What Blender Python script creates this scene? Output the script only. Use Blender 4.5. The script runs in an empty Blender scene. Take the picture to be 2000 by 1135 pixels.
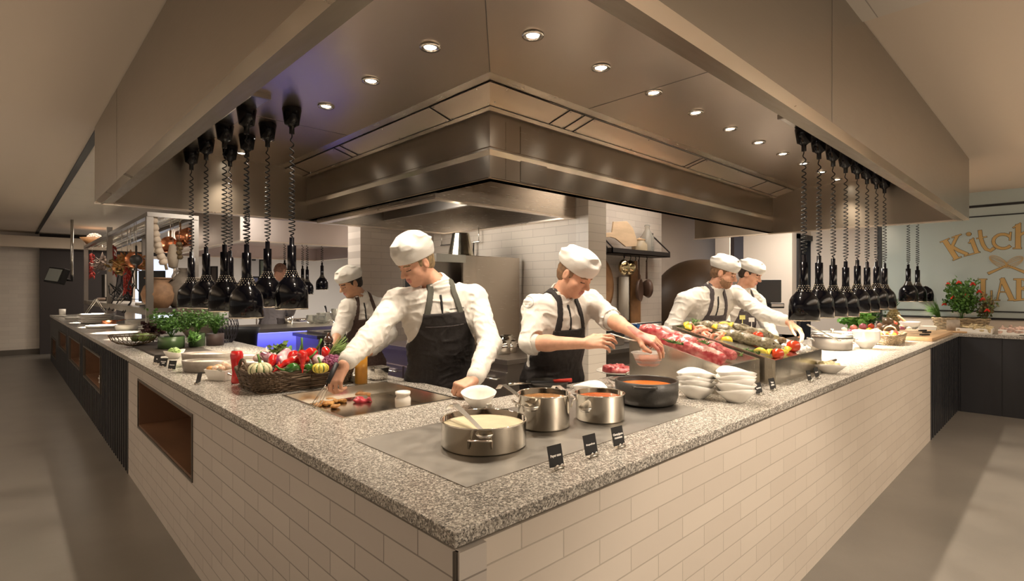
import bpy, bmesh, math, random
import numpy as np
from mathutils import Vector, Matrix, Euler
random.seed(7)
S = bpy.context.scene
COL = S.collection
PI = math.pi
# ---------------------------------------------------------------- camera
CX, CY, CZ = -.699, -.908, 1.44
FPX = 1041.
FW = (.6909, .7229); RT = (.7229, -.6909)
cam = bpy.data.cameras.new('camera'); cam.sensor_width = 36; cam.lens = FPX / 2000 * 36
cam.shift_y = -.00075; cam.clip_start = .05; cam.clip_end = 100
co = bpy.data.objects.new('camera', cam); COL.objects.link(co)
co.location = (CX, CY, CZ); co.rotation_euler = (PI / 2, 0, math.atan2(FW[1], FW[0]) - PI / 2)
S.camera = co
# ---------------------------------------------------------------- world, exposure
W = bpy.data.worlds.new('world'); S.world = W; W.use_nodes = True
W.node_tree.nodes['Background'].inputs[0].default_value = (1, .86, .72, 1)
W.node_tree.nodes['Background'].inputs[1].default_value = .24
S.view_settings.view_transform = 'Standard'; S.view_settings.look = 'None'
S.view_settings.gamma = 1; S.view_settings.exposure = 0.55; S.view_settings.use_curve_mapping = False
def light(kind, name, loc, power, col=(1, .78, .56), size=.1, rot=(0, 0, 0), spot=None, blend=.5, sy=None):
    l = bpy.data.lights.new(name, kind); l.energy = power; l.color = col
    if kind == 'AREA':
        l.size = size
        if sy: l.shape = 'RECTANGLE'; l.size_y = sy
    else: l.shadow_soft_size = size
    if spot: l.spot_size = spot; l.spot_blend = blend
    o = bpy.data.objects.new(name, l); COL.objects.link(o); o.location = loc; o.rotation_euler = rot
    return o
WARM = (1, .84, .67); NEU = (1, .91, .80)
# dining room downlights outside the hood
light('AREA', 'room_light', (-2.4, 2.0, 2.60), 3, WARM, 1.2, sy=5)
light('AREA', 'room_light', (-2.0, 8.0, 2.60), 22, WARM, 1.0, sy=5)
light('AREA', 'room_light', (3.0, -2.3, 2.60), 62, WARM, 5, sy=1.2)
light('AREA', 'room_light', (7.0, -2.6, 2.60), 14, WARM, 2, sy=1.2)
light('SPOT', 'wall_washer', (1.5, -1.25, 2.55), 105, WARM, .05, rot=(.32, 0, 0), spot=1.3, blend=.6)
light('SPOT', 'wall_washer', (4.6, -1.25, 2.55), 30, WARM, .05, rot=(.32, 0, 0), spot=1.2, blend=.6)
# unseen fills added to brighten the ceiling on both sides of the hood
light('AREA', 'ceiling_fill', (-3.4, 3.5, 1.7), 125, WARM, 1.2, rot=(PI, 0, 0), sy=7)
light('AREA', 'ceiling_fill', (4.5, -3.6, 1.7), 150, WARM, 7, rot=(PI, 0, 0), sy=1.2)
# back of house: unseen area fills added to brighten the kitchen
light('AREA', 'kitchen_fill', (5.0, 5.0, 2.62), 45, NEU, 1.5, sy=1.5)
light('AREA', 'kitchen_fill', (5.2, 9.5, 2.62), 420, NEU, 2.5, sy=1.5)
light('AREA', 'kitchen_fill', (6.9, 1.7, 2.6), 40, NEU, 1.0, sy=.6)
light('AREA', 'kitchen_fill', (1.5, 12.6, 2.62), 50, WARM, 2.5, sy=1.5)
light('AREA', 'kitchen_fill', (4.3, 2.0, 2.6), 12, NEU, 1.6, sy=.5)
light('SPOT', 'range_wall_fill', (1.75, 3.0, 2.05), 38, NEU, .25, rot=(0, -1.15, 0), spot=2.3, blend=.8)  # added spot without a fixture, aimed to brighten the brick wall
light('AREA', 'kitchen_fill', (1.5, 5.3, 2.66), 30, NEU, 1.2, sy=.8)
# ---------------------------------------------------------------- placement helpers (photo ray -> world point at a distance / on a plane)
def _d(px, py):
    a = (px - 1000) / FPX; b = (566 - py) / FPX
    return FW[0] + a * RT[0], FW[1] + a * RT[1], b
def at(px, py, t):
    d = _d(px, py); return Vector((CX + t * d[0], CY + t * d[1], CZ + t * d[2]))
def onX(px, py, X): d = _d(px, py); return at(px, py, (X - CX) / d[0])
def onY(px, py, Y): d = _d(px, py); return at(px, py, (Y - CY) / d[1])
def onZ(px, py, Z): d = _d(px, py); return at(px, py, (Z - CZ) / d[2])
VR = Vector((RT[0], RT[1], 0)); VF = Vector((FW[0], FW[1], 0)); UP = Vector((0, 0, 1))
def vw(r, f, u): return VR * r + VF * f + UP * u      # direction in view-aligned axes
# ---------------------------------------------------------------- materials
MATS = {}
def nt(m): return m.node_tree.nodes, m.node_tree.links
def mat(name, col, rough=.6, metal=0., noise=0., nscale=8., bump=0., bscale=60., emit=None, es=0., spec=.5, trans=0., ior=1.45, coat=0., col2=None, stretch=None, sss=0., alpha=1.):
    if name in MATS: return MATS[name]
    m = bpy.data.materials.new(name); m.use_nodes = True; N, L = nt(m); b = N['Principled BSDF']
    b.inputs['Base Color'].default_value = (*col, 1); b.inputs['Roughness'].default_value = rough; b.inputs['Metallic'].default_value = metal
    b.inputs['Specular IOR Level'].default_value = spec; b.inputs['IOR'].default_value = ior
    if trans: b.inputs['Transmission Weight'].default_value = trans
    if coat: b.inputs['Coat Weight'].default_value = coat; b.inputs['Coat Roughness'].default_value = .08
    if sss: b.inputs['Subsurface Weight'].default_value = sss; b.inputs['Subsurface Radius'].default_value = (.02, .008, .004)
    if alpha < 1: b.inputs['Alpha'].default_value = alpha
    if emit: b.inputs['Emission Color'].default_value = (*emit, 1); b.inputs['Emission Strength'].default_value = es
    if noise or bump or col2:
        tc = N.new('ShaderNodeTexCoord'); mp = N.new('ShaderNodeMapping'); L.new(tc.outputs['Object'], mp.inputs[0])
        if stretch: mp.inputs['Scale'].default_value = stretch
    if noise or col2:
        n = N.new('ShaderNodeTexNoise'); n.inputs['Scale'].default_value = nscale; n.inputs['Detail'].default_value = 5
        L.new(mp.outputs[0], n.inputs['Vector'])
        r = N.new('ShaderNodeValToRGB'); L.new(n.outputs[0], r.inputs[0])
        c2 = col2 if col2 else tuple(max(0, c * (1 - noise)) for c in col)
        r.color_ramp.elements[0].color = (*c2, 1); r.color_ramp.elements[1].color = (*col, 1)
        r.color_ramp.elements[0].position = .38; r.color_ramp.elements[1].position = .62
        L.new(r.outputs[0], b.inputs['Base Color'])
    if bump:
        n = N.new('ShaderNodeTexNoise'); n.inputs['Scale'].default_value = bscale; n.inputs['Detail'].default_value = 4
        L.new(mp.outputs[0], n.inputs['Vector'])
        bp = N.new('ShaderNodeBump'); bp.inputs['Strength'].default_value = bump; bp.inputs['Distance'].default_value = .01
        L.new(n.outputs[0], bp.inputs['Height']); L.new(bp.outputs[0], b.inputs['Normal'])
    MATS[name] = m; return m
def steel(name, col=(.62, .58, .52), rough=.3, sc=(1.2, 1.2, 40), amt=.08, aniso=0., tan=None, fb=.06, wv=.22):
    # brushed stainless: fine horizontal streaks in roughness and a soft large-scale waviness
    if name in MATS: return MATS[name]
    m = bpy.data.materials.new(name); m.use_nodes = True; N, L = nt(m); b = N['Principled BSDF']
    b.inputs['Metallic'].default_value = 1; b.inputs['Base Color'].default_value = (*col, 1)
    tc = N.new('ShaderNodeTexCoord'); mp = N.new('ShaderNodeMapping'); mp.inputs['Scale'].default_value = sc
    L.new(tc.outputs['Object'], mp.inputs[0])
    n = N.new('ShaderNodeTexNoise'); n.inputs['Scale'].default_value = 6; n.inputs['Detail'].default_value = 6; L.new(mp.outputs[0], n.inputs['Vector'])
    r = N.new('ShaderNodeMapRange'); r.inputs['To Min'].default_value = rough - amt; r.inputs['To Max'].default_value = rough + amt
    L.new(n.outputs[0], r.inputs[0]); L.new(r.outputs[0], b.inputs['Roughness'])
    n2 = N.new('ShaderNodeTexNoise'); n2.inputs['Scale'].default_value = 1.6; n2.inputs['Detail'].default_value = 2; L.new(tc.outputs['Object'], n2.inputs['Vector'])
    bp = N.new('ShaderNodeBump'); bp.inputs['Strength'].default_value = wv; bp.inputs['Distance'].default_value = .03
    L.new(n2.outputs[0], bp.inputs['Height'])
    bp2 = N.new('ShaderNodeBump'); bp2.inputs['Strength'].default_value = fb; bp2.inputs['Distance'].default_value = .002
    L.new(n.outputs[0], bp2.inputs['Height']); L.new(bp.outputs[0], bp2.inputs['Normal']); L.new(bp2.outputs[0], b.inputs['Normal'])
    if aniso:
        ge = N.new('ShaderNodeNewGeometry')
        if tan:
            cv = N.new('ShaderNodeCombineXYZ'); [setattr(cv.inputs[i_], 'default_value', tan[i_]) for i_ in range(3)]; L.new(cv.outputs[0], b.inputs['Tangent'])
        vm = N.new('ShaderNodeVectorMath'); vm.operation = 'CROSS_PRODUCT'; vm.inputs[1].default_value = (0, 0, 1)
        L.new(ge.outputs['Normal'], vm.inputs[0])
        if not tan: L.new(vm.outputs[0], b.inputs['Tangent'])
        b.inputs['Anisotropic'].default_value = aniso; b.inputs['Anisotropic Rotation'].default_value = .25
    MATS[name] = m; return m
def brick(name, c1, c2, mortar, axis, w=.312, h=.075, off=(0, 0), rough=.35, mort=.0025, bump=.35):
    if name in MATS: return MATS[name]
    m = bpy.data.materials.new(name); m.use_nodes = True; N, L = nt(m); b = N['Principled BSDF']
    tc = N.new('ShaderNodeTexCoord'); sp = N.new('ShaderNodeSeparateXYZ'); cb = N.new('ShaderNodeCombineXYZ')
    L.new(tc.outputs['Object'], sp.inputs[0]); L.new(sp.outputs[axis], cb.inputs[0]); L.new(sp.outputs[2], cb.inputs[1])
    mp = N.new('ShaderNodeMapping'); mp.inputs['Location'].default_value = (off[0], off[1], 0); L.new(cb.outputs[0], mp.inputs[0])
    t = N.new('ShaderNodeTexBrick'); L.new(mp.outputs[0], t.inputs[0])
    t.inputs['Scale'].default_value = 1; t.inputs['Brick Width'].default_value = w; t.inputs['Row Height'].default_value = h
    t.inputs['Mortar Size'].default_value = mort; t.inputs['Mortar Smooth'].default_value = .3
    t.inputs['Color1'].default_value = (*c1, 1); t.inputs['Color2'].default_value = (*c2, 1); t.inputs['Mortar'].default_value = (*mortar, 1)
    L.new(t.outputs[0], b.inputs['Base Color']); b.inputs['Roughness'].default_value = rough
    n = N.new('ShaderNodeTexNoise'); n.inputs['Scale'].default_value = 18; L.new(tc.outputs['Object'], n.inputs['Vector'])
    mx = N.new('ShaderNodeMath'); mx.operation = 'MULTIPLY_ADD'; L.new(n.outputs[0], mx.inputs[0]); mx.inputs[1].default_value = .18
    iv = N.new('ShaderNodeMath'); iv.operation = 'MULTIPLY'; iv.inputs[1].default_value = -1; L.new(t.outputs['Fac'], iv.inputs[0]); L.new(iv.outputs[0], mx.inputs[2])
    bp = N.new('ShaderNodeBump'); bp.inputs['Strength'].default_value = bump; bp.inputs['Distance'].default_value = .006
    L.new(mx.outputs[0], bp.inputs['Height']); L.new(bp.outputs[0], b.inputs['Normal'])
    MATS[name] = m; return m
def granite():
    m = bpy.data.materials.new('granite'); m.use_nodes = True; N, L = nt(m); b = N['Principled BSDF']
    tc = N.new('ShaderNodeTexCoord')
    v = N.new('ShaderNodeTexVoronoi'); v.inputs['Scale'].default_value = 215; L.new(tc.outputs['Object'], v.inputs['Vector'])
    r = N.new('ShaderNodeValToRGB'); e = r.color_ramp.elements; r.color_ramp.interpolation = 'CONSTANT'
    sx = N.new('ShaderNodeSeparateColor'); L.new(v.outputs['Color'], sx.inputs[0]); L.new(sx.outputs[0], r.inputs[0])
    e[0].position = 0; e[0].color = (.03, .028, .025, 1); e[1].position = .22; e[1].color = (.15, .135, .115, 1)
    for p, c in ((.42, (.30, .27, .235)), (.64, (.54, .50, .44)), (.86, (.8, .77, .70))):
        x = e.new(p); x.color = (*c, 1)
    n = N.new('ShaderNodeTexNoise'); n.inputs['Scale'].default_value = 300; n.inputs['Detail'].default_value = 2; L.new(tc.outputs['Object'], n.inputs['Vector'])
    mx = N.new('ShaderNodeMix'); mx.data_type = 'RGBA'; mx.inputs[0].default_value = .35
    r2 = N.new('ShaderNodeValToRGB'); L.new(n.outputs[0], r2.inputs[0]); r2.color_ramp.elements[0].position = .4; r2.color_ramp.elements[1].position = .6
    r2.color_ramp.elements[0].color = (.1, .09, .08, 1); r2.color_ramp.elements[1].color = (.75, .71, .64, 1)
    L.new(r.outputs[0], mx.inputs[6]); L.new(r2.outputs[0], mx.inputs[7]); L.new(mx.outputs[2], b.inputs['Base Color'])
    b.inputs['Roughness'].default_value = .22
    MATS['granite'] = m; return m
# ---------------------------------------------------------------- mesh builder
class MB:
    def __init__(s): s.v = []; s.f = []; s.m = []; s.sm = []
    def add(s, v, f, mi=0, smooth=False):
        n = len(s.v); s.v += [tuple(p) for p in v]; s.f += [tuple(i + n for i in q) for q in f]; s.m += [mi] * len(f); s.sm += [smooth] * len(f); return s
    def box(s, a, b, mi=0):
        x0, x1 = sorted((a[0], b[0])); y0, y1 = sorted((a[1], b[1])); z0, z1 = sorted((a[2], b[2]))
        return s.add([(x0, y0, z0), (x1, y0, z0), (x1, y1, z0), (x0, y1, z0), (x0, y0, z1), (x1, y0, z1), (x1, y1, z1), (x0, y1, z1)],
                     [(0, 3, 2, 1), (4, 5, 6, 7), (0, 1, 5, 4), (1, 2, 6, 5), (2, 3, 7, 6), (3, 0, 4, 7)], mi)
    def hexa(s, p, mi=0):   # 8 points, bottom ring then top ring
        return s.add(p, [(0, 3, 2, 1), (4, 5, 6, 7), (0, 1, 5, 4), (1, 2, 6, 5), (2, 3, 7, 6), (3, 0, 4, 7)], mi)
    def lathe(s, prof, c=(0, 0, 0), n=28, mi=0, smooth=True, M=None, closed=False, sx=1, sy=1):
        vs = []; fs = []; ids = []
        for r, z in prof:
            if r < 1e-5: ids.append([len(vs)]); vs.append((0, 0, z))
            else:
                ids.append(list(range(len(vs), len(vs) + n)))
                vs += [(r * sx * math.cos(2 * PI * i / n), r * sy * math.sin(2 * PI * i / n), z) for i in range(n)]
        for a, b in zip(ids[:-1], ids[1:]):
            for i in range(n):
                j = (i + 1) % n
                if len(a) == 1 and len(b) == 1: continue
                if len(a) == 1: fs.append((a[0], b[j], b[i]))
                elif len(b) == 1: fs.append((a[i], a[j], b[0]))
                else: fs.append((a[i], a[j], b[j], b[i]))
        c = Vector(c)
        if M is not None: vs = [M @ Vector(p) + c for p in vs]
        else: vs = [Vector(p) + c for p in vs]
        return s.add(vs, fs, mi, smooth)
    def tube(s, pts, r, n=8, mi=0, cap=True, closed=False):
        pts = [Vector(p) for p in pts]; k = len(pts)
        rs = r if isinstance(r, (list, tuple)) else [r] * k
        vs = []; fs = []; up = None
        for i, p in enumerate(pts):
            if closed: d = pts[(i + 1) % k] - pts[i - 1]
            else: d = pts[min(i + 1, k - 1)] - pts[max(i - 1, 0)]
            if d.length < 1e-9: d = Vector((0, 0, 1))
            d.normalize()
            if up is None: up = d.orthogonal().normalized()
            else:
                up = up - d * up.dot(d)
                up = up.normalized() if up.length > 1e-6 else d.orthogonal().normalized()
            w = d.cross(up)
            for j in range(n):
                a = 2 * PI * j / n; vs.append(p + (up * math.cos(a) + w * math.sin(a)) * rs[i])
        rng = k if closed else k - 1
        for i in range(rng):
            for j in range(n):
                a = i * n + j; b = i * n + (j + 1) % n; i2 = (i + 1) % k
                fs.append((a, b, i2 * n + (j + 1) % n, i2 * n + j))
        if cap and not closed:
            fs.append(tuple(reversed(range(n)))); fs.append(tuple(range((k - 1) * n, k * n)))
        return s.add(vs, fs, mi, True)
    def prism(s, poly, z0, z1, mi=0, M=None):   # poly xy extruded along z (local), optional transform
        n = len(poly); vs = [Vector((x, y, z0)) for x, y in poly] + [Vector((x, y, z1)) for x, y in poly]
        if M is not None: vs = [M @ v for v in vs]
        return s.add(vs, [tuple(reversed(range(n))), tuple(range(n, 2 * n))] + [(i, (i + 1) % n, n + (i + 1) % n, n + i) for i in range(n)], mi)
    def ball(s, c, r, n=12, mi=0, M=None):
        rx, ry, rz = r if isinstance(r, (tuple, list)) else (r, r, r)
        prof = [(math.sin(PI * i / (n // 2 + 2)), -math.cos(PI * i / (n // 2 + 2))) for i in range(n // 2 + 3)]
        Sc = Matrix.Diagonal((rx, ry, rz)); 
        return s.lathe(prof, c, n, mi, True, (M @ Sc) if M is not None else Sc)
def obj(name, mb, m, parent=None, bevel=0., loc=None, rot=None, subsurf=0, seg=2):
    me = bpy.data.meshes.new(name); me.from_pydata([tuple(v) for v in mb.v], [], mb.f); me.update()
    ms = m if isinstance(m, (list, tuple)) else [m]
    for x in ms: me.materials.append(x)
    for p, i, sm in zip(me.polygons, mb.m, mb.sm): p.material_index = i; p.use_smooth = sm
    o = bpy.data.objects.new(name, me); COL.objects.link(o)
    if loc is not None: o.location = loc
    if rot is not None: o.rotation_euler = rot
    if parent is not None: o.parent = parent
    if bevel:
        b = o.modifiers.new('bevel', 'BEVEL'); b.width = bevel; b.segments = seg; b.limit_method = 'ANGLE'; b.angle_limit = .6
    if subsurf: o.modifiers.new('sub', 'SUBSURF').render_levels = subsurf; o.modifiers['sub'].levels = subsurf
    return o
def tag(o, label, cat, group=None, kind=None):
    o['label'] = label; o['category'] = cat
    if group: o['group'] = group
    if kind: o['kind'] = kind
    return o
def thing(name, label, cat, loc=(0, 0, 0), rz=0, group=None):
    o = bpy.data.objects.new(name, None); COL.objects.link(o); o.location = loc; o.rotation_euler = (0, 0, rz); o.empty_display_size = .05
    return tag(o, label, cat, group)
def struct(name, mb, m, parent=None, **k):
    o = obj(name, mb, m, parent, **k)
    if parent is None: o['kind'] = 'structure'
    return o
def dup(root, loc=None, rz=None, label=None, group=None, scale=None):
    r = root.copy(); COL.objects.link(r)
    if loc is not None: r.location = loc
    if rz is not None: r.rotation_euler = (r.rotation_euler[0], r.rotation_euler[1], rz)
    if scale is not None: r.scale = (scale,) * 3 if not isinstance(scale, tuple) else scale
    if label: r['label'] = label
    if group: r['group'] = group
    for ch in list(root.children):
        c = ch.copy(); COL.objects.link(c); c.parent = r
        for g in list(ch.children):
            d = g.copy(); COL.objects.link(d); d.parent = c
    return r
def slab(us, vs, keep, w0, w1, axes, mi=0, mb=None):
    # union of grid cells in the (u,v) plane with thickness w0..w1; axes gives where u,v,w go in xyz. Only outer faces.
    mb = mb or MB()
    def P(u, v, w):
        p = [0, 0, 0]; p[axes[0]] = u; p[axes[1]] = v; p[axes[2]] = w; return tuple(p)
    K = lambda i, j: 0 <= i < len(us) - 1 and 0 <= j < len(vs) - 1 and keep((us[i] + us[i + 1]) / 2, (vs[j] + vs[j + 1]) / 2)
    for i in range(len(us) - 1):
        for j in range(len(vs) - 1):
            if not K(i, j): continue
            a, b, c, d = us[i], us[i + 1], vs[j], vs[j + 1]
            for w in (w0, w1): mb.add([P(a, c, w), P(b, c, w), P(b, d, w), P(a, d, w)], [(0, 1, 2, 3)], mi)
            for (di, dj, q) in ((-1, 0, ((a, c), (a, d))), (1, 0, ((b, c), (b, d))), (0, -1, ((a, c), (b, c))), (0, 1, ((a, d), (b, d)))):
                if not K(i + di, j + dj):
                    (u0, v0), (u1, v1) = q; mb.add([P(u0, v0, w0), P(u1, v1, w0), P(u1, v1, w1), P(u0, v0, w1)], [(0, 1, 2, 3)], mi)
    return mb
def fixn(o):
    bm = bmesh.new(); bm.from_mesh(o.data); bmesh.ops.remove_doubles(bm, verts=bm.verts, dist=1e-5); bmesh.ops.recalc_face_normals(bm, faces=bm.faces); bm.to_mesh(o.data); bm.free(); return o
def text(name, s, size, m, parent, loc, rot, ext=.0006, align='CENTER', sp=1.0, bold=0.):
    cu = bpy.data.curves.new(name, 'FONT'); cu.body = s; cu.size = size; cu.extrude = ext; cu.align_x = align; cu.align_y = 'CENTER'; cu.space_character = sp; cu.offset = bold; cu.resolution_u = 2
    tmp = bpy.data.objects.new(name, cu); COL.objects.link(tmp); bpy.context.view_layer.update()
    me = bpy.data.meshes.new_from_object(tmp.evaluated_get(bpy.context.evaluated_depsgraph_get())); bpy.data.objects.remove(tmp)
    me.materials.clear(); me.materials.append(m)
    o = bpy.data.objects.new(name, me); COL.objects.link(o); o.location = loc; o.rotation_euler = rot
    if parent: o.parent = parent
    return o
# ---------------------------------------------------------------- implicit surfaces: smooth unions turned into one continuous mesh
def vnoise(p, sc, seed=0):
    q = p * sc + 100.; i = np.floor(q).astype(np.int64); f = q - i; f = f * f * (3 - 2 * f)
    def h(a):
        n = (a[..., 0] * 73856093) ^ (a[..., 1] * 19349663) ^ (a[..., 2] * 83492791) ^ (seed * 2654435)
        n = (n ^ (n >> 13)) * 1274126177; return ((n ^ (n >> 16)) & 65535) / 32767.5 - 1
    r = 0
    for dx in (0, 1):
        for dy in (0, 1):
            for dz in (0, 1):
                w = (f[..., 0] if dx else 1 - f[..., 0]) * (f[..., 1] if dy else 1 - f[..., 1]) * (f[..., 2] if dz else 1 - f[..., 2])
                r = r + w * h(i + np.array([dx, dy, dz]))
    return r
class SDF:
    def __init__(s, lo, hi, res):
        s.lo = np.array(lo, float); s.res = res; s.n = np.maximum(4, np.ceil((np.array(hi, float) - s.lo) / res).astype(int) + 1)
        s.f = np.full(s.n, .5, np.float32)
    def win(s, lo, hi):
        a = np.clip(np.floor((lo - s.lo) / s.res).astype(int), 0, s.n - 1); b = np.clip(np.ceil((hi - s.lo) / s.res).astype(int) + 1, 1, s.n)
        if np.any(b <= a): return None
        g = [((np.arange(a[i], b[i]) * s.res) + s.lo[i]).astype(np.float32) for i in range(3)]
        return (slice(a[0], b[0]), slice(a[1], b[1]), slice(a[2], b[2])), g[0][:, None, None], g[1][None, :, None], g[2][None, None, :]
    def put(s, sl, d, k, op):
        a = s.f[sl]
        if op == 'add':
            if k > 0: h = np.maximum(k - np.abs(a - d), 0) / k; s.f[sl] = np.minimum(a, d) - h * h * k / 4
            else: s.f[sl] = np.minimum(a, d)
        elif op == 'sub':
            d = -d
            if k > 0: h = np.maximum(k - np.abs(a - d), 0) / k; s.f[sl] = np.maximum(a, d) + h * h * k / 4
            else: s.f[sl] = np.maximum(a, d)
    def cap(s, a, b, ra, rb=None, k=.01, op='add'):
        rb = ra if rb is None else rb; a = np.array(a, float); b = np.array(b, float); pad = max(ra, rb) + k + 3 * s.res
        w = s.win(np.minimum(a, b) - pad, np.maximum(a, b) + pad)
        if w is None: return s
        sl, X, Y, Z = w; ab = b - a; L2 = max(float(ab @ ab), 1e-9)
        t = np.clip(((X - a[0]) * ab[0] + (Y - a[1]) * ab[1] + (Z - a[2]) * ab[2]) / L2, 0, 1)
        d = np.sqrt((X - a[0] - t * ab[0]) ** 2 + (Y - a[1] - t * ab[1]) ** 2 + (Z - a[2] - t * ab[2]) ** 2) - (ra + (rb - ra) * t)
        s.put(sl, d, k, op); return s
    def ell(s, c, r, R=None, k=.01, op='add', p=2.):
        c = np.array(c, float); r = np.array(r, float); pad = r.max() * (1.3 if p > 2 else 1) + k + 3 * s.res
        w = s.win(c - pad, c + pad)
        if w is None: return s
        sl, X, Y, Z = w; x = X - c[0]; y = Y - c[1]; z = Z - c[2]
        if R is not None:
            R = np.array(R, float)     # columns = local axes
            x, y, z = (x * R[0, 0] + y * R[1, 0] + z * R[2, 0], x * R[0, 1] + y * R[1, 1] + z * R[2, 1], x * R[0, 2] + y * R[1, 2] + z * R[2, 2])
        if p == 2.:
            k0 = np.sqrt((x / r[0]) ** 2 + (y / r[1]) ** 2 + (z / r[2]) ** 2)
            k1 = np.sqrt((x / r[0] ** 2) ** 2 + (y / r[1] ** 2) ** 2 + (z / r[2] ** 2) ** 2); d = k0 * (k0 - 1) / np.maximum(k1, 1e-6)
        else:
            k0 = (np.abs(x / r[0]) ** p + np.abs(y / r[1]) ** p + np.abs(z / r[2]) ** p) ** (1 / p); d = (k0 - 1) * r.min()
        s.put(sl, d.astype(np.float32), k, op); return s
    def noise(s, amp, sc, seed=0, band=.03, fn=None):
        idx = np.argwhere(np.abs(s.f) < band + abs(amp)); p = idx * s.res + s.lo
        v = fn(p) if fn else vnoise(p * np.array(sc if hasattr(sc, '__len__') else (sc,) * 3), 1., seed)
        s.f[idx[:, 0], idx[:, 1], idx[:, 2]] += (amp * v).astype(np.float32); return s
    def clip(s, fn, band=.08):   # intersect with region fn(p)<0
        idx = np.argwhere(s.f < band); p = idx * s.res + s.lo; a = s.f[idx[:, 0], idx[:, 1], idx[:, 2]]
        s.f[idx[:, 0], idx[:, 1], idx[:, 2]] = np.maximum(a, fn(p)); return s
    def build(s, name, mats, parent=None, mfn=None, offset=(0, 0, 0)):
        f = s.f; f[0] = f[-1] = .5; f[:, 0] = f[:, -1] = .5; f[:, :, 0] = f[:, :, -1] = .5
        I = f < 0; nx, ny, nz = s.n
        cnt = np.zeros((nx - 1, ny - 1, nz - 1), np.uint8)
        for a in (0, 1):
            for b in (0, 1):
                for c in (0, 1): cnt += I[a:nx - 1 + a, b:ny - 1 + b, c:nz - 1 + c]
        cells = np.argwhere((cnt > 0) & (cnt < 8)); vid = np.full(cnt.shape, -1, np.int32); vid[tuple(cells.T)] = np.arange(len(cells))
        cr = [(a, b, c) for a in (0, 1) for b in (0, 1) for c in (0, 1)]
        val = {q: f[cells[:, 0] + q[0], cells[:, 1] + q[1], cells[:, 2] + q[2]].astype(float) for q in cr}
        acc = np.zeros((len(cells), 3)); num = np.zeros(len(cells))
        for q in cr:
            for ax in range(3):
                if q[ax]: continue
                q2 = list(q); q2[ax] = 1; q2 = tuple(q2); u, v = val[q], val[q2]; m = (u < 0) != (v < 0)
                t = np.where(m, u / np.where(m, u - v, 1), 0); p = np.tile(np.array(q, float), (len(cells), 1)); p[:, ax] += t
                acc[m] += p[m]; num[m] += 1
        V = (cells + acc / num[:, None]) * s.res + s.lo + np.array(offset)
        Q = []
        for ax in range(3):
            A = [slice(None)] * 3; B = [slice(None)] * 3; A[ax] = slice(0, -1); B[ax] = slice(1, None)
            ch = I[tuple(A)] != I[tuple(B)]; e = np.argwhere(ch); o1, o2 = [(1, 2), (2, 0), (0, 1)][ax]
            e = e[(e[:, o1] > 0) & (e[:, o2] > 0)]; ins = I[tuple(A)][tuple(e.T)]
            def g(d1, d2):
                z = e.copy(); z[:, o1] -= d1; z[:, o2] -= d2; return vid[tuple(z.T)]
            q = np.stack([g(1, 1), g(0, 1), g(0, 0), g(1, 0)], 1); q[~ins] = q[~ins][:, ::-1]; Q.append(q)
        Q = np.concatenate(Q); Q = Q[(Q >= 0).all(1)]
        me = bpy.data.meshes.new(name); me.vertices.add(len(V)); me.vertices.foreach_set('co', V.astype(np.float32).ravel())
        me.loops.add(len(Q) * 4); me.loops.foreach_set('vertex_index', Q.astype(np.int32).ravel())
        me.polygons.add(len(Q)); me.polygons.foreach_set('loop_start', np.arange(0, len(Q) * 4, 4, dtype=np.int32))
        me.polygons.foreach_set('use_smooth', np.ones(len(Q), bool))
        ms = mats if isinstance(mats, (list, tuple)) else [mats]
        for x in ms: me.materials.append(x)
        if mfn: me.polygons.foreach_set('material_index', np.asarray(mfn(V[Q].mean(1) - np.array(offset))).astype(np.int32))
        me.update(calc_edges=True); me.validate()
        o = bpy.data.objects.new(name, me); COL.objects.link(o)
        if parent is not None: o.parent = parent
        return o
# ================================================================ THE SETTING
M_floor = mat('floor_resin', (.20, .185, .165), .32, noise=.12, nscale=2.2, bump=.05, bscale=150)
M_ceil = mat('plaster_ceiling', (.62, .53, .43), .8)
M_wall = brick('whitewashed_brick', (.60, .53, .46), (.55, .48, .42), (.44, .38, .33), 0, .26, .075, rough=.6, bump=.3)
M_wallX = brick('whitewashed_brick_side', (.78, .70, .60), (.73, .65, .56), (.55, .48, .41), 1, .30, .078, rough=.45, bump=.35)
M_plain = mat('plaster_pale', (.66, .58, .50), .75, bump=.05, bscale=30)
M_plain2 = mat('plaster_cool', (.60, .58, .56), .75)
M_brown = mat('plaster_brown', (.36, .29, .235), .75)
M_dark = mat('charcoal_wall', (.035, .028, .028), .6)
M_skirt = mat('skirting_grey', (.10, .085, .07), .5)
M_gran = granite()
M_brickL = brick('white_tile_shade', (.60, .55, .50), (.55, .50, .455), (.30, .265, .235), 1, .312, .0755, off=(.153, -.867 + .0755 * 12 - .018), rough=.3)  # same tile as the right face, its shade put into a darker tone
M_brickR = brick('white_tile_lit', (.68, .61, .53), (.63, .56, .485), (.49, .435, .37), 0, .312, .0755, off=(.10, -.867 + .0755 * 12 - .018), rough=.35)  # same tile, toned lighter for the brighter lit face
M_panel = mat('black_boarding', (.035, .036, .042), .33, noise=.3, nscale=3, stretch=(1, 1, .15))
M_walnut = mat('niche_wood', (.20, .105, .06), .45, noise=.35, nscale=4, stretch=(1, .3, 1))
M_niched = mat('niche_dark', (.06, .035, .025), .6)
M_black = mat('black_gloss', (.004, .004, .007), .12, coat=1.)
M_blackm = mat('black_matte', (.012, .012, .013), .55)
M_steel = steel('brushed_steel', (.60, .54, .47), .26, aniso=.6, fb=.015, amt=.04, wv=.14)
M_steelc = steel('brushed_steel_ceiling', (.70, .61, .53), .30, sc=(1.5, 1.5, 1.5), amt=.015, aniso=.6, tan=(0, 1, 0), fb=0., wv=.07)
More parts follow.
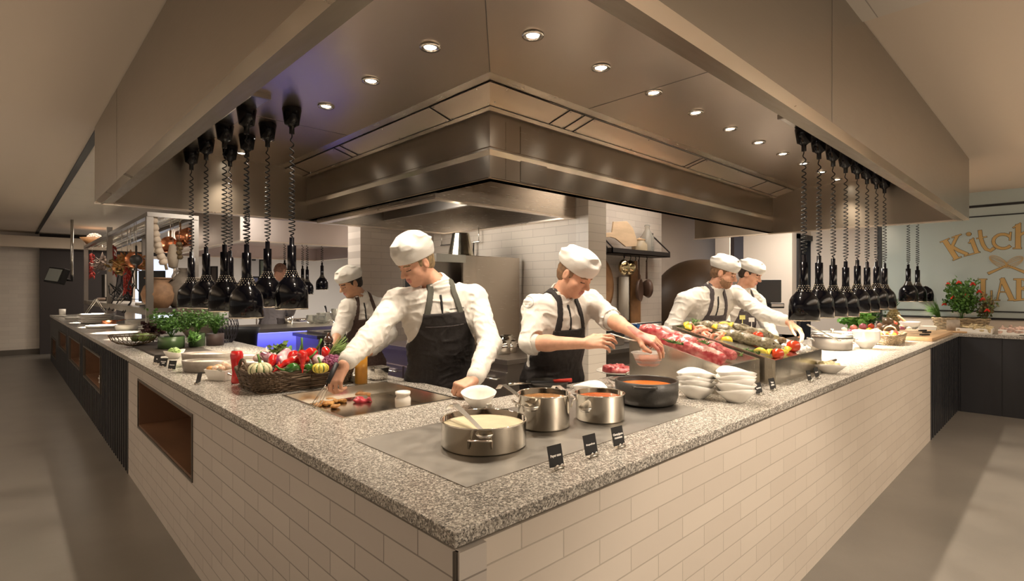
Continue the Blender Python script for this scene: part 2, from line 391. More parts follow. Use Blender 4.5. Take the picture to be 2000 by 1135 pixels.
M_steelr = steel('brushed_steel_ceiling_right', (.70, .61, .53), .30, sc=(1.5, 1.5, 1.5), amt=.015, aniso=.6, tan=(1, 0, 0), fb=0., wv=.07)
M_steeld = steel('dark_steel', (.34, .31, .28), .38)
M_steelg = steel('worktop_steel', (.50, .47, .42), .34, sc=(6, 1.5, 1.5))
M_chrome = mat('polished_steel', (.78, .75, .70), .09, 1.)
M_satin = mat('satin_steel', (.72, .69, .63), .24, 1.)
M_glass = mat('clear_glass', (1, 1, 1), .02, trans=1., ior=1.3)

f = struct('floor', MB().box((-7, -7, -.2), (15, 17, 0)), M_floor)
c = struct('ceiling', MB().box((-7, -7, 2.70), (15, 17, 2.9)), M_ceil)
# tiled drop ceiling strip on the left, with a black strip along its edge
XL = onZ(185, 280, 2.7).x
M_tile = brick('ceiling_tiles', (.60, .55, .48), (.60, .55, .48), (.36, .32, .28), 1, .6, .6, rough=.8)
struct('trim_1', MB().box((XL, -3, 2.688), (2.2, 15.0, 2.699)), M_tile)
struct('trim_2', MB().box((XL - .05, -3, 2.684), (XL, 15.0, 2.6995)), M_blackm)
# far left end of the dining room
struct('wall_far', MB().box((-7, 15.1, 0), (-.10, 15.4, 2.70)), brick('far_brick', (.62, .56, .49), (.57, .51, .45), (.50, .45, .40), 0, .3, .09, rough=.6, bump=.2))
dx1 = onY(338, 500, 14.8).x
struct('wall_back', MB().box((-.10, 14.9, 0), (dx1 + .1, 15.4, 2.70)), M_dark)
struct('baseboard_far', MB().box((-7, 15.07, 0), (-.10, 15.1, .12)), M_skirt)
struct('trim_3', MB().box((-.75, 14.6, 2.36), (3.0, 14.9, 2.60)), M_ceil)
# cool back wall of the open kitchen (seen between the lamps) with a bright doorway
struct('wall_kitchen', MB().box((dx1 + .1, 14.9, 0), (15, 15.1, 2.7)), M_plain2)
dx0, dx1 = onY(258, 500, 14.8).x, onY(338, 500, 14.8).x
w = struct('door_1', MB().box((.05, 0, 0), (dx1 - dx0, .05, 2.2)), mat('corridor_glow', (.75, .80, .88), .6, emit=(.62, .76, 1), es=.55), loc=(dx0, 14.8, 0))  # flat panel; the corridor's light is put in as its own glow
struct('door_frame', MB().box((0, -.02, 0), (.06, .07, 2.27)).box((dx1 - dx0, -.02, 0), (dx1 - dx0 + .06, .07, 2.27)).box((0, -.02, 2.2), (dx1 - dx0 + .06, .07, 2.27)), M_plain, parent=w)
# free-standing pier behind the young chef: plain face to the left, brick face to the right
q = onY(704, 500, 4.6)
struct('wall_1', MB().box((q.x, 4.6, 0), (q.x + .62, 4.6 + .30, 2.7)), M_wall)
# brick wall behind the ranges (runs away to the left), its white end pier and the shelf wall
struct('wall_2', MB().box((3.03, 2.16, 0), (3.33, 4.35, 2.7)), M_wallX)
struct('wall_3', MB().box((3.03, 2.02, 0), (3.29, 2.16, 2.7)), brick('pier_tile', (.80, .73, .64), (.77, .70, .61), (.6, .53, .46), 1, .25, .078, rough=.4))
struct('wall_4', MB().box((3.33, 2.62, 0), (5.26, 2.8, 2.7)), M_wall)
struct('wall_5', MB().box((4.6, 5.2, 0), (9.0, 5.35, 2.7)), M_brown)
struct('wall_6', MB().box((3.03, 4.75, 0), (4.6, 4.9, 2.7)), M_wall)
# pale walls behind the two chefs on the right
yb = 2.0
xa = onY(1547, 500, yb).x; ya = onX(1452, 500, xa).y
struct('wall_7', MB().box((xa, yb + .1, 0), (xa + .12, ya, 2.7)), M_plain)
xd0, xd1 = onY(1557, 460, yb).x, onY(1600, 460, yb).x
struct('wall_8', slab([xa, xd0, xd1, 15], [0, 2.26, 2.7], lambda u, v: not (xd0 < u < xd1 and v < 2.26), yb, yb + .1, (0, 2, 1)), M_plain)
d2 = struct('door_2', MB().box((xd0, yb + .6, 0), (xd1 + .8, yb + .65, 2.4)), mat('room_glow', (.6, .65, .68), .6, emit=(.75, .85, 1), es=.35))  # glowing flat panel stands for the light of the room beyond
struct('door_frame', MB().box((xd0 - .03, yb - .03, 0), (xd0 + .05, yb + .12, 2.3)).box((xd1 - .05, yb - .03, 0), (xd1 + .03, yb + .12, 2.3)).box((xd0 - .03, yb - .03, 2.23), (xd1 + .03, yb + .12, 2.31)), M_blackm, parent=d2)
struct('door_leaf', MB().box((xd1 - .32, yb - .02, 0), (xd1 - .05, yb + .55, 2.23)), M_blackm, parent=d2)
p1 = at(1397, 500, 7.6); p2 = at(1425, 500, 7.6)
struct('wall_9', MB().box((7.2, onX(1425, 500, 7.2).y, 0), (7.23, onX(1397, 500, 7.2).y, 2.7)), M_plain)
struct('wall_10', MB().box((5.26, 3.6, 0), (9.2, 3.75, 2.7)), M_brown)
struct('wall_11', MB().box((8.9, 3.3, 0), (11, 3.4, 2.7)), mat('shaded_wall', (.22, .17, .15), .7))  # shade of the passage is put into this dark wall colour
# glass partition behind the right-hand return counter
XG = 8.4
M_pane = mat('frosted_pane', (.40, .46, .44), .07, spec=.7, coat=.6)
g = struct('window_1', MB().box((XG, -5.5, 1.17), (XG + .03, .95, 2.70)), M_pane)
struct('window_frame', MB().box((XG - .02, .95, .9), (XG + .06, 1.0, 2.7)).box((XG - .02, -5.5, 1.06), (XG + .06, .95, 1.085)).box((XG - .012, -5.5, 1.155), (XG, .95, 1.17)).box((XG - .012, -5.5, 2.375), (XG, .95, 2.39)).box((XG - .012, -5.5, 2.50), (XG, .95, 2.53)), M_blackm, parent=g)
struct('lower_pane', MB().box((XG, -5.5, 1.085), (XG + .03, .95, 1.155)), M_pane, parent=g)
struct('wall_12', MB().box((XG, -5.5, 0), (XG + .1, 1.0, 1.06)), M_plain)
struct('wall_13', MB().box((XG + .4, -5.5, 0), (XG + .5, 2.0, 2.7)), M_plain)

# ================================================================ COUNTERS
YB = 4.18; XB = 5.72; XR = 7.5
TR = (.30, .86, 1.12, 1.75)      # griddle recess
xs = [0, TR[0], TR[1], 1.0, XR, XG]; ys = [-5.5, 0, 1.0, TR[2], TR[3], 13.6]
def keepL(u, v):
    if TR[0] < u < TR[1] and TR[2] < v < TR[3]: return False
    return (0 < u < 1.0 and v > 0) or (v > 0 and v < 1.0 and u > 0) or (XR < u and v < 1.0)
wt = fixn(obj('granite_worktop', slab(xs, ys, keepL, .885, .92, (0, 1, 2)), M_gran, bevel=.003))
tag(wt, 'long speckled granite worktop running round the corner serving counter', 'worktop')
# brick-clad corner base with an open niche in its left face
nz0, nz1, ny0, ny1 = .455, .785, 2.232, 3.745
base = thing('brick_counter_base', 'white brick clad base under the near corner of the granite worktop', 'counter base')
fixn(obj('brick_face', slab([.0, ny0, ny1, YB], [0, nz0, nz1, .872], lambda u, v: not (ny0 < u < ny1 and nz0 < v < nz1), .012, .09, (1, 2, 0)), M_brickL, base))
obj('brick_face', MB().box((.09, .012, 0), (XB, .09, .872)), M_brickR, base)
obj('corner_trim', MB().box((.006, .006, 0), (.016, .016, .872)), M_skirt, base)
obj('shadow_strip', MB().box((.03, .03, .872), (.09, YB, .885)).box((.09, .03, .872), (XB, .09, .885)).box((.93, .93, .872), (.97, YB, .885)).box((.97, .93, .872), (XB, .97, .885)), M_blackm, base)  # black strips: shade under the worktop put in as colour
obj('inner_face', MB().box((.94, .94, 0), (XB, .97, .872)).box((.94, .97, 0), (.97, YB, .872)), M_steel, base)
nb = MB().box((.0135, ny0 + .001, nz0), (.50, ny1 - .001, nz0 + .012)).box((.0135, ny0 + .001, nz1 - .012), (.50, ny1 - .001, nz1)).box((.0135, ny0 + .001, nz0 + .012), (.50, ny0 + .013, nz1 - .012)).box((.0135, ny1 - .013, nz0 + .012), (.50, ny1 - .001, nz1 - .012)).box((.48, ny0, nz0), (.50, ny1, nz1))
nn = obj('niche', nb, M_walnut, base)
obj('niche_frame', slab([ny0 - .012, ny0, ny1, ny1 + .012], [nz0 - .012, nz0, nz1, nz1 + .012], lambda u, v: not (ny0 < u < ny1 and nz0 < v < nz1), .006, .013, (1, 2, 0)), M_skirt, nn)
# black boarded cabinet further left with four niches
NI = [(5.77, 7.28, .415, .755), (7.71, 9.2, .43, .752), (9.72, 11.2, .475, .73), (11.9, 13.1, .17, .50)]
cab = thing('boarded_cabinet', 'long black boarded cabinet with open niches under the left worktop', 'cabinet')
us = sorted({YB, 13.6, *[a for n in NI for a in n[:2]]}); vs_ = sorted({0, .885, *[a for n in NI for a in n[2:]]})
fpm = (slab(us, vs_, lambda u, v: not any(a < u < b and c_ < v < d for a, b, c_, d in NI), .02, .06, (1, 2, 0)))
bt = fpm; y = YB
while y < 13.5:
    if not any(a - .03 < y < b + .01 for a, b, *_ in NI): bt.box((.008, y, 0), (.022, y + .05, .885))
    else:
        for a, b, c_, d in NI:
            if a - .03 < y < b + .01: bt.box((.008, y, 0), (.022, y + .05, c_ - .02)); bt.box((.008, y, d + .02), (.022, y + .05, .885))
    y += .105
obj('front_panel', bt, M_panel, cab)
for a, b, c_, d in NI:
    n_ = obj('niche', MB().box((.023, a, c_ + .001), (.5, b, c_ + .012)).box((.023, a, d - .012), (.5, b, d)).box((.023, a, c_ + .012), (.5, a + .012, d - .012)).box((.023, b - .012, c_ + .012), (.5, b, d - .012)).box((.49, a, c_), (.5, b, d)), M_walnut, cab)
    obj('niche_frame', slab([a - .02, a, b, b + .02], [c_ - .015, c_, d, d + .015], lambda u, v: not (a < u < b and c_ < v < d), .0, .022, (1, 2, 0)), M_skirt, n_)
obj('inner_face', MB().box((.94, YB, 0), (.97, 13.6, .885)), M_steel, cab)
cab2 = thing('boarded_cabinet', 'black boarded cabinet front under the right end of the worktop', 'cabinet')
bt = MB().box((XB, .02, 0), (XR + .02, .06, .885)); x = XB
while x < XR: bt.box((x, .008, 0), (x + .06, .022, .885)); x += .12
obj('front_panel', bt, M_panel, cab2)
obj('inner_face', MB().box((XB, .94, 0), (XG - .05, .97, .885)), M_steel, cab2)
cab3 = thing('boarded_cabinet', 'black planked cabinet front of the return counter below the glass wall', 'cabinet')
obj('front_panel', MB().box((XR + .02, -5.5, 0), (XR + .06, .02, .885)), M_panel, cab3)
pl = MB(); y = -5.5
while y < 0: pl.box((XR + .012, y + .004, 0), (XR + .021, min(y + .36, 0), .885)); y += .366
obj('planks', pl, M_panel, cab3)

# ================================================================ EXTRACTION HOOD (a stainless ring over the counter)
hx, hy, hb = -.184, -.241, 2.12
HY, HX = 4.305, 6.01
ix, iy = 1.467, 1.555            # lower inner edge
ux, uy, uz = 1.207, 1.259, 2.62  # upper inner edge of the sloped filter band
hood = thing('extraction_hood', 'huge stainless steel canopy hood hanging above the corner counter', 'hood', (0, 0, 0))
fa = MB().box((hx, hy, hb), (hx + .02, HY, 2.695)).box((hx + .02, hy, hb), (HX, hy + .02, 2.695))
fa.box((hx + .02, HY - .02, hb), (ix + 1.4, HY, 2.695)).box((HX - .02, hy + .02, hb), (HX, iy + 1.0, 2.695))
obj('fascia', fa, steel('fascia_steel', (.33, .285, .23), .30, sc=(1.2, 1.2, 30), amt=.03, aniso=.6, fb=.01, wv=.12), hood)
obj('seam', MB().box((1.736, hy - .001, hb), (1.740, hy, 2.695)).box((hx - .001, 3.2, hb), (hx, 3.203, 2.695)), M_steeld, hood)
def ring(offs, mats_i, mb):
    # closed lip profile swept along both arms and mitred at the near corner: offs = [(inward offset, z)...]
    for k in range(len(offs) - 1):
        (o0, z0), (o1, z1) = offs[k], offs[k + 1]
        mb.add([(hx + o0, hy + o0, z0), (hx + o0, HY, z0), (hx + o1, HY, z1), (hx + o1, hy + o1, z1)], [(0, 1, 2, 3)], mats_i[k])
        mb.add([(hx + o0, hy + o0, z0), (hx + o1, hy + o1, z1), (HX, hy + o1, z1), (HX, hy + o0, z0)], [(0, 1, 2, 3)], mats_i[k])
    return mb
obj('gutter_lip', ring([(0, hb), (.040, hb - .014), (.115, hb), (.115, hb + .058), (.02, hb + .05)], [0, 1, 1, 1], MB()), [steel('lip_steel', (.78, .68, .57), .30, sc=(1, 1, 1)), steel('lip_dark_reflection', (.20, .17, .13), .4)], hood)  # same steel; bright and dark reflections are put into two colours
cp = MB()
cp.add([(hx + .02, hy + .02, uz), (ux, uy, uz), (ux, HY, uz), (hx + .02, HY, uz)], [(0, 1, 2, 3)])
cq = MB(); cq.add([(hx + .02, hy + .02, uz), (HX, hy + .02, uz), (HX, uy, uz), (ux, uy, uz)], [(0, 1, 2, 3)])
obj('ceiling_panel', cp, M_steelc, hood); obj('ceiling_panel', cq, M_steelr, hood)
obj('mitre_seam', MB().tube([(hx + .02, hy + .02, uz - .001), (ux, uy, uz - .001)], .003, 4), M_steeld, hood)
obj('panel_seam', MB().box((2.06, hy + .02, uz - .002), (2.066, uy, uz)).box((hx + .02, 2.9, uz - .002), (ux, 2.906, uz)), M_steeld, hood)
s1 = .09    # narrow strip, filter panel, lower strip
def lerp(a, b, t): return a + (b - a) * t
zs = 2.545
def band(t0, t1, mb, off=0.):
    x0, y0, z0 = lerp(ux, ix, t0), lerp(uy, iy, t0), lerp(uz, zs, t0); x1, y1, z1 = lerp(ux, ix, t1), lerp(uy, iy, t1), lerp(uz, zs, t1)
    z0 -= off; z1 -= off
    mb.add([(x0, y0, z0), (x1, y1, z1), (x1, HY, z1), (x0, HY, z0)], [(0, 1, 2, 3)]); mb.add([(x0, y0, z0), (HX, y0, z0), (HX, y1, z1), (x1, y1, z1)], [(0, 1, 2, 3)]); return mb
obj('filter_band', band(0, .2, band(.84, 1., MB())), M_steel, hood)
fp = obj('filter_panel', band(.2, .84, MB(), .004), M_steelc, hood)
sm = MB()
def slant(t): return lerp(ux, ix, t), lerp(uy, iy, t), lerp(uz, zs, t) - .007
for X_ in (1.95, 2.1, 2.2, 3.75, 3.82, 5.2, 5.75):
    _, y0, z0 = slant(.2); _, y1, z1 = slant(.84); sm.tube([(X_, y0, z0), (X_, y1, z1)], .0028, 4)
for Y_ in (1.9, 3.15, 3.25, 4.1):
    x0, _, z0 = slant(.2); x1, _, z1 = slant(.84); sm.tube([(x0, Y_, z0), (x1, Y_, z1)], .0028, 4)
for t in (.2, .84):
    x0, y0, z0 = slant(t); sm.tube([(x0, HY, z0), (x0, y0, z0)], .002, 4); sm.tube([(x0, y0, z0), (HX, y0, z0)], .002, 4)
rv = sm
for X_ in (1.4, 1.97, 2.08, 2.22, 2.9, 3.72, 3.85, 4.5, 5.18, 5.7):
    for t in (.25, .79): _, y0, z0 = slant(t); rv.ball((X_, y0, z0), .005, 6, 1)
for Y_ in (1.45, 1.87, 1.93, 2.5, 3.12, 3.28, 3.7, 4.07):
    for t in (.25, .79): x0, _, z0 = slant(t); rv.ball((x0, Y_, z0), .005, 6, 1)
obj('panel_joints', sm, [M_blackm, M_chrome], fp)
# inner box: upper face, moulded ledge, lower face
ib = MB()
for (o0, z0), (o1, z1) in zip([(0, zs), (0, 2.325), (-.018, 2.31), (-.018, 2.30), (0, 2.27), (0, 2.135), (-.012, hb)], [(0, 2.325), (-.018, 2.31), (-.018, 2.30), (0, 2.27), (0, 2.135), (-.012, hb), (.05, hb)]):
    a0, b0, a1, b1 = ix + o0, iy + o0, ix + o1, iy + o1
    ib.add([(a0, b0, z0), (a1, b1, z1), (a1, HY, z1), (a0, HY, z0)], [(0, 1, 2, 3)]); ib.add([(a0, b0, z0), (HX, b0, z0), (HX, b1, z1), (a1, b1, z1)], [(0, 1, 2, 3)])
obj('inner_box', ib, steel('inner_steel', (.62, .55, .47), .24, sc=(1.5, 1.5, 6), aniso=.8, wv=.08, fb=0., amt=.02), hood)
obj('service_panel', MB().box((1.73, iy - .004, 2.14), (1.98, iy - .001, 2.5)).box((1.60, iy - .002, 2.14), (1.603, iy, 2.5)), M_steel, hood)
obj('slots', MB().box((ix, iy - .013, 2.128), (HX, iy - .0125, 2.131)).box((ix - .013, iy, 2.128), (ix - .0125, HY, 2.131)), M_blackm, hood)
obj('end_lip', MB().box((hx, HY - .05, hb - .012), (ix + 1.4, HY + .02, hb)), steel('lip_steel'), hood); obj('end_lip', MB().box((HX - .05, hy, hb - .012), (HX + .02, iy + 1.0, hb)), steel('lip_steel'), hood)
obj('top_plate', MB().box((hx + .02, hy + .02, 2.66), (HX - .02, iy + .4, 2.69)).box((hx + .02, hy + .02, 2.66), (ix + .4, HY - .02, 2.69)), M_steeld, hood)
# second, smaller hood over the ranges
k2 = thing('range_hood', 'stainless box hood with filter slots above the ranges behind the chefs', 'hood')
a, b_, c_, d_ = 1.49, 3.02, 2.16, 4.1; zb = 2.09
sh = MB().box((a, c_, zb), (b_, c_ + .02, 2.66)).box((a, c_ + .02, zb), (a + .02, d_, 2.66)).box((a + .02, d_ - .02, zb), (b_, d_, 2.66)).box((b_ - .02, c_ + .02, zb), (b_, d_ - .02, 2.66))
obj('shell', sh, M_steel, k2)
obj('rim', slab([a, a + .07, b_ - .07, b_], [c_, c_ + .07, d_ - .07, d_], lambda u, v: not (a + .07 < u < b_ - .07 and c_ + .07 < v < d_ - .07), zb - .012, zb, (0, 1, 2)), steel('lip_steel'), k2)
fl = MB()
for i in range(16):
    y0 = 2.3 + i * .105
    fl.box((1.55, y0, zb + .23), (2.2, y0 + .07, zb + .25))
obj('filter_slats', fl, M_steel, k2)
obj('inner_lining', MB().box((a + .02, c_ + .02, zb + .3), (b_ - .02, d_ - .02, zb + .32)).box((2.2, c_ + .02, zb + .08), (2.24, d_ - .02, zb + .3)), M_steeld, k2)
# ------------------------------------------------ recessed spots under the hood
M_lampw = mat('lamp_glow', (1, 1, 1), .5, emit=(1, .93, .80), es=14.)
SP = [(1.074 + .518 * i, .807) for i in range(10)] + [(.80, 1.235 + .575 * i) for i in range(3)] + [(.80, 3.43), (.79, 4.02)]
def spot0():
    t = thing('recessed_spotlight', '', 'spotlight', (0, 0, uz))
    obj('trim_ring', MB().lathe([(.030, -.004), (.036, -.010), (.050, -.010), (.053, -.002), (.053, 0)], n=24), M_chrome, t)
    obj('lens', MB().lathe([(0, -.004), (.030, -.004)], n=24), M_lampw, t)
    return t
s0 = spot0()
for i, (x, y) in enumerate(SP):
    lab = ('round recessed spotlight above the right counter, number %s from the corner' if i < 10 else 'round recessed spotlight above the left counter, number %s from the corner')
    n_ = ['one', 'two', 'three', 'four', 'five', 'six', 'seven', 'eight', 'nine', 'ten'][i if i < 10 else i - 10]
    o = s0 if i == 0 else dup(s0)
    o.location = (x, y, uz); o['label'] = lab % n_; o['group'] = 'spotlights in the hood'
    light('SPOT', 'spot_beam', (x, y, uz - .03), 42, (1, .84, .66), .03, spot=1.9, blend=.8)
# ================================================================ HEAT LAMPS
M_ventglow = mat('vent_glow', (1, .8, .5), .5, emit=(1, .82, .58), es=.3)
M_bulb = mat('heat_bulb', (1, .9, .8), .5, emit=(1, .80, .55), es=22.)
M_bell = mat('black_enamel', (.003, .003, .005), .13, spec=.35)
M_rim = mat('bell_rim', (.75, .68, .58), .25, 1.)
def heat_lamp(name, label, zt, zb, group, s=1., cable_r=.017):
    # local origin at the ceiling plate; zb = rim height, zt = ceiling height
    t = thing(name, label, 'heat lamp', group=group)
    H = zt - zb
    obj('ceiling_canopy', MB().lathe([(0, 0), (.058 * s, 0), (.060 * s, -.008), (.045 * s, -.105), (.030 * s, -.112), (.016 * s, -.125), (.016 * s, -.165), (0, -.165)], n=20), M_bell, t)
    top = -.165; nk = -H + .465 * s      # top of the plug
    pts = []; L = top - nk; n = int(L / .033); N = n * 9
    for i in range(N + 1):
        u = i / N; a = 2 * PI * n * (u ** 1.35); rr = cable_r * (.65 + .55 * u) * min(1, 12 * u, 12 * (1 - u) + .15)
        pts.append((rr * math.cos(a), rr * math.sin(a), top - L * u))
    obj('coiled_cable', MB().tube(pts, .0042, 4), M_blackm, t)
    q = -H
    obj('socket', MB().lathe([(0, q + .465 * s), (.015 * s, q + .465 * s), (.015 * s, q + .415 * s), (.027 * s, q + .412 * s), (.027 * s, q + .27 * s), (.029 * s, q + .25 * s)], n=20), M_bell, t)
    prof = [(.029, .255), (.036, .235), (.046, .212), (.059, .192), (.078, .172), (.093, .144), (.100, .10), (.101, .0)]
    prof = [(r * s, q + z * s) for r, z in prof]
    b = obj('bell_shade', MB().lathe(prof + [(r - .003 * s, z) for r, z in reversed(prof)], n=32), M_bell, t)
    vb = MB()
    for k, (r, z) in enumerate([(.0325, .247), (.0370, .234), (.0425, .221), (.0490, .209)]):
        for i in range(14):
            a = 2 * PI * (i + .5 * (k % 2)) / 14; vb.ball((r * s * math.cos(a), r * s * math.sin(a), q + z * s), .0019 * s, 4)
    obj('vent_glow_dots', vb, M_ventglow, b)  # glowing dots painted in for light leaking through the vents
    obj('rim_ring', MB().lathe([(.0965 * s, q + .001), (.1012 * s, q - .002), (.1022 * s, q + .002), (.1014 * s, q + .006)], n=32), M_rim, b)
    obj('bulb', MB().ball((0, 0, q + .055 * s), (.045 * s, .045 * s, .04 * s), 12), M_bulb, t)
    return t
def lamp_light(x, y, z, p): light('SPOT', 'heat_beam', (x, y, z + .008), p, (1, .86, .68), .04, spot=2.2, blend=.6)
LL = [(.42, 2.70, 1.262, 'nearest on the outer left row'), (.42, 3.165, 1.29, 'second on the outer left row'),
      (.42, 3.63, 1.30, 'third on the outer left row'), (.425, 4.09, 1.29, 'leftmost of all, last on the outer row'),
      (.662, 2.59, 1.315, 'nearest and rightmost of the inner left row'), (.662, 3.03, 1.318, 'second on the inner left row'),
      (.65, 3.43, 1.307, 'third on the inner row, behind the nearest'), (.655, 3.87, 1.296, 'last on the inner left row, half hidden')]
for i, (x, y, zb, lb) in enumerate(LL):
    l = heat_lamp('heat_lamp', 'glossy black heat lamp on a coiled cable, ' + lb, uz - (.028 if x < .5 else 0), zb, 'heat lamps over the left counter')
    l.location = (x, y, uz - (.028 if x < .5 else 0)); lamp_light(x, y, zb, 5 if i not in (3, 7) else 9)
od = ['nearest', 'second', 'third', 'fourth', 'fifth', 'sixth', 'seventh', 'farthest']
ZR = [1.222, 1.231, 1.225, 1.215, 1.24, 1.235, 1.252, 1.245]
for i, x in enumerate([3.428, 3.759, 4.107, 4.451, 4.811, 5.14, 5.49, 5.82]):
    l = heat_lamp('heat_lamp', 'glossy black heat lamp, %s in the row of eight over the right counter' % od[i], uz - .028, ZR[i], 'heat lamps over the right counter')
    l.location = (x, .40, uz - .028); lamp_light(x, .40, ZR[i], 24)
for i, (px, pt) in enumerate([(1774, 6.7), (1792, 7.0), (1809, 7.3)]):
    p = at(px, 589, pt); l = heat_lamp('heat_lamp', 'small black heat lamp, %s of three in front of the glass wall' % ['first', 'middle', 'last'][i], 2.7, p.z, 'heat lamps over the return counter')
    l.location = (p.x, p.y, 2.7); lamp_light(p.x, p.y, p.z, 6)
for i, (px, py, pt) in enumerate([(629, 566, 8.2), (591, 570, 8.6), (600, 575, 8.0), (556, 560, 8.4)]):
    p = at(px, py, pt); l = heat_lamp('heat_lamp', 'distant black heat lamp in the rear kitchen, ' + ['hanging alone left of the young chef', 'left of a close pair', 'right of a close pair', 'behind the bald man'][i], 2.35, p.z, 'heat lamps in the rear kitchen', s=.9)
    l.location = (p.x, p.y, 2.35)
rail = thing('lamp_rail', 'slim steel rail carrying the outer row of left heat lamps', 'rail')
obj('rail_body', MB().box((.37, 2.45, uz - .028), (.47, HY - .05, uz)), M_satin, rail, bevel=.003); obj('end_cap', MB().box((.365, 2.43, uz - .03), (.475, 2.45, uz)), M_steeld, rail)
rail = thing('lamp_rail', 'slim steel rail carrying the heat lamps over the right counter', 'rail')
obj('rail_body', MB().box((3.1, .35, uz - .028), (HX - .05, .45, uz)), M_satin, rail, bevel=.003); obj('end_cap', MB().box((3.08, .345, uz - .03), (3.1, .455, uz)), M_steeld, rail)

# ================================================================ COOKING SURFACES IN THE WORKTOP
gr = thing('griddle_recess', 'sunken stainless griddle tray set in the granite worktop', 'griddle')
x0, x1, y0, y1 = TR; zb = .855
def tray_mb(x0, x1, y0, y1, zb, zt, th=.004, lip=.014):
    m = MB()
    m.box((x0, y0, zb - th), (x1, y1, zb)); m.box((x0, y0, zb), (x0 + th, y1, zt)); m.box((x1 - th, y0, zb), (x1, y1, zt)); m.box((x0 + th, y0, zb), (x1 - th, y0 + th, zt)); m.box((x0 + th, y1 - th, zb), (x1 - th, y1, zt)); return m
obj('basin', tray_mb(x0 + .001, x1 - .001, y0 + .001, y1 - .001, zb, .921), M_satin, gr)
obj('rim', slab([x0 - .012, x0 + .004, x1 - .004, x1 + .012], [y0 - .012, y0 + .004, y1 - .004, y1 + .012], lambda u, v: not (x0 < u < x1 and y0 < v < y1), .9205, .924, (0, 1, 2)), M_satin, gr)
obj('hot_plate', MB().box((x0 + .01, y0 + .01, zb), (x1 - .01, y1 - .01, zb + .003)), steel('griddle_plate', (.40, .34, .27), .22, sc=(2, 2, 2)), gr)
obj('drain_ledge', MB().box((x0 + .004, y1 - .05, zb + .003), (x1 - .004, y1 - .004, zb + .02)), M_satin, gr)
tp = tag(obj('teppan_plate', MB().box((.18, .184, .9203), (1.50, .79, .9225)), steel('teppan_steel', (.36, .34, .31), .40, sc=(3, 3, 3), amt=.1)), 'large flat grey steel hotplate inset in the worktop at the corner', 'hotplate')

# ================================================================ POTS
M_soup_c = mat('cream_sauce', (.78, .70, .48), .35, noise=.1, nscale=20, bump=.3, bscale=25)
M_soup_b = mat('brown_sauce', (.36, .17, .06), .2, noise=.3, nscale=18, bump=.2, bscale=25)
M_soup_r = mat('red_sauce', (.50, .11, .03), .2, noise=.3, nscale=18, bump=.2, bscale=25)
M_soup_o = mat('tomato_soup', (.66, .17, .03), .2, noise=.2, nscale=14, bump=.1, bscale=15)
M_potst = steel('pot_steel', (.76, .72, .65), .08, sc=(1, 1, 30), amt=.05)
M_iron = mat('cast_iron', (.035, .032, .028), .38, bump=.1, bscale=90)
def wire_handle(t, r, z, ang, m, w=.036, out=.022, drop=.028, rr=.0036, name='side_handle'):
    c, s = math.cos(ang), math.sin(ang)
    P = lambda u, o, dz: (c * (r + o) - s * u, s * (r + o) + c * u, z + dz)
    return obj(name, MB().tube([P(-w, .0, -drop), P(-w, .003, -drop * .3), P(-w, .012, .0), P(-w * .95, out * .8, .002), P(-w * .7, out, .002), P(0, out * 1.08, .002), P(w * .7, out, .002), P(w * .95, out * .8, .002), P(w, .012, 0), P(w, .003, -drop * .3), P(w, 0, -drop)], rr, 8), m, t)
def pot(name, label, x, y, R, h, fill, msoup, m, handles, z=.9225, hz=.7, th=.003):
    t = thing(name, label, 'pot', (x, y, z))
    obj('pot_body', MB().lathe([(0, 0), (R - .006, 0), (R, .006), (R, h - .004), (R + .004, h), (R + .001, h + .002), (R - th, h), (R - th, .006), (0, .005)], n=56), m, t)
    tag_ = obj('sauce', MB().lathe([(0, fill), (R * .5, fill + .001), (R - th * 1.02, fill - .0005)], n=48), msoup, t)
    for a in handles: wire_handle(t, R, h * hz, a, m)
    return t
toC = math.atan2(CY - .445, CX - .462)
p1_ = pot('saute_pan', 'wide low stainless pan of cream sauce, nearest pot on the hotplate', .468, .450, .142, .086, .068, M_soup_c, M_potst, [toC - .08, toC + PI - .08], hz=.62)
p2_ = pot('stock_pot', 'tall polished pot of brown gravy behind the cream sauce pan', .790, .475, .098, .125, .106, M_soup_b, M_potst, [toC - 1.25, toC + 1.9], hz=.78)
p3_ = pot('sauce_pot', 'polished steel pot of dark red sauce between gravy pot and black casserole', 1.035, .395, .097, .105, .088, M_soup_r, M_potst, [toC + PI])
p4_ = thing('casserole', 'black cast iron casserole of orange tomato soup', 'pot', (1.43, .43, .9225))
R, h = .140, .105
obj('pot_body', MB().lathe([(0, 0), (R - .03, 0), (R - .008, .012), (R, .04), (R + .002, h), (R - .006, h + .002), (R - .008, h - .004), (R - .010, .03), (0, .008)], n=56), M_iron, p4_)
obj('sauce', MB().lathe([(0, h - .024), (R * .6, h - .0235), (R - .009, h - .024)], n=48), M_soup_o, p4_)
for a in (toC - .35, toC - .35 + PI):
    c, s = math.cos(a), math.sin(a); poly = [(R - .004, -.055), (R + .024, -.045), (R + .030, 0), (R + .024, .045), (R - .004, .055), (R - .002, .04), (R + .014, .033), (R + .016, 0), (R + .014, -.033), (R - .002, -.04)]
    obj('side_handle', MB().prism([(x * c - y * s, x * s + y * c) for x, y in poly], h - .016, h - .006), M_iron, p4_, bevel=.002)
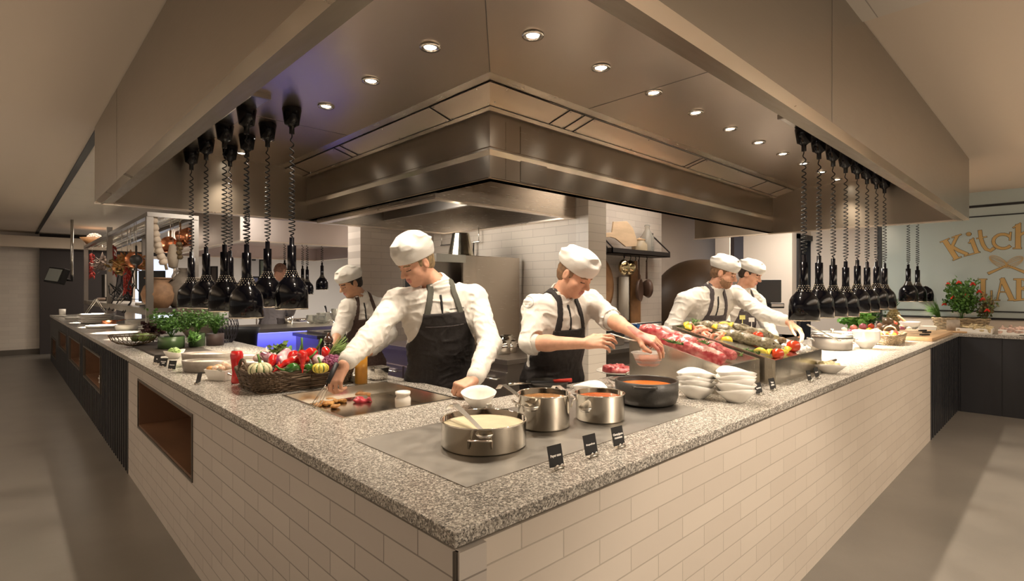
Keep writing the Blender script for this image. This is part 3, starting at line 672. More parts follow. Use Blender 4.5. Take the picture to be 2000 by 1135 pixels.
def ladle(label, base, tip_out, z_in, m=M_satin, bowl=True, L=None, name='ladle', hook=True):
    # flat handled ladle leaning on a rim: base = point in the sauce, tip_out = top end
    a = Vector(base); b = Vector(tip_out); t = thing(name, label, 'ladle', a)
    d = (b - a); n = 12; v = MB(); side = d.cross(UP).normalized()
    pts = []
    for i in range(n + 1):
        u = i / n; p = d * u
        if hook and u > .82: p = p - UP * ((u - .82) / .18) ** 2 * .035 + d.normalized() * ((u - .82) / .18) * .01
        pts.append(p)
    dn = side.cross(d).normalized()
    for i, p in enumerate(pts):
        w = .0075 + .004 * (i / n); 
        for sx, sz in ((-1, -1), (1, -1), (1, 1), (-1, 1)): v.v.append(tuple(p + side * w * sx + dn * .0012 * sz))
    for i in range(n):
        for j in range(4): v.f.append((i * 4 + j, i * 4 + (j + 1) % 4, i * 4 + 4 + (j + 1) % 4, i * 4 + 4 + j)); v.m.append(0); v.sm.append(False)
    v.f += [(3, 2, 1, 0), (n * 4, n * 4 + 1, n * 4 + 2, n * 4 + 3)]; v.m += [0, 0]; v.sm += [False] * 2
    obj('handle', v, m, t)
    if bowl: obj('bowl', MB().lathe([(.001, -.022), (.02, -.018), (.031, 0), (.030, .0), (.019, -.016), (.001, -.02)], (0, 0, .0), 16), m, t)
    return t
ladle('flat steel ladle standing in the cream sauce', at(946, 846, 1.66), at(880, 780, 1.86), 0)
ladle('steel ladle with curved handle in the gravy pot', at(1038, 792, 1.93), at(975, 744, 2.20), 0)
ladle('steel ladle with curved handle in the dark red sauce', at(1145, 795, 2.08), at(1080, 746, 2.28), 0)
# lids lying on the worktop
def lid(label, x, y, R, m, z=.9205, knob='loop', name='pot_lid'):
    t = thing(name, label, 'lid', (x, y, z))
    obj('lid_plate', MB().lathe([(0, .012), (R * .6, .011), (R * .93, .006), (R, .001), (R, 0), (R * .9, .002), (0, .008)], n=48), m, t)
    if knob == 'loop': obj('knob', MB().tube([(-.035, 0, .010), (-.032, 0, .030), (-.015, 0, .042), (.015, 0, .042), (.032, 0, .030), (.035, 0, .010)], .004, 8), M_chrome, t)
    else: obj('knob', MB().lathe([(0, .010), (.01, .010), (.012, .022), (.02, .030), (.018, .036), (0, .037)], n=18), m, t)
    for k in range(3): pass
    return t
q = onZ(1188, 765, .92); lid('dark ringed steel lid lying behind the black casserole', q.x, q.y, .125, M_steeld)
q = onZ(1232, 741, .92); lid('thin glass and steel lid with a loop knob beside the meat plate', q.x - .02, q.y, .11, M_satin)
# steel spoon rest and grey pepper pot behind the cream pan
q = onZ(955, 817, .92)
t = thing('salt_shaker', 'small fluted grey steel shaker behind the cream sauce pan', 'shaker', (q.x, q.y, .9225))
obj('shaker_body', MB().lathe([(0, 0), (.013, 0), (.0155, .006), (.0125, .05), (.0115, .055), (0, .056)], n=10, smooth=False), M_satin, t)
q = onZ(985, 808, .92); t = thing('spoon_rest', 'steel spoon resting on the worktop left of the gravy pot', 'spoon', (q.x, q.y, .9225), .6)
obj('spoon_bowl', MB().lathe([(.001, .001), (.018, .004), (.027, .010), (.025, .0095), (.016, .0035), (.001, .0)], n=18, sx=1.4), M_chrome, t)
obj('handle', MB().tube([(-.03, 0, .009), (-.06, 0, .014), (-.11, 0, .005)], .003, 6), M_chrome, t)
# ================================================================ WHITE WAVY BOWLS
M_porc = mat('white_porcelain', (.86, .83, .77), .18, coat=.6)
def wavy_mb(R=.09, h=.062, wave=.010, foot=.6, th=.0035, n=48, dip=2, ov=1.):
    mb = MB(); prof = [(0, 0), (.44, 0), (.47, .05), (.70, .38), (.87, .70), (1, 1)]
    rings = []
    def ringp(rf, zf, inner):
        out = []
        for i in range(n):
            a = 2 * PI * i / n; sq = 1 + .05 * math.cos(4 * a) * rf
            wz = wave * math.cos(dip * a) * (zf ** 2)
            r = (R * rf - (th if inner else 0)) * sq
            out.append((r * math.cos(a) * ov, r * math.sin(a), h * zf + wz + (th if inner and zf < .2 else 0)))
        return out
    for rf, zf in prof[1:]: rings.append(ringp(rf, zf, False))
    for rf, zf in reversed(prof[1:]): rings.append(ringp(max(rf, .08), zf, True))
    vs = [p for r in rings for p in r]; fs = []
    for k in range(len(rings) - 1):
        for i in range(n): j = (i + 1) % n; fs.append((k * n + i, k * n + j, (k + 1) * n + j, (k + 1) * n + i))
    fs.append(tuple(reversed(range(n)))); fs.append(tuple((len(rings) - 1) * n + i for i in range(n)))
    return mb.add(vs, fs, 0, True)
bowl_m = None
def wbowl(label, x, y, z, rz=0, s=1., group=None, tilt=0, m=None, zs=1.):
    global bowl_m
    o = obj('wavy_bowl', wavy_mb(), m or M_porc) if bowl_m is None or m else bowl_m.copy()
    if bowl_m is None and not m: bowl_m = o
    elif o.name not in COL.objects: COL.objects.link(o)
    o.location = (x, y, z); o.rotation_euler = (tilt, 0, rz); o.scale = (s, s, s * zs)
    return tag(o, label, 'bowl', group)
ob_ = obj('wavy_bowl', wavy_mb(R=.076, h=.066, wave=.017, dip=1), M_porc, loc=(.827, .903, .9205 + .0), rot=(0, 0, .81)); tag(ob_, 'single white wavy bowl beside the fist of the leaning chef', 'bowl')
q = onZ(1152, 776, .92); wbowl('white bowl lying upside down behind the steel pots', q.x, q.y, .9205, .3, .92, zs=1.05).rotation_euler = (0, 0, .3)
for k, (zz, rz, tl) in enumerate([(0, .3, 0), (.026, .5, .04), (.044, .1, -.04), (.062, .7, .05)]):
    wbowl('white wavy bowl, %s of the stack nearer the black casserole' % ['bottom', 'second from the bottom', 'second from the top', 'top'][k], 1.715, .335, .9205 + zz, rz, 1.0, 'stacked bowls left', tl)
for k, (zz, rz, tl) in enumerate([(0, .9, 0), (.026, .2, -.05), (.046, 1.2, .06), (.064, .6, -.04), (.082, .9, .05)]):
    wbowl('white wavy bowl, %s of the stack nearer the front edge' % ['bottom', 'second', 'middle', 'second from the top', 'top'][k], 1.765, .165, .9205 + zz, rz, 1.0, 'stacked bowls right', tl)
# ================================================================ SIGNS
M_card = mat('slate_card', (.012, .012, .013), .5); M_chalk = mat('chalk_white', (.85, .83, .8), .7)
def sign(label, x, y, ang, lines, w=.056, h=.062, size=.0105, tilt=-.22):
    t = thing('name_card', label, 'sign', (x, y, .9205), ang)
    size = min(size, w * .86 / (.50 * max(len(q_) for q_ in lines)))
    M = Matrix.Translation((0, 0, .006)) @ Matrix.Rotation(tilt, 4, 'X')
    c = obj('card', MB().hexa([M @ Vector(p) for p in [(-w / 2, 0, .002), (w / 2, 0, .002), (w / 2, .0015, .002), (-w / 2, .0015, .002), (-w / 2, 0, h), (w / 2, 0, h), (w / 2, .0015, h), (-w / 2, .0015, h)]]), M_card, t)
    for k, ln in enumerate(lines):
        p = M @ Vector((0, -.0006, h * .52 + (len(lines) - 1 - 2 * k) * size * .55))
        text('lettering', ln, size, M_chalk, c, p, (PI / 2 + tilt, 0, 0), .0002, bold=.0006)
    b = MB()
    for s in (-1, 1): b.tube([(s * .009 + .007 * math.cos(a), -.010, .008 + .007 * math.sin(a)) for a in [i * PI / 8 - .3 for i in range(11)]], .0016, 6)
    b.box((-.018, -.014, 0), (.018, .012, .002)).tube([(-.018, -.010, .006), (.018, -.010, .006)], .004, 8)
    obj('clip_base', b, M_chrome, t)
    return t
SG = [(.463, .118, ['Peper saus'], 'standing left of the other two by the cream pan'), (.626, .118, ['Stroganoff saus'], 'middle one of three by the pots'), (.769, .115, ['Champignon', 'roomsaus'], 'right one of three by the pots')]
for x, y, ln, lb in SG: sign('black card reading %s, %s' % (' '.join(ln), lb), x, y, -.08, ln, size=.0150 if len(ln[0]) < 12 and len(ln) == 1 else .0112)
sign('black card with white words in front of the meat box', 2.0, .148, -.08, ['Kogelbiefstuk'], .062, .055, .0105); sign('black card with two white lines, against the box corner', 2.17, .145, -.08, ['Verse', 'visfilets'], .062, .058, .012)
sign('left of a pair of black cards before the fish box', 2.60, .105, -.08, ['Limoen'], .05, .058, .011); sign('right of a pair of black cards before the fish box', 2.755, .112, -.08, ['Peterselie'], .056, .058, .011)
sign('black card, leftmost of three on the left edge', .075, 3.49, -.95, ['Sla'], .052, .058, .010); sign('black card with two words, middle of three on the left edge', .07, 3.26, -.95, ['Gemengde', 'noten'], .056, .058, .009)
sign('black card, nearest of three on the left edge', .085, 3.08, -.95, ['Couscous'], .056, .058, .009); sign('black card seen edge-on near the wooden-sided white dish', .075, 2.40, -2.2, ['Garnaal'], .056, .062, .009)
# ================================================================ STEEL DISPLAY BOXES WITH MEAT AND FISH
def disp_box(label, x0, x1, y0, y1, zf, zbk, dp):
    t = thing('display_box', label, 'display box', (x0, y0, .9205)); z0 = 0; w, d = x1 - x0, y1 - y0; zf -= .9205; zbk -= .9205; th = .012
    def wall(ax, ay, bx, by):   # outer box wall pieces following the slope
        zz = lambda y: zf + (zbk - zf) * y / d
        return [(ax, ay, z0), (bx, ay, z0), (bx, by, z0), (ax, by, z0), (ax, ay, zz(ay)), (bx, ay, zz(ay)), (bx, by, zz(by)), (ax, by, zz(by))]
    m = MB()
    for a in ((0, 0, w, th), (0, d - th, w, d), (0, th, th, d - th), (w - th, th, w, d - th)): m.hexa(wall(*a))
    obj('box_shell', m, steel('box_steel', (.62, .58, .51), .24, sc=(20, 20, 1.2)), t)
    zz = lambda y, dz: zf + (zbk - zf) * y / d - dz
    obj('inner_tray', MB().hexa([(th, th, zz(th, dp + .008)), (w - th, th, zz(th, dp + .008)), (w - th, d - th, zz(d, dp + .008)), (th, d - th, zz(d, dp + .008)), (th, th, zz(th, dp)), (w - th, th, zz(th, dp)), (w - th, d - th, zz(d, dp)), (th, d - th, zz(d, dp))]), M_satin, t)
    return t
MBX = (1.86, 2.31, .27, .81, 1.06, 1.20); FBX = (2.345, 3.13, .20, .82, 1.055, 1.215)
disp_box('steel display box with a sloping top holding raw meat', *MBX, .042); disp_box('steel display box with a sloping top holding whole fish and lemons', *FBX, .016)
def bedz(B, y, dz=.040): dz -= .026 if B is FBX else 0; return B[4] + (B[5] - B[4]) * (y - B[2]) / (B[3] - B[2]) - dz
M_meat = mat('raw_beef', (.36, .035, .045), .28, noise=.5, nscale=26, col2=(.52, .15, .14), bump=.25, bscale=60, coat=.3)
M_meat2 = mat('seasoned_beef', (.36, .05, .06), .3, noise=.5, nscale=60, col2=(.52, .16, .14), bump=.5, bscale=110, coat=.3)
M_fat = mat('beef_fat', (.66, .40, .34), .35, noise=.3, nscale=22, col2=(.55, .22, .20), bump=.2, bscale=50, coat=.3)
M_herb = mat('rosemary', (.10, .20, .04), .6, noise=.5, nscale=60)
M_fish = mat('trout_skin', (.12, .10, .055), .3, noise=.5, nscale=70, col2=(.27, .24, .16), bump=.35, bscale=160, coat=.4)
M_lem = mat('lemon_flesh', (.78, .66, .14), .35, noise=.2, nscale=60, bump=.1); M_lemr = mat('lemon_rind', (.80, .62, .06), .4, bump=.1, bscale=150)
def loin(name, label, pts, rr, mats, fat=None, seed=1, flat=.75):
    P = [Vector(p) for p in pts]; lo = np.min([p[:] for p in P], 0) - max(rr) - .03; hi = np.max([p[:] for p in P], 0) + max(rr) + .03
    s = SDF(lo, hi, .006)
    for a, b, r0, r1 in zip(P[:-1], P[1:], rr[:-1], rr[1:]): s.cap(a, b, r0, r1, .02)
    s.noise(.008, 22, seed, .05); s.noise(.004, 70, seed + 5, .03)
    def mf(c): 
        v = vnoise(c * 14, 1., seed + 9) 
        return ((v > .05) & (c[:, 2] > fat(c))).astype(int) if fat else np.zeros(len(c), int)
    o = s.build(name, mats, mfn=mf); return tag(o, label, 'meat')
y = lambda v, dz=0: bedz(MBX, v, dz)
loin('beef_loin', 'long raw beef loin with a white fat edge, nearest in the meat box', [(1.965, .765, y(.765, -.018)), (1.965, .70, y(.70, -.008)), (1.975, .56, y(.56, -.002)), (1.990, .42, y(.42, .0)), (2.0, .355, y(.355, .0))], [.044, .045, .042, .040, .036], [M_meat, M_fat], lambda c: 1.0 + .26 * (c[:, 1] - .27) / .54 + .048 - 3 * (c[:, 0] - 1.975) * 0 + .0, 3)
loin('beef_fillet', 'pale slim strip of veal behind the beef loin', [(2.10, .79, y(.79, -.02)), (2.11, .66, y(.66, -.01)), (2.12, .56, y(.56, -.008))], [.026, .03, .028], [M_fat, M_meat], lambda c: 0 * c[:, 0], 11)
loin('beef_fillet', 'dark seasoned beef fillet behind the loin', [(2.13, .52, y(.52, -.008)), (2.15, .44, y(.44, -.004)), (2.17, .36, y(.36, -.002))], [.034, .038, .028], [M_meat2], None, 17)
def sprig(label, p, n=26, L=.1, r=.0022, m=M_herb, spread=.03, up=.02, name='rosemary_sprig', cat='herb', seed=0, ang=None):
    rnd = random.Random(seed); mb = MB(); ang = rnd.uniform(0, 6) if ang is None else ang
    d = Vector((math.cos(ang), math.sin(ang), .1)); mb.tube([(0, 0, 0), tuple(d * L)], r * .8, 5)
    for i in range(n):
        u = rnd.random(); b = d * L * u; e = b + Vector((rnd.uniform(-1, 1) * spread, rnd.uniform(-1, 1) * spread, rnd.uniform(0, 1) * up)) + d * .012
        mb.tube([tuple(b), tuple((b + e) / 2 + UP * .003), tuple(e)], [r, r * 1.1, r * .3], 4)
    return tag(obj(name, mb, m, loc=p), label, cat)
sprig('bunch of green rosemary lying against the near side of the loin', (1.90, .50, y(.50, -.028)), 60, .10, seed=1, ang=1.5)
sprig('small rosemary sprig across the middle of the loin', (1.93, .38, y(.40, -.062)), 30, .07, seed=2, ang=.9)
sprig('rosemary sprig at the right inner side of the meat box', (2.235, .33, y(.33, 0)), 50, .14, seed=3, ang=1.6)
# fish
def trout(label, p, L, ang, r=.052, seed=0):
    s = SDF((-L * .6, -.09, -.02), (L * .6, .09, .11), .005)
    for a, b, ra, rb in ((-.42, -.28, .026, .045), (-.28, -.05, .045, r), (-.05, .18, r, .042), (.18, .36, .042, .020), (.36, .46, .020, .012)):
        s.cap((a * L, 0, .035), (b * L, 0, .035 if b < .3 else .03), ra * .9, rb * .9, .02)
    s.cap((.44 * L, 0, .03), (.56 * L, .035, .03), .007, .004, .006); s.cap((.44 * L, 0, .03), (.56 * L, -.035, .03), .007, .004, .006)
    s.cap((-.02 * L, .0, .075), (.10 * L, 0, .082), .007, .004, .01); s.noise(.002, 60, seed)
    o = s.build('trout', [M_fish]); o.location = p; sl = math.atan2(FBX[5] - FBX[4], FBX[3] - FBX[2])
    o.rotation_euler = Euler((0, 0, ang)); o.rotation_euler = (Matrix.Rotation(sl, 3, 'X') @ Matrix.Rotation(ang, 3, 'Z')).to_euler()
    o.scale = (1, 1, .8)
    e = MB()
    for sy in (-1, 1): e.ball((-.36 * L, sy * .026, .052), (.007, .004, .007), 8)
    obj('eye', e, mat('fish_eye', (.05, .03, .02), .1), o)
    obj('mouth', MB().tube([(-.455 * L, -.012, .034), (-.465 * L, 0, .035), (-.455 * L, .012, .034)], .004, 6), mat('gill_red', (.25, .05, .05), .3), o)
    return tag(o, label, 'fish')
z = lambda v, dz=0: bedz(FBX, v, dz)
trout('large speckled trout lying along the near side of the fish box', (2.60, .47, z(.47, .036)), .42, PI / 2 + .32, .042, 1)
trout('second trout lying farther back in the fish box', (2.86, .58, z(.58, .036)), .36, PI / 2 + .55, .038, 2)
trout('third trout partly under lemon wedges at the back left', (2.62, .68, z(.68, .036)), .26, PI / 2 + .4, .036, 3)
def wedge_mb():
    m = MB(); n = 10
    for s in (0, 1): pass
    v = [(-.033, 0, 0), (.033, 0, 0)] + [(.033 * math.cos(PI * i / n), 0, .0) for i in range(0)]
    ringA = []; 
    for i in range(n + 1):
        a = PI * i / n; ringA.append((-.034 * math.cos(a), 0.0 + .0, 0))
    vs = []; 
    for i in range(n + 1):
        a = PI * i / n; u = -.034 * math.cos(a); r = .024 * math.sin(a)
        vs += [(u, 0, r * .0), (u, r, 0), (u, r * .75, r * .7), (u, 0, r)]
    fs = []
    for i in range(n):
        for j in range(3): fs.append((i * 4 + j, i * 4 + j + 1, i * 4 + 5 + j, i * 4 + 4 + j))
        fs.append((i * 4 + 3, i * 4, i * 4 + 4, i * 4 + 7))
    m.add(vs, fs, 0, True)
    for k in range(len(m.m)): m.m[k] = 1 if k % 4 in (1, 2) else 0
    return m
wl = tag(obj('lemon_wedge', wedge_mb(), [M_lem, M_lemr]), 'x y z w', 'lemon', 'lemon wedges in the fish box')
LW = [(2.40, .30, 1.2), (2.47, .27, .2), (2.53, .62, .5), (2.56, .56, 2.2), (2.69, .69, 1.), (2.76, .62, .3), (2.86, .72, 1.9), (2.95, .60, .9), (2.56, .245, 2.8), (2.70, .26, .4), (2.42, .50, 1.1), (2.40, .73, .7), (2.46, .78, .2), (3.0, .50, 1.4)]
wn = ['at the front left corner', 'right beside the front left tomato', 'standing up behind the first trout', 'lying left of the upright wedge', 'at the far middle edge', 'leaning on the second trout', 'near the farthest rim', 'on the right half near the far rim', 'at the front between two tomatoes', 'at the front centre edge', 'on the left rim beside the trout back', 'at the rear left corner', 'behind the prawns', 'right of the second trout head']
for k, (x, yy, a) in enumerate(LW):
    o = wl if k == 0 else wl.copy()
    if k: COL.objects.link(o)
    o.location = (x, yy, z(yy, .038) + (.045 if k in (2, 5) else .012)); o.scale = (1.35,) * 3; o.rotation_euler = (.25 + (.6 if k % 3 == 0 else 0), 0, a); o['label'] = 'yellow lemon wedge ' + wn[k]
M_tom = mat('tomato_skin', (.62, .06, .02), .12, coat=.7); M_stem = mat('green_stem', (.10, .22, .05), .6)
def tomato(label, p, r=.034, m=None, group=None, name='tomato', cat='tomato', stem=True):
    t = thing(name, label, cat, p, group=group)
    obj('flesh', MB().lathe([(0, .02 * r / .034), (r * .5, 0), (r * .9, r * .35), (r, r * .85), (r * .85, r * 1.4), (r * .4, r * 1.68), (0, r * 1.56)], n=20), m or M_tom, t)
    if stem: obj('stalk', MB().tube([(0, 0, r * 1.5), (.002, 0, r * 1.8)], .0025, 5), M_stem, t)
    return t
for (x, yy, r, lb) in [(2.475, .235, .034, 'orange red tomato at the front left of the fish box'), (2.83, .27, .040, 'big red tomato at the front right of the fish box'), (2.82, .48, .034, 'red tomato in the middle of the fish box')]: tomato(lb, (x, yy, z(yy, .040)), r)
M_onion = mat('grilled_onion', (.22, .15, .07), .5, noise=.6, nscale=50, bump=.6, bscale=70)
for k, (x, yy, r) in enumerate([(2.74, .52, .036), (2.72, .38, .032), (2.95, .38, .03)]):
    o = obj('seasoned_potato', MB().ball((0, 0, r * .8), (r, r * .9, r * .8), 14), M_onion, loc=(x, yy, z(yy, .041))); tag(o, 'brown herbed stuffed onion ' + ['behind the middle tomato', 'between the trout and the front tomato', 'at the right rim of the fish box'][k], 'vegetable')
M_prawn = mat('cooked_prawn', (.72, .20, .10), .3, noise=.4, nscale=40, col2=(.85, .60, .50))
pm = MB(); pp = [(.034 * math.cos(a), .034 * math.sin(a), .012) for a in [i * .33 for i in range(12)]]
pm.tube(pp, [.006, .010, .013, .014, .014, .013, .012, .011, .010, .008, .006, .009], 8); pm.tube([pp[0], (.06, -.02, .02), (.075, -.045, .03)], .001, 4)
pr0 = tag(obj('prawn', pm, M_prawn), 'curled pink prawn', 'prawn', 'prawns in the fish box')
for k in range(7):
    o = pr0 if k == 0 else pr0.copy()
    if k: COL.objects.link(o)
    x, yy = [(2.42, .62), (2.47, .66), (2.40, .68), (2.45, .57), (2.50, .71), (2.44, .74), (2.40, .56)][k]
    o.location = (x, yy, z(yy, .038) + .012 * (k % 2)); o.rotation_euler = (.3, .2 * k, 1.1 * k)
    o['label'] = 'curled pink prawn ' + ['at the centre of the prawn pile', 'right of the pile centre', 'at the left rim', 'nearest the big trout', 'highest and farthest right', 'at the very back', 'lowest at the left rim'][k]
sprig('dark green herbs along the left rim under the big trout', (2.385, .30, z(.30, .03)), 90, .30, .003, spread=.035, seed=5, ang=1.45)
sprig('dark herb stalks at the rear left corner of the fish box', (2.42, .76, z(.76, .03)), 70, .22, .003, spread=.04, up=.04, seed=6, ang=.2)
ice = MB(); rr_ = random.Random(4)
for i in range(60): ice.ball((rr_.uniform(2.88, 3.10), rr_.uniform(.24, .42), 0), rr_.uniform(.008, .014), 6)
for i in range(len(ice.v)): a_ = ice.v[i]; ice.v[i] = (a_[0], a_[1], a_[2] + z(a_[1], .034))
tag(obj('crushed_ice', ice, mat('ice', (.85, .86, .86), .15, spec=.8)), 'crushed white ice in the front right of the fish box', 'ice', kind='stuff')
for k, (px, py, t_, c_) in enumerate([(1450, 632, 3.75, (.75, .72, .25)), (1468, 634, 3.72, (.85, .83, .8))]):
    p = at(px, py, t_); p.z = z(p.y, .03) + .02
    sg = tag(obj('price_card', MB().box((-.02, -.001, 0), (.02, .001, .03)).box((-.002, -.001, -.05), (.002, .001, 0)), mat('card%d' % k, c_, .6), loc=p + Vector((0, 0, .035)), rot=(0, 0, -.7)), ['small yellow card stuck in the fish display', 'small white card stuck in the fish display'][k], 'card')
# ================================================================ PEOPLE
M_skin = mat('skin_fair', (.66, .36, .24), .5, noise=.12, nscale=30, sss=.12, bump=.05, bscale=120)
M_skin2 = mat('skin_tan', (.56, .31, .19), .5, noise=.12, nscale=30, sss=.12)
M_lip = mat('lip_skin', (.50, .19, .15), .45); M_brow = mat('brow_hair', (.20, .11, .05), .8); M_lash = mat('lash_line', (.09, .05, .035), .6)
M_jack = mat('chef_white', (.66, .63, .58), .8, bump=.12, bscale=260)
M_hat = mat('hat_white', (.66, .64, .60), .85, bump=.15, bscale=240)
M_apr = mat('apron_black', (.022, .018, .018), .7, noise=.3, nscale=60, bump=.2, bscale=300)
M_aprg = mat('apron_charcoal', (.075, .062, .065), .75, noise=.3, nscale=60, bump=.2, bscale=300)
M_aprb = mat('apron_brown', (.085, .05, .04), .75, noise=.3, nscale=60, bump=.2, bscale=300)
M_pipe = mat('piping_black', (.012, .012, .012), .6); M_trou = mat('trousers_dark', (.03, .03, .035), .8)
M_strap = mat('strap_grey', (.085, .085, .07), .75, bump=.2, bscale=300)
def hairm(c): return mat('hair_%d' % int(c[0] * 1000), c, .6, noise=.5, nscale=90, stretch=(1, 1, .3))
M_thread = mat('thread_grey', (.30, .30, .30), .8)
def V(*a): return Vector(a)
def frame(fw, up):
    fw = Vector(fw).normalized(); up = Vector(up); r = fw.cross(up).normalized(); up = r.cross(fw).normalized()
    return r, fw, up
def hand_prims(s, W, d, nb, side, curl, spread=.10, k=.0035, sc=1., thumb=.6, tcurl=.4):
    # W wrist, d pointing direction, nb = normal out of the BACK of the hand, side = +1 thumb towards d x nb
    d = Vector(d).normalized(); nb = Vector(nb); nb = (nb - d * nb.dot(d)).normalized(); x = d.cross(nb).normalized() * side   # x towards the thumb
    tips = []
    offs = [.030, .010, -.011, -.030]; Lm = [.088, .091, .086, .078]; seg = [(.042, .026, .022), (.047, .029, .023), (.043, .027, .022), (.034, .021, .019)]
    for i in range(4):
        k0 = W + d * .012 * sc + x * offs[i] * .55 * sc; kn = W + d * Lm[i] * sc + x * offs[i] * sc + nb * (.004 if i in (1, 2) else 0) * sc
        s.cap(k0, kn, .0135 * sc, .0112 * sc, .012 * sc)
    s.cap(W + d * .02 * sc + x * .018 * sc - nb * .006 * sc, W + d * .06 * sc + x * .012 * sc - nb * .008 * sc, .016 * sc, .012 * sc, .012)
    s.cap(W + d * .02 * sc - x * .016 * sc - nb * .006 * sc, W + d * .065 * sc - x * .018 * sc - nb * .007 * sc, .014 * sc, .011 * sc, .012)
    for i in range(4):
        p = W + d * Lm[i] * sc + x * offs[i] * sc + nb * (.004 if i in (1, 2) else 0) * sc
        cu = curl[i] if hasattr(curl, '__len__') else curl; ang = 0; dirx = (d + x * spread * (1.5 - i)).normalized(); r = .0098 * sc * (.93 if i == 3 else 1)
        for j in range(3):
            ang += cu * (1.0, 1.15, .7)[j]; dd = dirx * math.cos(ang) - nb * math.sin(ang); q = p + dd * seg[i][j] * sc
            s.cap(p, q, r, r * .92, k if j else .006); p = q; r *= .92
        tips.append(p)
    b = W + d * .022 * sc + x * .024 * sc - nb * .006 * sc; td = (d * (1 - thumb) + x * thumb - nb * .25).normalized()
    m = b + td * .040 * sc; s.cap(b, m, .0155 * sc, .0125 * sc, .012)
    td2 = (td * (1 - tcurl) + d * tcurl - x * tcurl * .3 - nb * .3 * tcurl).normalized(); m2 = m + td2 * .030 * sc; s.cap(m, m2, .012 * sc, .0105 * sc, .005)
    m3 = m2 + (td2 * .8 + d * .3 - x * .2).normalized() * .022 * sc; s.cap(m2, m3, .0105 * sc, .0088 * sc, .004)
    return tips
def person(label, J, res=.005, skin=None, hair=(.25, .16, .08), apron=None, hatp={}, girth=1., sleeves=(1., 1.), hands=None, beard=False, strap=None, bib=.0, pocket=True, jacket=None, hat=True, group=None, straps=True, wrinkle=1., parts=None):
    skin = skin or M_skin; apron = apron or M_apr; strap = strap or apron
    H = Vector(J['head']); hr, hf, hu = frame(J['hf'], J.get('hu', (0, 0, 1)))
    HM = np.array([[hr[i], hf[i], hu[i]] for i in range(3)])
    h = lambda x, y, z: H + hr * x + hf * y + hu * z
    hl = lambda c: (c - np.array(H[:])) @ HM
    N_ = Vector(J['neck']); P = Vector(J['pelvis']); SL = Vector(J['sl']); SR = Vector(J['sr']); EL, ER, WL, WR = (Vector(J[q]) for q in ('el', 'er', 'wl', 'wr'))
    ur = (SR - SL).normalized(); up = (N_ - P).normalized(); uf = ur.cross(up).normalized(); ur = up.cross(uf).normalized()
    if 'lift' in J: pass
    TM = np.array([[ur[i], uf[i], up[i]] for i in range(3)]); T = (N_ - P).length
    tp_ = lambda x, y, z: P + ur * x + uf * y + up * z * T
    tl = lambda c: (c - np.array(P[:])) @ TM
    feet = [Vector((P.x, P.y, .04)) + Vector((ur.x, ur.y, 0)) * q for q in (-.13, .13)]; knees = [(tp_(q * .8, .02, 0) + f_) / 2 + Vector((uf.x, uf.y, 0)) * .03 for q, f_ in zip((-.11, .11), feet)]; hips = [tp_(q, 0, -.02) for q in (-.095, .095)]
    allp = [H, H + hu * .2, N_, P, SL, SR, EL, ER, WL, WR, *feet, *knees]
    lo = np.min([p[:] for p in allp], 0) - .2; hi = np.max([p[:] for p in allp], 0) + .2; lo[2] = -.01
    sw = (SR - SL).length / 2
    def torso(s, g, k=.05, legs=True, skirt=False):
        G = girth
        s.ell(tp_(0, .0, .70), (sw * .92 + g, .115 * G + g, T * .30 + g), TM, k); s.ell(tp_(0, .006 * G, .38), (sw * .80 * G + g, .118 * G + g, T * .34 + g), TM, k); s.ell(tp_(0, 0, .06), (sw * .84 * G + g, .125 * G + g, T * .26 + g), TM, k)
        s.cap(tp_(-sw * .55, 0, .90), SL, .062 + g, .060 + g, k); s.cap(tp_(sw * .55, 0, .90), SR, .062 + g, .060 + g, k)
        s.cap(tp_(0, -.01, .88), N_, .085 + g, .060 + g, .05)
    def legs(s, g, lo_=True):
        for hp, kn, ft in zip(hips, knees, feet):
            s.cap(hp, kn, .085 + g, .060 + g, .03); s.cap(kn, ft + UP * .05, .058 + g, .042 + g, .02)
    s = SDF(lo, hi, res)
    torso(s, -.004); legs(s, -.004)
    for ft in feet: s.cap(ft, ft + Vector((uf.x, uf.y, 0)) * .17, .042, .035, .02)
    for a, e, w in ((SL, EL, WL), (SR, ER, WR)):
        s.cap(a, e, .050, .041, .03); s.cap(e, e + (w - e) * .35, .043, .042, .02); s.cap(e + (w - e) * .3, w, .041, .027, .02)
    # head
    s.cap(h(0, -.02, -.07), N_ + (H - N_) * .12, .054, .060, .03)
    s.ell(h(0, -.012, .03), (.078, .098, .090), HM, .02); s.ell(h(0, .024, -.032), (.060, .068, .080), HM, .03); s.ell(h(0, .010, -.06), (.058, .060, .045), HM, .03)
    s.ell(h(0, .060, -.094), (.026, .024, .022), HM, .03); s.cap(h(-.034, .078, .020), h(.034, .078, .020), .0115, None, .015)
    for q in (-1, 1):
        s.ell(h(q * .031, .094, .000), (.017, .013, .011), HM, .012, 'sub'); s.ell(h(q * .031, .078, -.002), (.0145, .011, .010), HM, .004)
        s.ell(h(q * .042, .056, -.032), (.022, .022, .020), HM, .02); s.ell(h(q * .0125, .098, -.036), (.0095, .011, .008), HM, .006)
        s.ell(h(q * .079, -.008, -.008), (.0085, .019, .031), HM, .008); s.ell(h(q * .0875, -.004, -.006), (.005, .010, .018), HM, .004, 'sub')
    s.cap(h(0, .086, .010), h(0, .110, -.026), .0085, .0115, .010); s.ell(h(0, .113, -.031), (.0115, .0105, .009), HM, .006)
    s.ell(h(0, .086, -.060), (.024, .012, .0075), HM, .007); s.ell(h(0, .084, -.0715), (.020, .012, .0075), HM, .007); s.cap(h(-.020, .100, -.0655), h(.020, .100, -.0655), .0035, None, .004, 'sub')
    for sd in ('l', 'r'):
        if hands and hands.get(sd): q = hands[sd]; hand_prims(s, WL if sd == 'l' else WR, *q[0], **q[1])
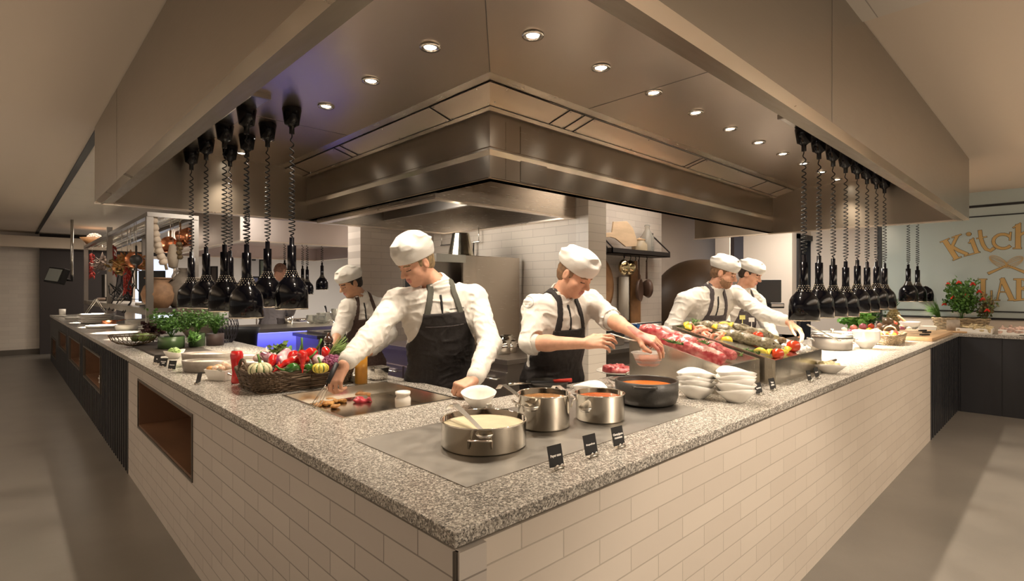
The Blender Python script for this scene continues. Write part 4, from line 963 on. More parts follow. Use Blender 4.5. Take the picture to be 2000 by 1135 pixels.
    def mf(c):
        q = hl(c); x, y, z = np.abs(q[:, 0]), q[:, 1], q[:, 2]; m = np.zeros(len(c), int)
        face = y > .05
        m[face & (z < -.053) & (z > -.079) & (x < .023 - .35 * np.abs(z + .066)) & (y > .083)] = 1
        bz = .0215 - .12 * (x - .03) ** 2 * 60
        m[face & (np.abs(z - bz) < .0042) & (x > .012) & (x < .050)] = 2
        m[face & (np.abs(z + .007 - .10 * (x - .031)) < .0028) & (x > .016) & (x < .046)] = 3
        return m
    body = s.build('person', [skin, M_lip, mat('brow_%d' % int(hair[0] * 1000), tuple(c * .7 for c in hair), .8), M_lash], mfn=mf)
    tag(body, label, 'person', group)
    # jacket
    j = SDF(lo, hi, res); torso(j, .012); jl = .03
    for i, (a, e, w) in enumerate(((SL, EL, WL), (SR, ER, WR))):
        f_ = sleeves[i]
        j.cap(a, e, .070, .060, .03)
        if f_ > 0: j.cap(e, e + (w - e) * f_, .060, .060 - .018 * f_, .02)
    j.cap(tp_(0, 0, .02), tp_(0, 0, -.12), .13 * girth, .135 * girth, .05)
    cd = (H + hf * -.02 + hu * -.07 - N_).normalized(); cb = N_ - cd * .02
    j.cap(cb, cb + cd * .045, .076, .073, .012)
    j.cap(cb + cd * .062, cb + cd * .14, .066, .085, .0, 'sub')
    def wr(p):
        w = p + .035 * np.stack([vnoise(p * 9., 1., 31), vnoise(p * 9., 1., 32), vnoise(p * 9., 1., 33)], -1)
        a = vnoise(w * np.array([13., 13., 26.]), 1., 3); b = vnoise(w * np.array([30., 30., 18.]), 1., 8); return np.minimum(np.abs(a) * 2.2, 1) * .9 + .45 * np.minimum(np.abs(b) * 2.2, 1) - .9
    j.noise(.0070 * wrinkle, 1, fn=wr)
    for i, (e, w) in enumerate(((EL, WL), (ER, WR))):   # clean cuff ends
        f_ = sleeves[i]; cut = e + (w - e) * max(f_, 0.02); dd = (w - e).normalized()
        j.cap(cut + dd * .035, w + dd * .1, .064, .064, .0, 'sub')
        j.cap(cut - dd * .030, cut - dd * .004, .057 - .012 * f_, .055 - .012 * f_, .004)
    jo = j.build('chef_jacket', jacket or M_jack, body)
    # collar opening and piping line, apron, straps: shells over the jacket
    def shell(name, g, reg, m, extra=None, k=.05, wr_=.0):
        a = SDF(lo, hi, res); torso(a, g, k)
        a.cap(tp_(0, 0, .02), tp_(0, 0, -.12), .13 * girth + g - .012, .135 * girth + g - .012, .05)
        if extra: extra(a)
        if wr_: a.noise(wr_, 1, fn=wr)
        a.clip(reg); return a.build(name, m, body)
    bt, bw = bib, .115   # bib top (fraction of torso), half width at the top
    def R_apron(p):
        q = tl(p); x, y, z = np.abs(q[:, 0]), q[:, 1], q[:, 2] / T
        half = np.where(z > .22, bw + np.maximum(bt - z, 0) ** 1.6 * .42, .30)
        return np.maximum.reduce([x - half, -(y + np.where(z > .22, -.0, .10)), (z - bt) * T, (-.9 - z) * T])
    def skirt(a):
        for hp, kn in zip(hips, knees): a.cap(hp, kn - UP * .12, .105, .115, .06)
        a.cap(tp_(0, .02, -.05), (knees[0] + knees[1]) / 2 - UP * .10, .13, .13, .05)
    ap = shell('apron', .021, R_apron, apron, skirt, wr_=.004)
    if pocket:
        shell('apron_seam', .0235, lambda p: (lambda q: np.maximum.reduce([np.abs(q[:, 2] / T - (bt - .13)) * T - .0035, np.abs(q[:, 0]) - bw * .95, -q[:, 1]]))(tl(p)), mat('seam_%s' % apron.name, tuple(min(1, c * 2.2 + .01) for c in apron.node_tree.nodes['Principled BSDF'].inputs[0].default_value[:3]), .8), wr_=.004)
    if straps:
        def R_strap(sg):
            def f(p):
                q = tl(p); x, y, z = q[:, 0] * sg, q[:, 1], q[:, 2] / T
                cx = bw - .022 - .030 * np.clip((z - bt) / (1.0 - bt), 0, 1)
                return np.maximum.reduce([np.abs(x - cx) - .0165, (bt - .02 - z) * T, -(y + .14)])
            return f
        for sg in (-1, 1): shell('apron_strap', .0205, R_strap(sg), strap)
    if parts != 'plain':
        shell('zip_piping', .0185, lambda p: (lambda q: np.maximum.reduce([np.abs(q[:, 0] + .012) - .0065, -q[:, 1], (bt - .01 - q[:, 2] / T) * T, (q[:, 2] / T - .97) * T]))(tl(p)), M_pipe, lambda a: a.cap(cb, cb + cd * .045, .0785, .0755, .012))
    tr = SDF(lo, hi, .009); legs(tr, .012); tr.ell(tp_(0, 0, -.02), (sw * .8, .13, .10), TM, .04); tr.build('trousers', M_trou, body)
    # hair shell below the hat, hat
    ha = SDF(np.array(H[:]) - .2, np.array(H[:]) + .2, min(res, .0045)); ha.ell(h(0, -.014, .03), (.083, .102, .092), HM, .02); ha.ell(h(0, -.045, -.02), (.066, .062, .066), HM, .03); ha.noise(.003, (60, 60, 60), 4)
    hairline = hatp.get('hairback', -.065)
    def R_hair(p):
        q = hl(p); x, y, z = np.abs(q[:, 0]), q[:, 1], q[:, 2]
        return np.maximum.reduce([y - .030 - .035 * (z > .02), hairline - z + np.clip(y + .02, 0, .1) * -1.3 * -1])
    ha.clip(R_hair); 
    for q in (-1, 1): ha.ell(h(q * .085, -.004, -.012), (.02, .020, .030), HM, .004, 'sub')
    ha.build('hair', hairm(hair), body)
    if beard:
        be = SDF(np.array(H[:]) - .2, np.array(H[:]) + .2, .0045); be.ell(h(0, .026, -.034), (.0625, .0695, .082), HM, .03); be.ell(h(0, .012, -.06), (.060, .062, .047), HM, .03); be.ell(h(0, .060, -.094), (.028, .026, .024), HM, .03); be.noise(.002, (120, 120, 120), 2)
        be.clip(lambda p: (lambda q: np.maximum.reduce([q[:, 2] + .050 - .55 * np.clip(.05 - q[:, 1], 0, .1), -(q[:, 1]), .028 - np.sqrt(q[:, 0] ** 2 + ((q[:, 2] + .066) * 1.9) ** 2) * 1.0 - .012 + 0 * q[:, 0], -(q[:, 2] + .135)]))(hl(p)))
        be.build('beard', mat('beard_brown', (.36, .20, .11), .8, noise=.4, nscale=150), body)
    if hat:
        hh = hatp.get('h', .085); tb = hatp.get('back', .0); tf = hatp.get('tilt', .16); pz = hatp.get('z', .038)
        ht = SDF(np.array(H[:]) - .25, np.array(H[:]) + .25, min(res, .0045))
        ht.ell(h(0, -.014 - tb, pz + .040), (.091, .112, hh), HM, .02, p=2.5); ht.ell(h(0, -.014, pz + .01), (.0885, .110, .055), HM, .01, p=2.4)
        ht.ell(h(0, -.02 - tb, pz + hh * .55), (.093, .112, hh * .62), HM, .02, p=2.3)
        def hw(p):
            q = hl(p); w = np.clip((q[:, 2] - pz - .02) / .05, 0, 1); return w * (np.abs(vnoise(q * np.array([16., 16., 26.]), 1., 5)) * 1.7 - .5)
        ht.noise(.009, 1, fn=hw)
        ht.clip(lambda p: (lambda q: (pz - .010 + tf * (q[:, 1] + .02)) - q[:, 2])(hl(p)))
        ht.build('chef_hat', M_hat, body)
    return body, (tp_, tl, h, hl, ur, uf, up, T)
def pt(px, py, t): return at(px, py, t)
# --- chef A : tall man leaning on the worktop, right arm reaching over the griddle
A = dict(head=pt(812, 513, 2.93), hf=vw(-.62, -.62, -.50), hu=vw(-.32, -.35, 1.0), neck=pt(858, 563, 3.00), pelvis=pt(862, 745, 3.13),
         sl=pt(776, 590, 2.97), sr=pt(926, 580, 3.12), el=pt(722, 660, 2.72), wl=pt(672, 712, 2.50), er=pt(957, 672, 2.93), wr=pt(926, 742, 2.58))
hA = {'l': ((vw(-.35, -.35, -.75), vw(-.25, -.75, .25), 1), dict(curl=(.65, .7, .75, .8), thumb=.35, tcurl=.7)),
      'r': ((vw(-.70, -.55, -.22), vw(-.25, -.55, .85), 1), dict(curl=(1.15, 1.15, 1.15, 1.15), thumb=.3, tcurl=.8, spread=.03))}
bA, fA = person('tall leaning chef in white jacket and black apron reaching over the griddle', A, .0045, hair=(.34, .24, .12), hands=hA, bib=.80, girth=1.0, sleeves=(.88, .94), strap=M_strap, hatp=dict(h=.100, back=.0, tilt=.10, z=.030, hairback=-.09))
# --- chef B : looks down, bare forearms, ladle over a plastic tub
B = dict(head=pt(1124, 536, 2.98), hf=vw(.60, -.52, -.48), hu=vw(.38, -.30, 1.0), neck=pt(1093, 583, 3.05), pelvis=pt(1078, 745, 3.15),
         sl=pt(1046, 602, 2.98), sr=pt(1152, 590, 3.22), el=pt(1037, 670, 2.86), wl=pt(1142, 671, 2.70), er=pt(1190, 622, 2.98), wr=pt(1246, 655, 2.74))
hB = {'l': ((vw(.85, -.15, .15), vw(-.2, -.75, .6), -1), dict(curl=(.42, .45, .5, .55), thumb=.45, tcurl=.6, spread=.12)),
      'r': ((vw(.75, -.5, -.25), vw(.1, -.5, .85), 1), dict(curl=(.45, .5, .55, .6), thumb=.5, tcurl=.5))}
bB, fB = person('chef with bare forearms and black bib apron ladling into a clear tub', B, .0045, hair=(.26, .15, .08), hands=hB, bib=.70, girth=1.0, sleeves=(.06, .06), strap=M_apr, hatp=dict(h=.075, back=.0, tilt=-.08, z=.036, hairback=-.07))
# --- chef C : young one in the middle distance
C_ = dict(head=pt(684, 553, 4.75), hf=vw(-.62, -.60, -.42), hu=vw(-.25, -.25, 1.0), neck=pt(707, 583, 4.82), pelvis=pt(712, 712, 4.95),
          sl=pt(680, 600, 4.72), sr=pt(752, 600, 4.92), el=pt(664, 640, 4.60), wl=pt(652, 672, 4.35), er=pt(762, 655, 4.75), wr=pt(722, 690, 4.45))
hC = {'l': ((vw(-.5, -.4, -.6), vw(-.5, -.5, .4), 1), dict(curl=.5)), 'r': ((vw(-.8, -.4, -.2), vw(0, -.4, .8), 1), dict(curl=.5))}
person('young chef in brown apron looking down in the middle of the kitchen', C_, .006, skin=M_skin2, hair=(.03, .02, .015), hands=hC, bib=.74, sleeves=(.45, .9), apron=M_aprb, hatp=dict(h=.078, tilt=.10, z=.036))
# --- chef D : reaching across the fish box
D_ = dict(head=pt(1414, 533, 4.45), hf=vw(.72, -.50, -.34), hu=vw(.2, -.15, 1.0), neck=pt(1393, 566, 4.52), pelvis=pt(1360, 668, 4.75),
          sl=pt(1338, 588, 4.45), sr=pt(1437, 575, 4.62), el=pt(1312, 640, 4.42), wl=pt(1345, 668, 4.25), er=pt(1490, 612, 4.30), wr=pt(1542, 630, 4.00))
hD = {'r': ((vw(.55, -.5, -.55), vw(.5, -.5, .7), 1), dict(curl=(.45, .5, .55, .6), thumb=.5)), 'l': ((vw(.7, -.5, -.1), vw(0, -.3, .9), -1), dict(curl=.5))}
person('bearded chef in grey apron stretching his arm across the fish box', D_, .0055, hair=(.22, .12, .06), hands=hD, bib=.66, sleeves=(.9, .86), apron=M_aprg, strap=M_aprg, beard=True, hatp=dict(h=.075, tilt=.02, z=.036))
# --- chef E : behind D
E_ = dict(head=pt(1466, 535, 5.15), hf=vw(.62, -.60, -.40), hu=vw(.2, -.2, 1.0), neck=pt(1448, 568, 5.22), pelvis=pt(1430, 680, 5.35),
          sl=pt(1406, 590, 5.15), sr=pt(1478, 588, 5.38), el=pt(1416, 642, 4.98), wl=pt(1478, 657, 4.72), er=pt(1500, 640, 5.2), wr=pt(1512, 660, 4.9))
hE = {'l': ((vw(.7, -.5, -.3), vw(0, -.3, .9), -1), dict(curl=.5)), 'r': ((vw(.5, -.6, -.3), vw(0, -.3, .9), 1), dict(curl=.5))}
person('dark haired chef in grey apron behind the bearded one, eyes lowered', E_, .006, skin=M_skin, hair=(.05, .03, .02), hands=hE, bib=.72, sleeves=(.05, .9), apron=M_aprg, strap=M_aprg, hatp=dict(h=.066, tilt=.02, z=.036))
# --- bald man far behind the lamps
F_ = dict(head=pt(548, 530, 8.3), hf=vw(.25, .6, -.5), hu=vw(0, .2, 1.0), neck=pt(538, 553, 8.25), pelvis=pt(532, 640, 8.2),
          sl=pt(508, 562, 8.25), sr=pt(562, 562, 8.2), el=pt(500, 600, 8.2), wl=pt(515, 628, 8.4), er=pt(572, 600, 8.2), wr=pt(562, 628, 8.4))
F_['sl'], F_['sr'] = F_['sr'], F_['sl']; F_['el'], F_['er'] = F_['er'], F_['el']; F_['wl'], F_['wr'] = F_['wr'], F_['wl']
person('bald man in grey shirt turned away in the rear kitchen', F_, .010, hair=(.40, .22, .15), bib=.6, hat=False, straps=False, pocket=False, parts='plain', jacket=mat('grey_shirt', (.22, .20, .21), .8), apron=M_aprg)

# small details on the jackets, laid on the cloth surface
from mathutils.bvhtree import BVHTree
def on_cloth(o, px, py, _c={}):
    if o.name not in _c: _c[o.name] = BVHTree.FromPolygons([v.co for v in o.data.vertices], [p.vertices[:] for p in o.data.polygons])
    h_ = _c[o.name].ray_cast(Vector((CX, CY, CZ)), Vector(_d(px, py)).normalized())
    return None if h_[0] is None else h_[0] + h_[1].normalized() * .0015
def kid(b, nm): return [c for c in b.children if c.name.startswith(nm)][0]
jA, jB = kid(bA, 'chef_jacket'), kid(bB, 'chef_jacket')
def draw(name, o, pts, r, m, closed=False):
    P_ = [on_cloth(o, *q) for q in pts]; P_ = [q for q in P_ if q is not None]
    if len(P_) > 2: obj(name, MB().tube(P_, r, 5, closed=closed), m, o)
draw('sleeve_badge', jB, [(1031 + 11 * math.cos(a), 590 + 11 * math.sin(a)) for a in [i * PI / 12 for i in range(24)]], .0011, M_thread, True)
draw('badge_stitch', jB, [(1024 + i * 1.4, 588 + (i % 2) * 3) for i in range(11)], .0008, M_thread); draw('badge_stitch', jB, [(1026 + i * 1.2, 594) for i in range(9)], .0008, M_thread)
draw('pocket_welt', jA, [(878 + i * 4, 604 - i * .5) for i in range(8)], .0016, M_pipe)
draw('sleeve_badge', jA, [(962 + (i % 3) * 2, 620 + i * 1.5) for i in range(9)], .0010, M_thread)
# ================================================================ LEFT COUNTER : vegetables, dishes, herbs
ZC = .9205
M_wick = mat('dark_wicker', (.13, .085, .05), .6, noise=.4, nscale=30); M_wickl = mat('pale_wicker', (.42, .32, .20), .6, noise=.4, nscale=30)
def basket(label, x0, x1, y0, y1, h, m, z=ZC, rows=9, flare=.03, rr=.0055, name='wicker_basket', handles=True):
    cx_, cy_ = (x0 + x1) / 2, (y0 + y1) / 2; a, b = (x1 - x0) / 2, (y1 - y0) / 2; t = thing(name, label, 'basket', (cx_, cy_, z))
    def P(s_, f):   # superellipse perimeter
        a_ = 2 * PI * s_; c, s = math.cos(a_), math.sin(a_); e = .38; k = 1 - flare / a * (1 - f)
        return math.copysign(abs(c) ** e, c) * a * k, math.copysign(abs(s) ** e, s) * b * k
    mb = MB(); n = int(4 * (a + b) / .028) // 2 * 2
    for r in range(rows):
        f = (r + .5) / rows; pts = []
        for i in range(n * 3):
            x, y = P(i / (n * 3), f); w = .0042 * math.cos(PI * (i / 3) + PI * (r % 2)); L_ = math.hypot(x, y); pts.append((x + x / L_ * w, y + y / L_ * w, f * h + .0016 * math.sin(i * .7 + r)))
        mb.tube(pts, rr * (.8 + .25 * ((r * 7) % 3) / 2), 5, closed=True)
    for i in range(n):
        x, y = P(i / n, 0); x2, y2 = P(i / n, 1); mb.tube([(x, y, .002), (x2, y2, h)], rr * .8, 5)
    obj('woven_wall', mb, m, t)
    rim = MB()
    for q in (0, .5):
        pts = []
        for i in range(n * 4): x, y = P(i / (n * 4), 1); u = i / 4 * 2 * PI / 3 + q * 2 * PI; pts.append((x + .004 * math.cos(u), y + .004 * math.cos(u), h + .004 + .005 * math.sin(u)))
        rim.tube(pts, rr * 1.1, 6, closed=True)
    obj('braided_rim', rim, m, t)
    obj('base', slab([-a + flare, a - flare], [-b + flare, b - flare], lambda u, v: True, .001, .008, (0, 1, 2)), m, t)
    if handles:
        for sx in (-1, 1):
            hb_ = MB()
            for q in (0, PI): hb_.tube([(sx * (a + .004 * math.cos(i * 1.1 + q)), .055 * math.cos(PI * i / 14), h + .062 * math.sin(PI * i / 14) + .004 * math.sin(i * 1.1 + q)) for i in range(15)], .006, 6)
            obj('handle', hb_, m, t)
    return t
basket('long dark wicker basket full of vegetables behind the griddle', .19, .74, 1.815, 2.22, .098, M_wick, rows=9)
obj_bed = tag(obj('basket_lining', MB().ball((0, 0, 0), (.25, .17, .03), 16), mat('lining_paper', (.30, .22, .14), .9), loc=(.465, 2.02, ZC + .04)), 'brown paper lining at the bottom of the vegetable basket', 'lining')
M_red = mat('red_pepper', (.58, .015, .012), .12, coat=.8); M_grn = mat('green_pepper', (.03, .12, .015), .18, coat=.7); M_grn2 = mat('pale_green', (.35, .50, .12), .4)
M_egg = mat('striped_aubergine', (.28, .03, .10), .12, noise=.5, nscale=12, col2=(.82, .70, .70), stretch=(1, 1, .12), coat=.7)
M_sq = mat('squash_cream', (.62, .58, .36), .4); M_sqd = mat('squash_stripe', (.05, .13, .03), .4); M_sqy = mat('squash_yellow', (.72, .60, .10), .35)
def pepper(label, a, b, r, m, seed=0, name='pointed_pepper', group=None, bend=.02, stem=True):
    a, b = Vector(a), Vector(b); d = b - a; n = 5; c = (a + b) / 2; s = SDF(np.min([a, b], 0) - r * 1.6 - .02, np.max([a, b], 0) + r * 1.6 + .03, max(.004, r / 9))
    P = [a + d * (i / n) + UP * bend * math.sin(PI * i / n) for i in range(n + 1)]; R_ = [r * q for q in (.75, 1, .9, .7, .42, .12)]
    for i in range(n): s.cap(P[i], P[i + 1], R_[i], R_[i + 1], .01)
    s.noise(r * .12, 26, seed, .02); o = s.build(name, [m]); tag(o, label, 'pepper', group)
    if stem: obj('stalk', MB().tube([P[0] - d.normalized() * r * .7, P[0] - d.normalized() * (r + .02) + UP * .01, P[0] - d.normalized() * (r + .035) + UP * .025], [.008, .005, .006], 6), M_stem, o)
    return o
def V3(px, py, t): return at(px, py, t)
pepper('long glossy red pepper slanting across the front of the basket', V3(598, 702, 2.80), V3(532, 728, 2.68), .024, M_red, 1)
pepper('upright broad red pepper at the back of the basket centre', V3(612, 690, 2.92), V3(590, 716, 2.88), .034, M_red, 2)
pepper('red pepper pointing down over the rim between the green ones', V3(590, 690, 2.75), V3(591, 728, 2.72), .022, M_red, 3)
pepper('red pepper with curled tip beside the purple cauliflower', V3(640, 700, 2.93), V3(632, 684, 2.95), .024, M_red, 4)
pepper('small red pepper beside the left aubergine', V3(528, 712, 2.82), V3(541, 700, 2.90), .020, M_red, 5)
pepper('long red pepper between aubergine and upright pepper', V3(578, 694, 2.9), V3(560, 712, 2.82), .022, M_red, 6)
pepper('dark green pepper left of the hanging red one', V3(562, 724, 2.70), V3(588, 724, 2.73), .021, M_grn, 7)
pepper('dark green pepper right of the hanging red one', V3(598, 724, 2.76), V3(614, 724, 2.78), .018, M_grn, 8)
def squash(label, p, r, mA, mB, seed=0):
    s = SDF(np.array(p[:]) - r * 1.7, np.array(p[:]) + r * 1.7, .0035); c = np.array(p[:])
    s.ell(c, (r, r, r * .68), k=0)
    def fl(q): a = np.arctan2(q[:, 1] - c[1], q[:, 0] - c[0]); return -np.abs(np.cos(a * 5)) * np.clip(np.hypot(q[:, 0] - c[0], q[:, 1] - c[1]) / r, 0, 1)
    s.noise(r * .13, 1, fn=fl)
    def mf(q): a = np.arctan2(q[:, 1] - c[1], q[:, 0] - c[0]); return ((np.abs(np.cos(a * 5)) < .28) & (vnoise(q * 90, 1., seed) > -.5)).astype(int)
    o = s.build('striped_squash', [mA, mB], mfn=mf); obj('stalk', MB().tube([p + UP * r * .55, p + UP * r * .95 + VR * -.004, p + UP * r * 1.5 + VR * -.012], [.009, .005, .006], 6), M_stem, o); return tag(o, label, 'squash')
squash('cream squash with dark green stripes at the left end of the basket', V3(508, 722, 2.68), .052, M_sq, M_sqd, 1)
squash('yellow and green striped squash at the right end of the basket', V3(626, 719, 2.76), .038, M_sqy, M_sqd, 2)
def aub(label, a, b, r):
    a, b = Vector(a), Vector(b); s = SDF(np.min([a, b], 0) - r * 1.5, np.max([a, b], 0) + r * 1.5, .005); s.cap(a, b, r, r * .7, .0)
    o = s.build('aubergine', [M_egg]); d = (b - a).normalized(); obj('calyx', MB().tube([b + d * r * .35, b + d * r * .75, b + d * r * 1.2 + UP * .01], [r * .6, r * .35, .006], 8), M_stem, o); return tag(o, label, 'aubergine')
aub('glossy striped aubergine at the back left of the basket', V3(546, 708, 2.88), V3(560, 690, 2.95), .042); aub('round purple striped aubergine beside the cauliflower', V3(624, 706, 2.86), V3(617, 699, 2.9), .034)
aub('small striped aubergine behind the left squash', V3(525, 700, 2.95), V3(515, 694, 3.0), .032)
def florets(label, p, r, m, seed=0, name='cauliflower'):
    rnd = random.Random(seed); mb = MB(); mb.ball((0, 0, 0), (r * .8, r * .8, r * .65), 12)
    for i in range(150):
        u = rnd.uniform(-.1, 1); a = rnd.uniform(0, 2 * PI); q = math.sqrt(max(0, 1 - u * u)); mb.ball((r * .82 * q * math.cos(a), r * .82 * q * math.sin(a), r * .7 * u), r * rnd.uniform(.12, .2), 5)
    return tag(obj(name, mb, m, loc=p), label, 'vegetable')
florets('purple cauliflower at the right end of the basket', V3(650, 710, 2.85), .058, mat('purple_floret', (.26, .06, .14), .6, noise=.4, nscale=40), 3)
def blades(label, p, n, L, d, spread, m, r=.0022, seed=0, name='chives', cat='herb', droop=.2, par=None):
    rnd = random.Random(seed); mb = MB(); d = Vector(d).normalized()
    for i in range(n):
        b = Vector((rnd.uniform(-1, 1), rnd.uniform(-1, 1), 0)) * .012; e = (d + Vector((rnd.uniform(-1, 1), rnd.uniform(-1, 1), rnd.uniform(-.6, .6))) * spread).normalized() * L * rnd.uniform(.6, 1)
        mb.tube([b, b + e * .5 + UP * .01, b + e - UP * droop * L * rnd.random()], [r, r, r * .3], 4)
    o = obj(name, mb, m, par, loc=p); return tag(o, label, cat) if par is None else o
M_leaf = mat('fresh_leaf', (.055, .15, .022), .5, noise=.5, nscale=40, col2=(.11, .24, .05)); M_leaf2 = mat('pale_leaf', (.30, .44, .14), .5, noise=.3, nscale=40); M_leafd = mat('dark_leaf', (.04, .12, .02), .5, noise=.5, nscale=40)
blades('bundle of green chives fanning out behind the purple cauliflower', V3(640, 704, 2.9), 90, .17, vw(.75, .1, .75), .30, M_leaf2, seed=4)
def leafy(name, label, p, n, R, H, m, seed=0, ls=.022, cat='herb', flat=1., stems=14, par=None, low=0., lean=(0, 0)):
    rnd = random.Random(seed); mb = MB(); tips = []
    for i in range(stems):
        a = rnd.uniform(0, 2 * PI); q = math.sqrt(rnd.random()) * R; e = Vector((q * math.cos(a) + lean[0] * H, q * math.sin(a) * flat + lean[1] * H, H * rnd.uniform(.55, 1))); mid = Vector((e.x * .35, e.y * .35, e.z * .55)); mb.tube([(0, 0, 0), mid, e], .0016, 4); tips.append((mid, e))
    for i in range(n):
        mid, e = rnd.choice(tips); u = rnd.random(); b = mid.lerp(e, u) + Vector((rnd.uniform(-1, 1), rnd.uniform(-1, 1), rnd.uniform(-1, 1))) * R * .22
        if b.z < low: b.z = low + rnd.random() * .02
        d = Vector((rnd.uniform(-1, 1), rnd.uniform(-1, 1), rnd.uniform(-.5, .7))).normalized(); sd = d.cross(Vector((rnd.uniform(-1, 1), rnd.uniform(-1, 1), rnd.uniform(-1, 1)))).normalized(); nn = d.cross(sd); L = ls * rnd.uniform(.6, 1.3); w = L * .32
        mb.add([b, b + d * L * .45 + sd * w + nn * w * .3, b + d * L, b + d * L * .45 - sd * w + nn * w * .3, b + d * L * .5 - nn * w * .12], [(0, 1, 4), (1, 2, 4), (2, 3, 4), (3, 0, 4)], 0, True)
    o = obj(name, mb, m, par, loc=p); return tag(o, label, cat) if par is None else o
leafy('celery_leaf', 'pale celery leaves sticking out at the back of the basket', V3(545, 692, 3.1), 70, .06, .05, M_leaf2, 9, .04)
for k, (px, py, t_, r, c_) in enumerate([(503, 700, 3.0, .026, (.80, .66, .58)), (512, 696, 3.05, .024, (.78, .50, .46)), (520, 690, 3.1, .026, (.84, .72, .66)), (575, 712, 2.85, .024, (.08, .03, .03)), (606, 712, 2.84, .022, (.07, .04, .03)), (545, 718, 2.78, .022, (.60, .03, .02))]):
    p = V3(px, py, t_); o = obj('garlic_bulb' if k < 3 else 'small_vegetable', MB().lathe([(0, -r * .8), (r * .6, -r * .7), (r, -.1 * r), (r * .75, r * .55), (r * .25, r * .9), (r * .1, r * 1.4), (0, r * 1.45)], n=16), mat('veg%d' % k, c_, .3, coat=.4), loc=p)
    tag(o, ['pale garlic bulb at the back left of the basket', 'pinkish garlic bulb beside the pale one', 'white garlic bulb farthest back in the basket', 'dark beet left of the red peppers', 'dark beet between green pepper and yellow squash', 'red cherry tomato under the long pepper'][k], 'vegetable')
# red topped pepper mill standing left of the basket
q = onZ(463, 742, ZC); t = thing('red_candle', 'tall red glass candle holder standing at the left end of the basket', 'candle', (.245, 2.30, ZC))
obj('candle_glass', MB().lathe([(0, 0), (.028, 0), (.030, .01), (.024, .06), (.030, .12), (.034, .155), (.028, .178), (0, .182)], n=24), mat('red_glass', (.62, .02, .02), .12, coat=1.), t); obj('cap', MB().lathe([(.016, .180), (.015, .196), (0, .198)], n=16), M_porc, t)
# bottle, steel tin, pepper grinder, little white stack
t = thing('oil_bottle', 'clear squeeze bottle of yellow oil at the back corner of the griddle', 'bottle', (.735, 1.80, ZC)); R = .034
obj('oil', MB().lathe([(0, .003), (R - .003, .003), (R - .003, .165), (0, .165)], n=24), mat('yellow_oil', (.80, .42, .03), .12, coat=1., emit=(.8, .42, .03), es=.0), t)
obj('bottle_wall', MB().lathe([(R, 0), (R, .17), (R * .8, .19), (.012, .20), (.006, .245), (.004, .25)], n=24), mat('soft_plastic', (.9, .75, .45), .2, trans=.9, ior=1.2), t)
t = thing('gastro_tin', 'small square steel tin with a flat rim beside the oil bottle', 'tin', (.875, 1.865, ZC), .75)
obj('tin_body', MB().lathe([(0, 0), (.05, 0), (.056, .006), (.066, .07), (.064, .07), (.054, .008), (0, .004)], n=4, smooth=False), M_chrome, t, bevel=.004); obj('tin_rim', slab([-.055, -.045, .045, .055], [-.055, -.045, .045, .055], lambda u, v: abs(u) > .045 or abs(v) > .045, .069, .072, (0, 1, 2)), M_satin, t, rot=(0, 0, PI / 4))
t = thing('pepper_grinder', 'tall dark glossy wooden pepper grinder behind the basket', 'pepper grinder', (.80, 2.35, ZC))
obj('grinder_body', MB().lathe([(0, 0), (.027, 0), (.027, .015), (.021, .03), (.020, .13), (.024, .155), (.028, .165), (.028, .175), (0, .176)], n=24), mat('dark_varnish', (.05, .02, .012), .12, coat=1.), t)
obj('grinder_head', MB().lathe([(.020, .176), (.029, .19), (.029, .205), (.022, .22), (.010, .228), (.012, .236), (.008, .246), (0, .248)], n=24), mat('dark_varnish', (.05, .02, .012)), t)
q = onZ(693, 748, ZC)
for k in range(4): tag(obj('small_dish', MB().lathe([(0, 0), (.022, 0), (.032, .010), (.031, .011), (.02, .003), (0, .002)], n=24), M_porc, loc=(q.x + .02, q.y + .03, ZC + k * .009)), 'tiny white dish, %s in the stack between basket and oil' % ['lowest', 'second', 'third', 'uppermost'][k], 'dish', 'tiny dishes')
# things frying on the griddle + white jar + fork held by the chef
zg = .8585; M_fry = mat('fried_golden', (.62, .34, .10), .45, noise=.5, nscale=45, col2=(.38, .16, .04), bump=.5, bscale=80)
FR = [(640, 792, .030), (655, 797, .032), (620, 796, .028), (668, 786, .028), (645, 785, .026), (630, 790, .026), (652, 786, .026)]
for k, (px, py, r) in enumerate(FR):
    p = onZ(px, py, zg); s = SDF((-.05, -.05, -.01), (.05, .05, .03), .004); s.ell((0, 0, .008), (r, r * .75, .010), k=0); s.noise(.006, 60, k, .02); o = s.build('fried_patty', [M_fry]); o.location = (p.x, p.y, zg + .001); o.rotation_euler = (0, 0, k * .8)
    tag(o, 'golden fried patty ' + ['second from the front of the griddle pile', 'at the right front of the pile', 'at the far left of the pile', 'rightmost beside the pink meat', 'at the back of the pile', 'under the fork tines', 'between the back and right patties'][k], 'food', 'patties on the griddle')
p = onZ(706, 785, zg); s = SDF((-.07, -.05, -.01), (.07, .05, .04), .004); s.ell((0, 0, .010), (.048, .026, .013), k=0); s.noise(.012, 50, 3, .03); o = s.build('raw_meat', [mat('pink_meat', (.60, .06, .09), .3, coat=.4, noise=.4, nscale=50)]); o.location = (p.x, p.y, zg); o.rotation_euler = (0, 0, -.6); tag(o, 'pink raw meat slice on the griddle', 'meat')
p = onZ(704, 777, zg); tag(obj('bread_roll', MB().tube([(-.045, 0, .014), (-.03, 0, .015), (.03, 0, .015), (.045, 0, .014)], [.010, .0135, .0135, .010], 10), mat('toasted_bread', (.60, .28, .10), .6, noise=.4, nscale=50), loc=(p.x + .01, p.y, zg), rot=(0, 0, -.75)), 'toasted finger roll behind the pink meat', 'bread')
t = thing('white_jar', 'small white china jar standing in the griddle', 'jar', (.735, 1.375, zg))
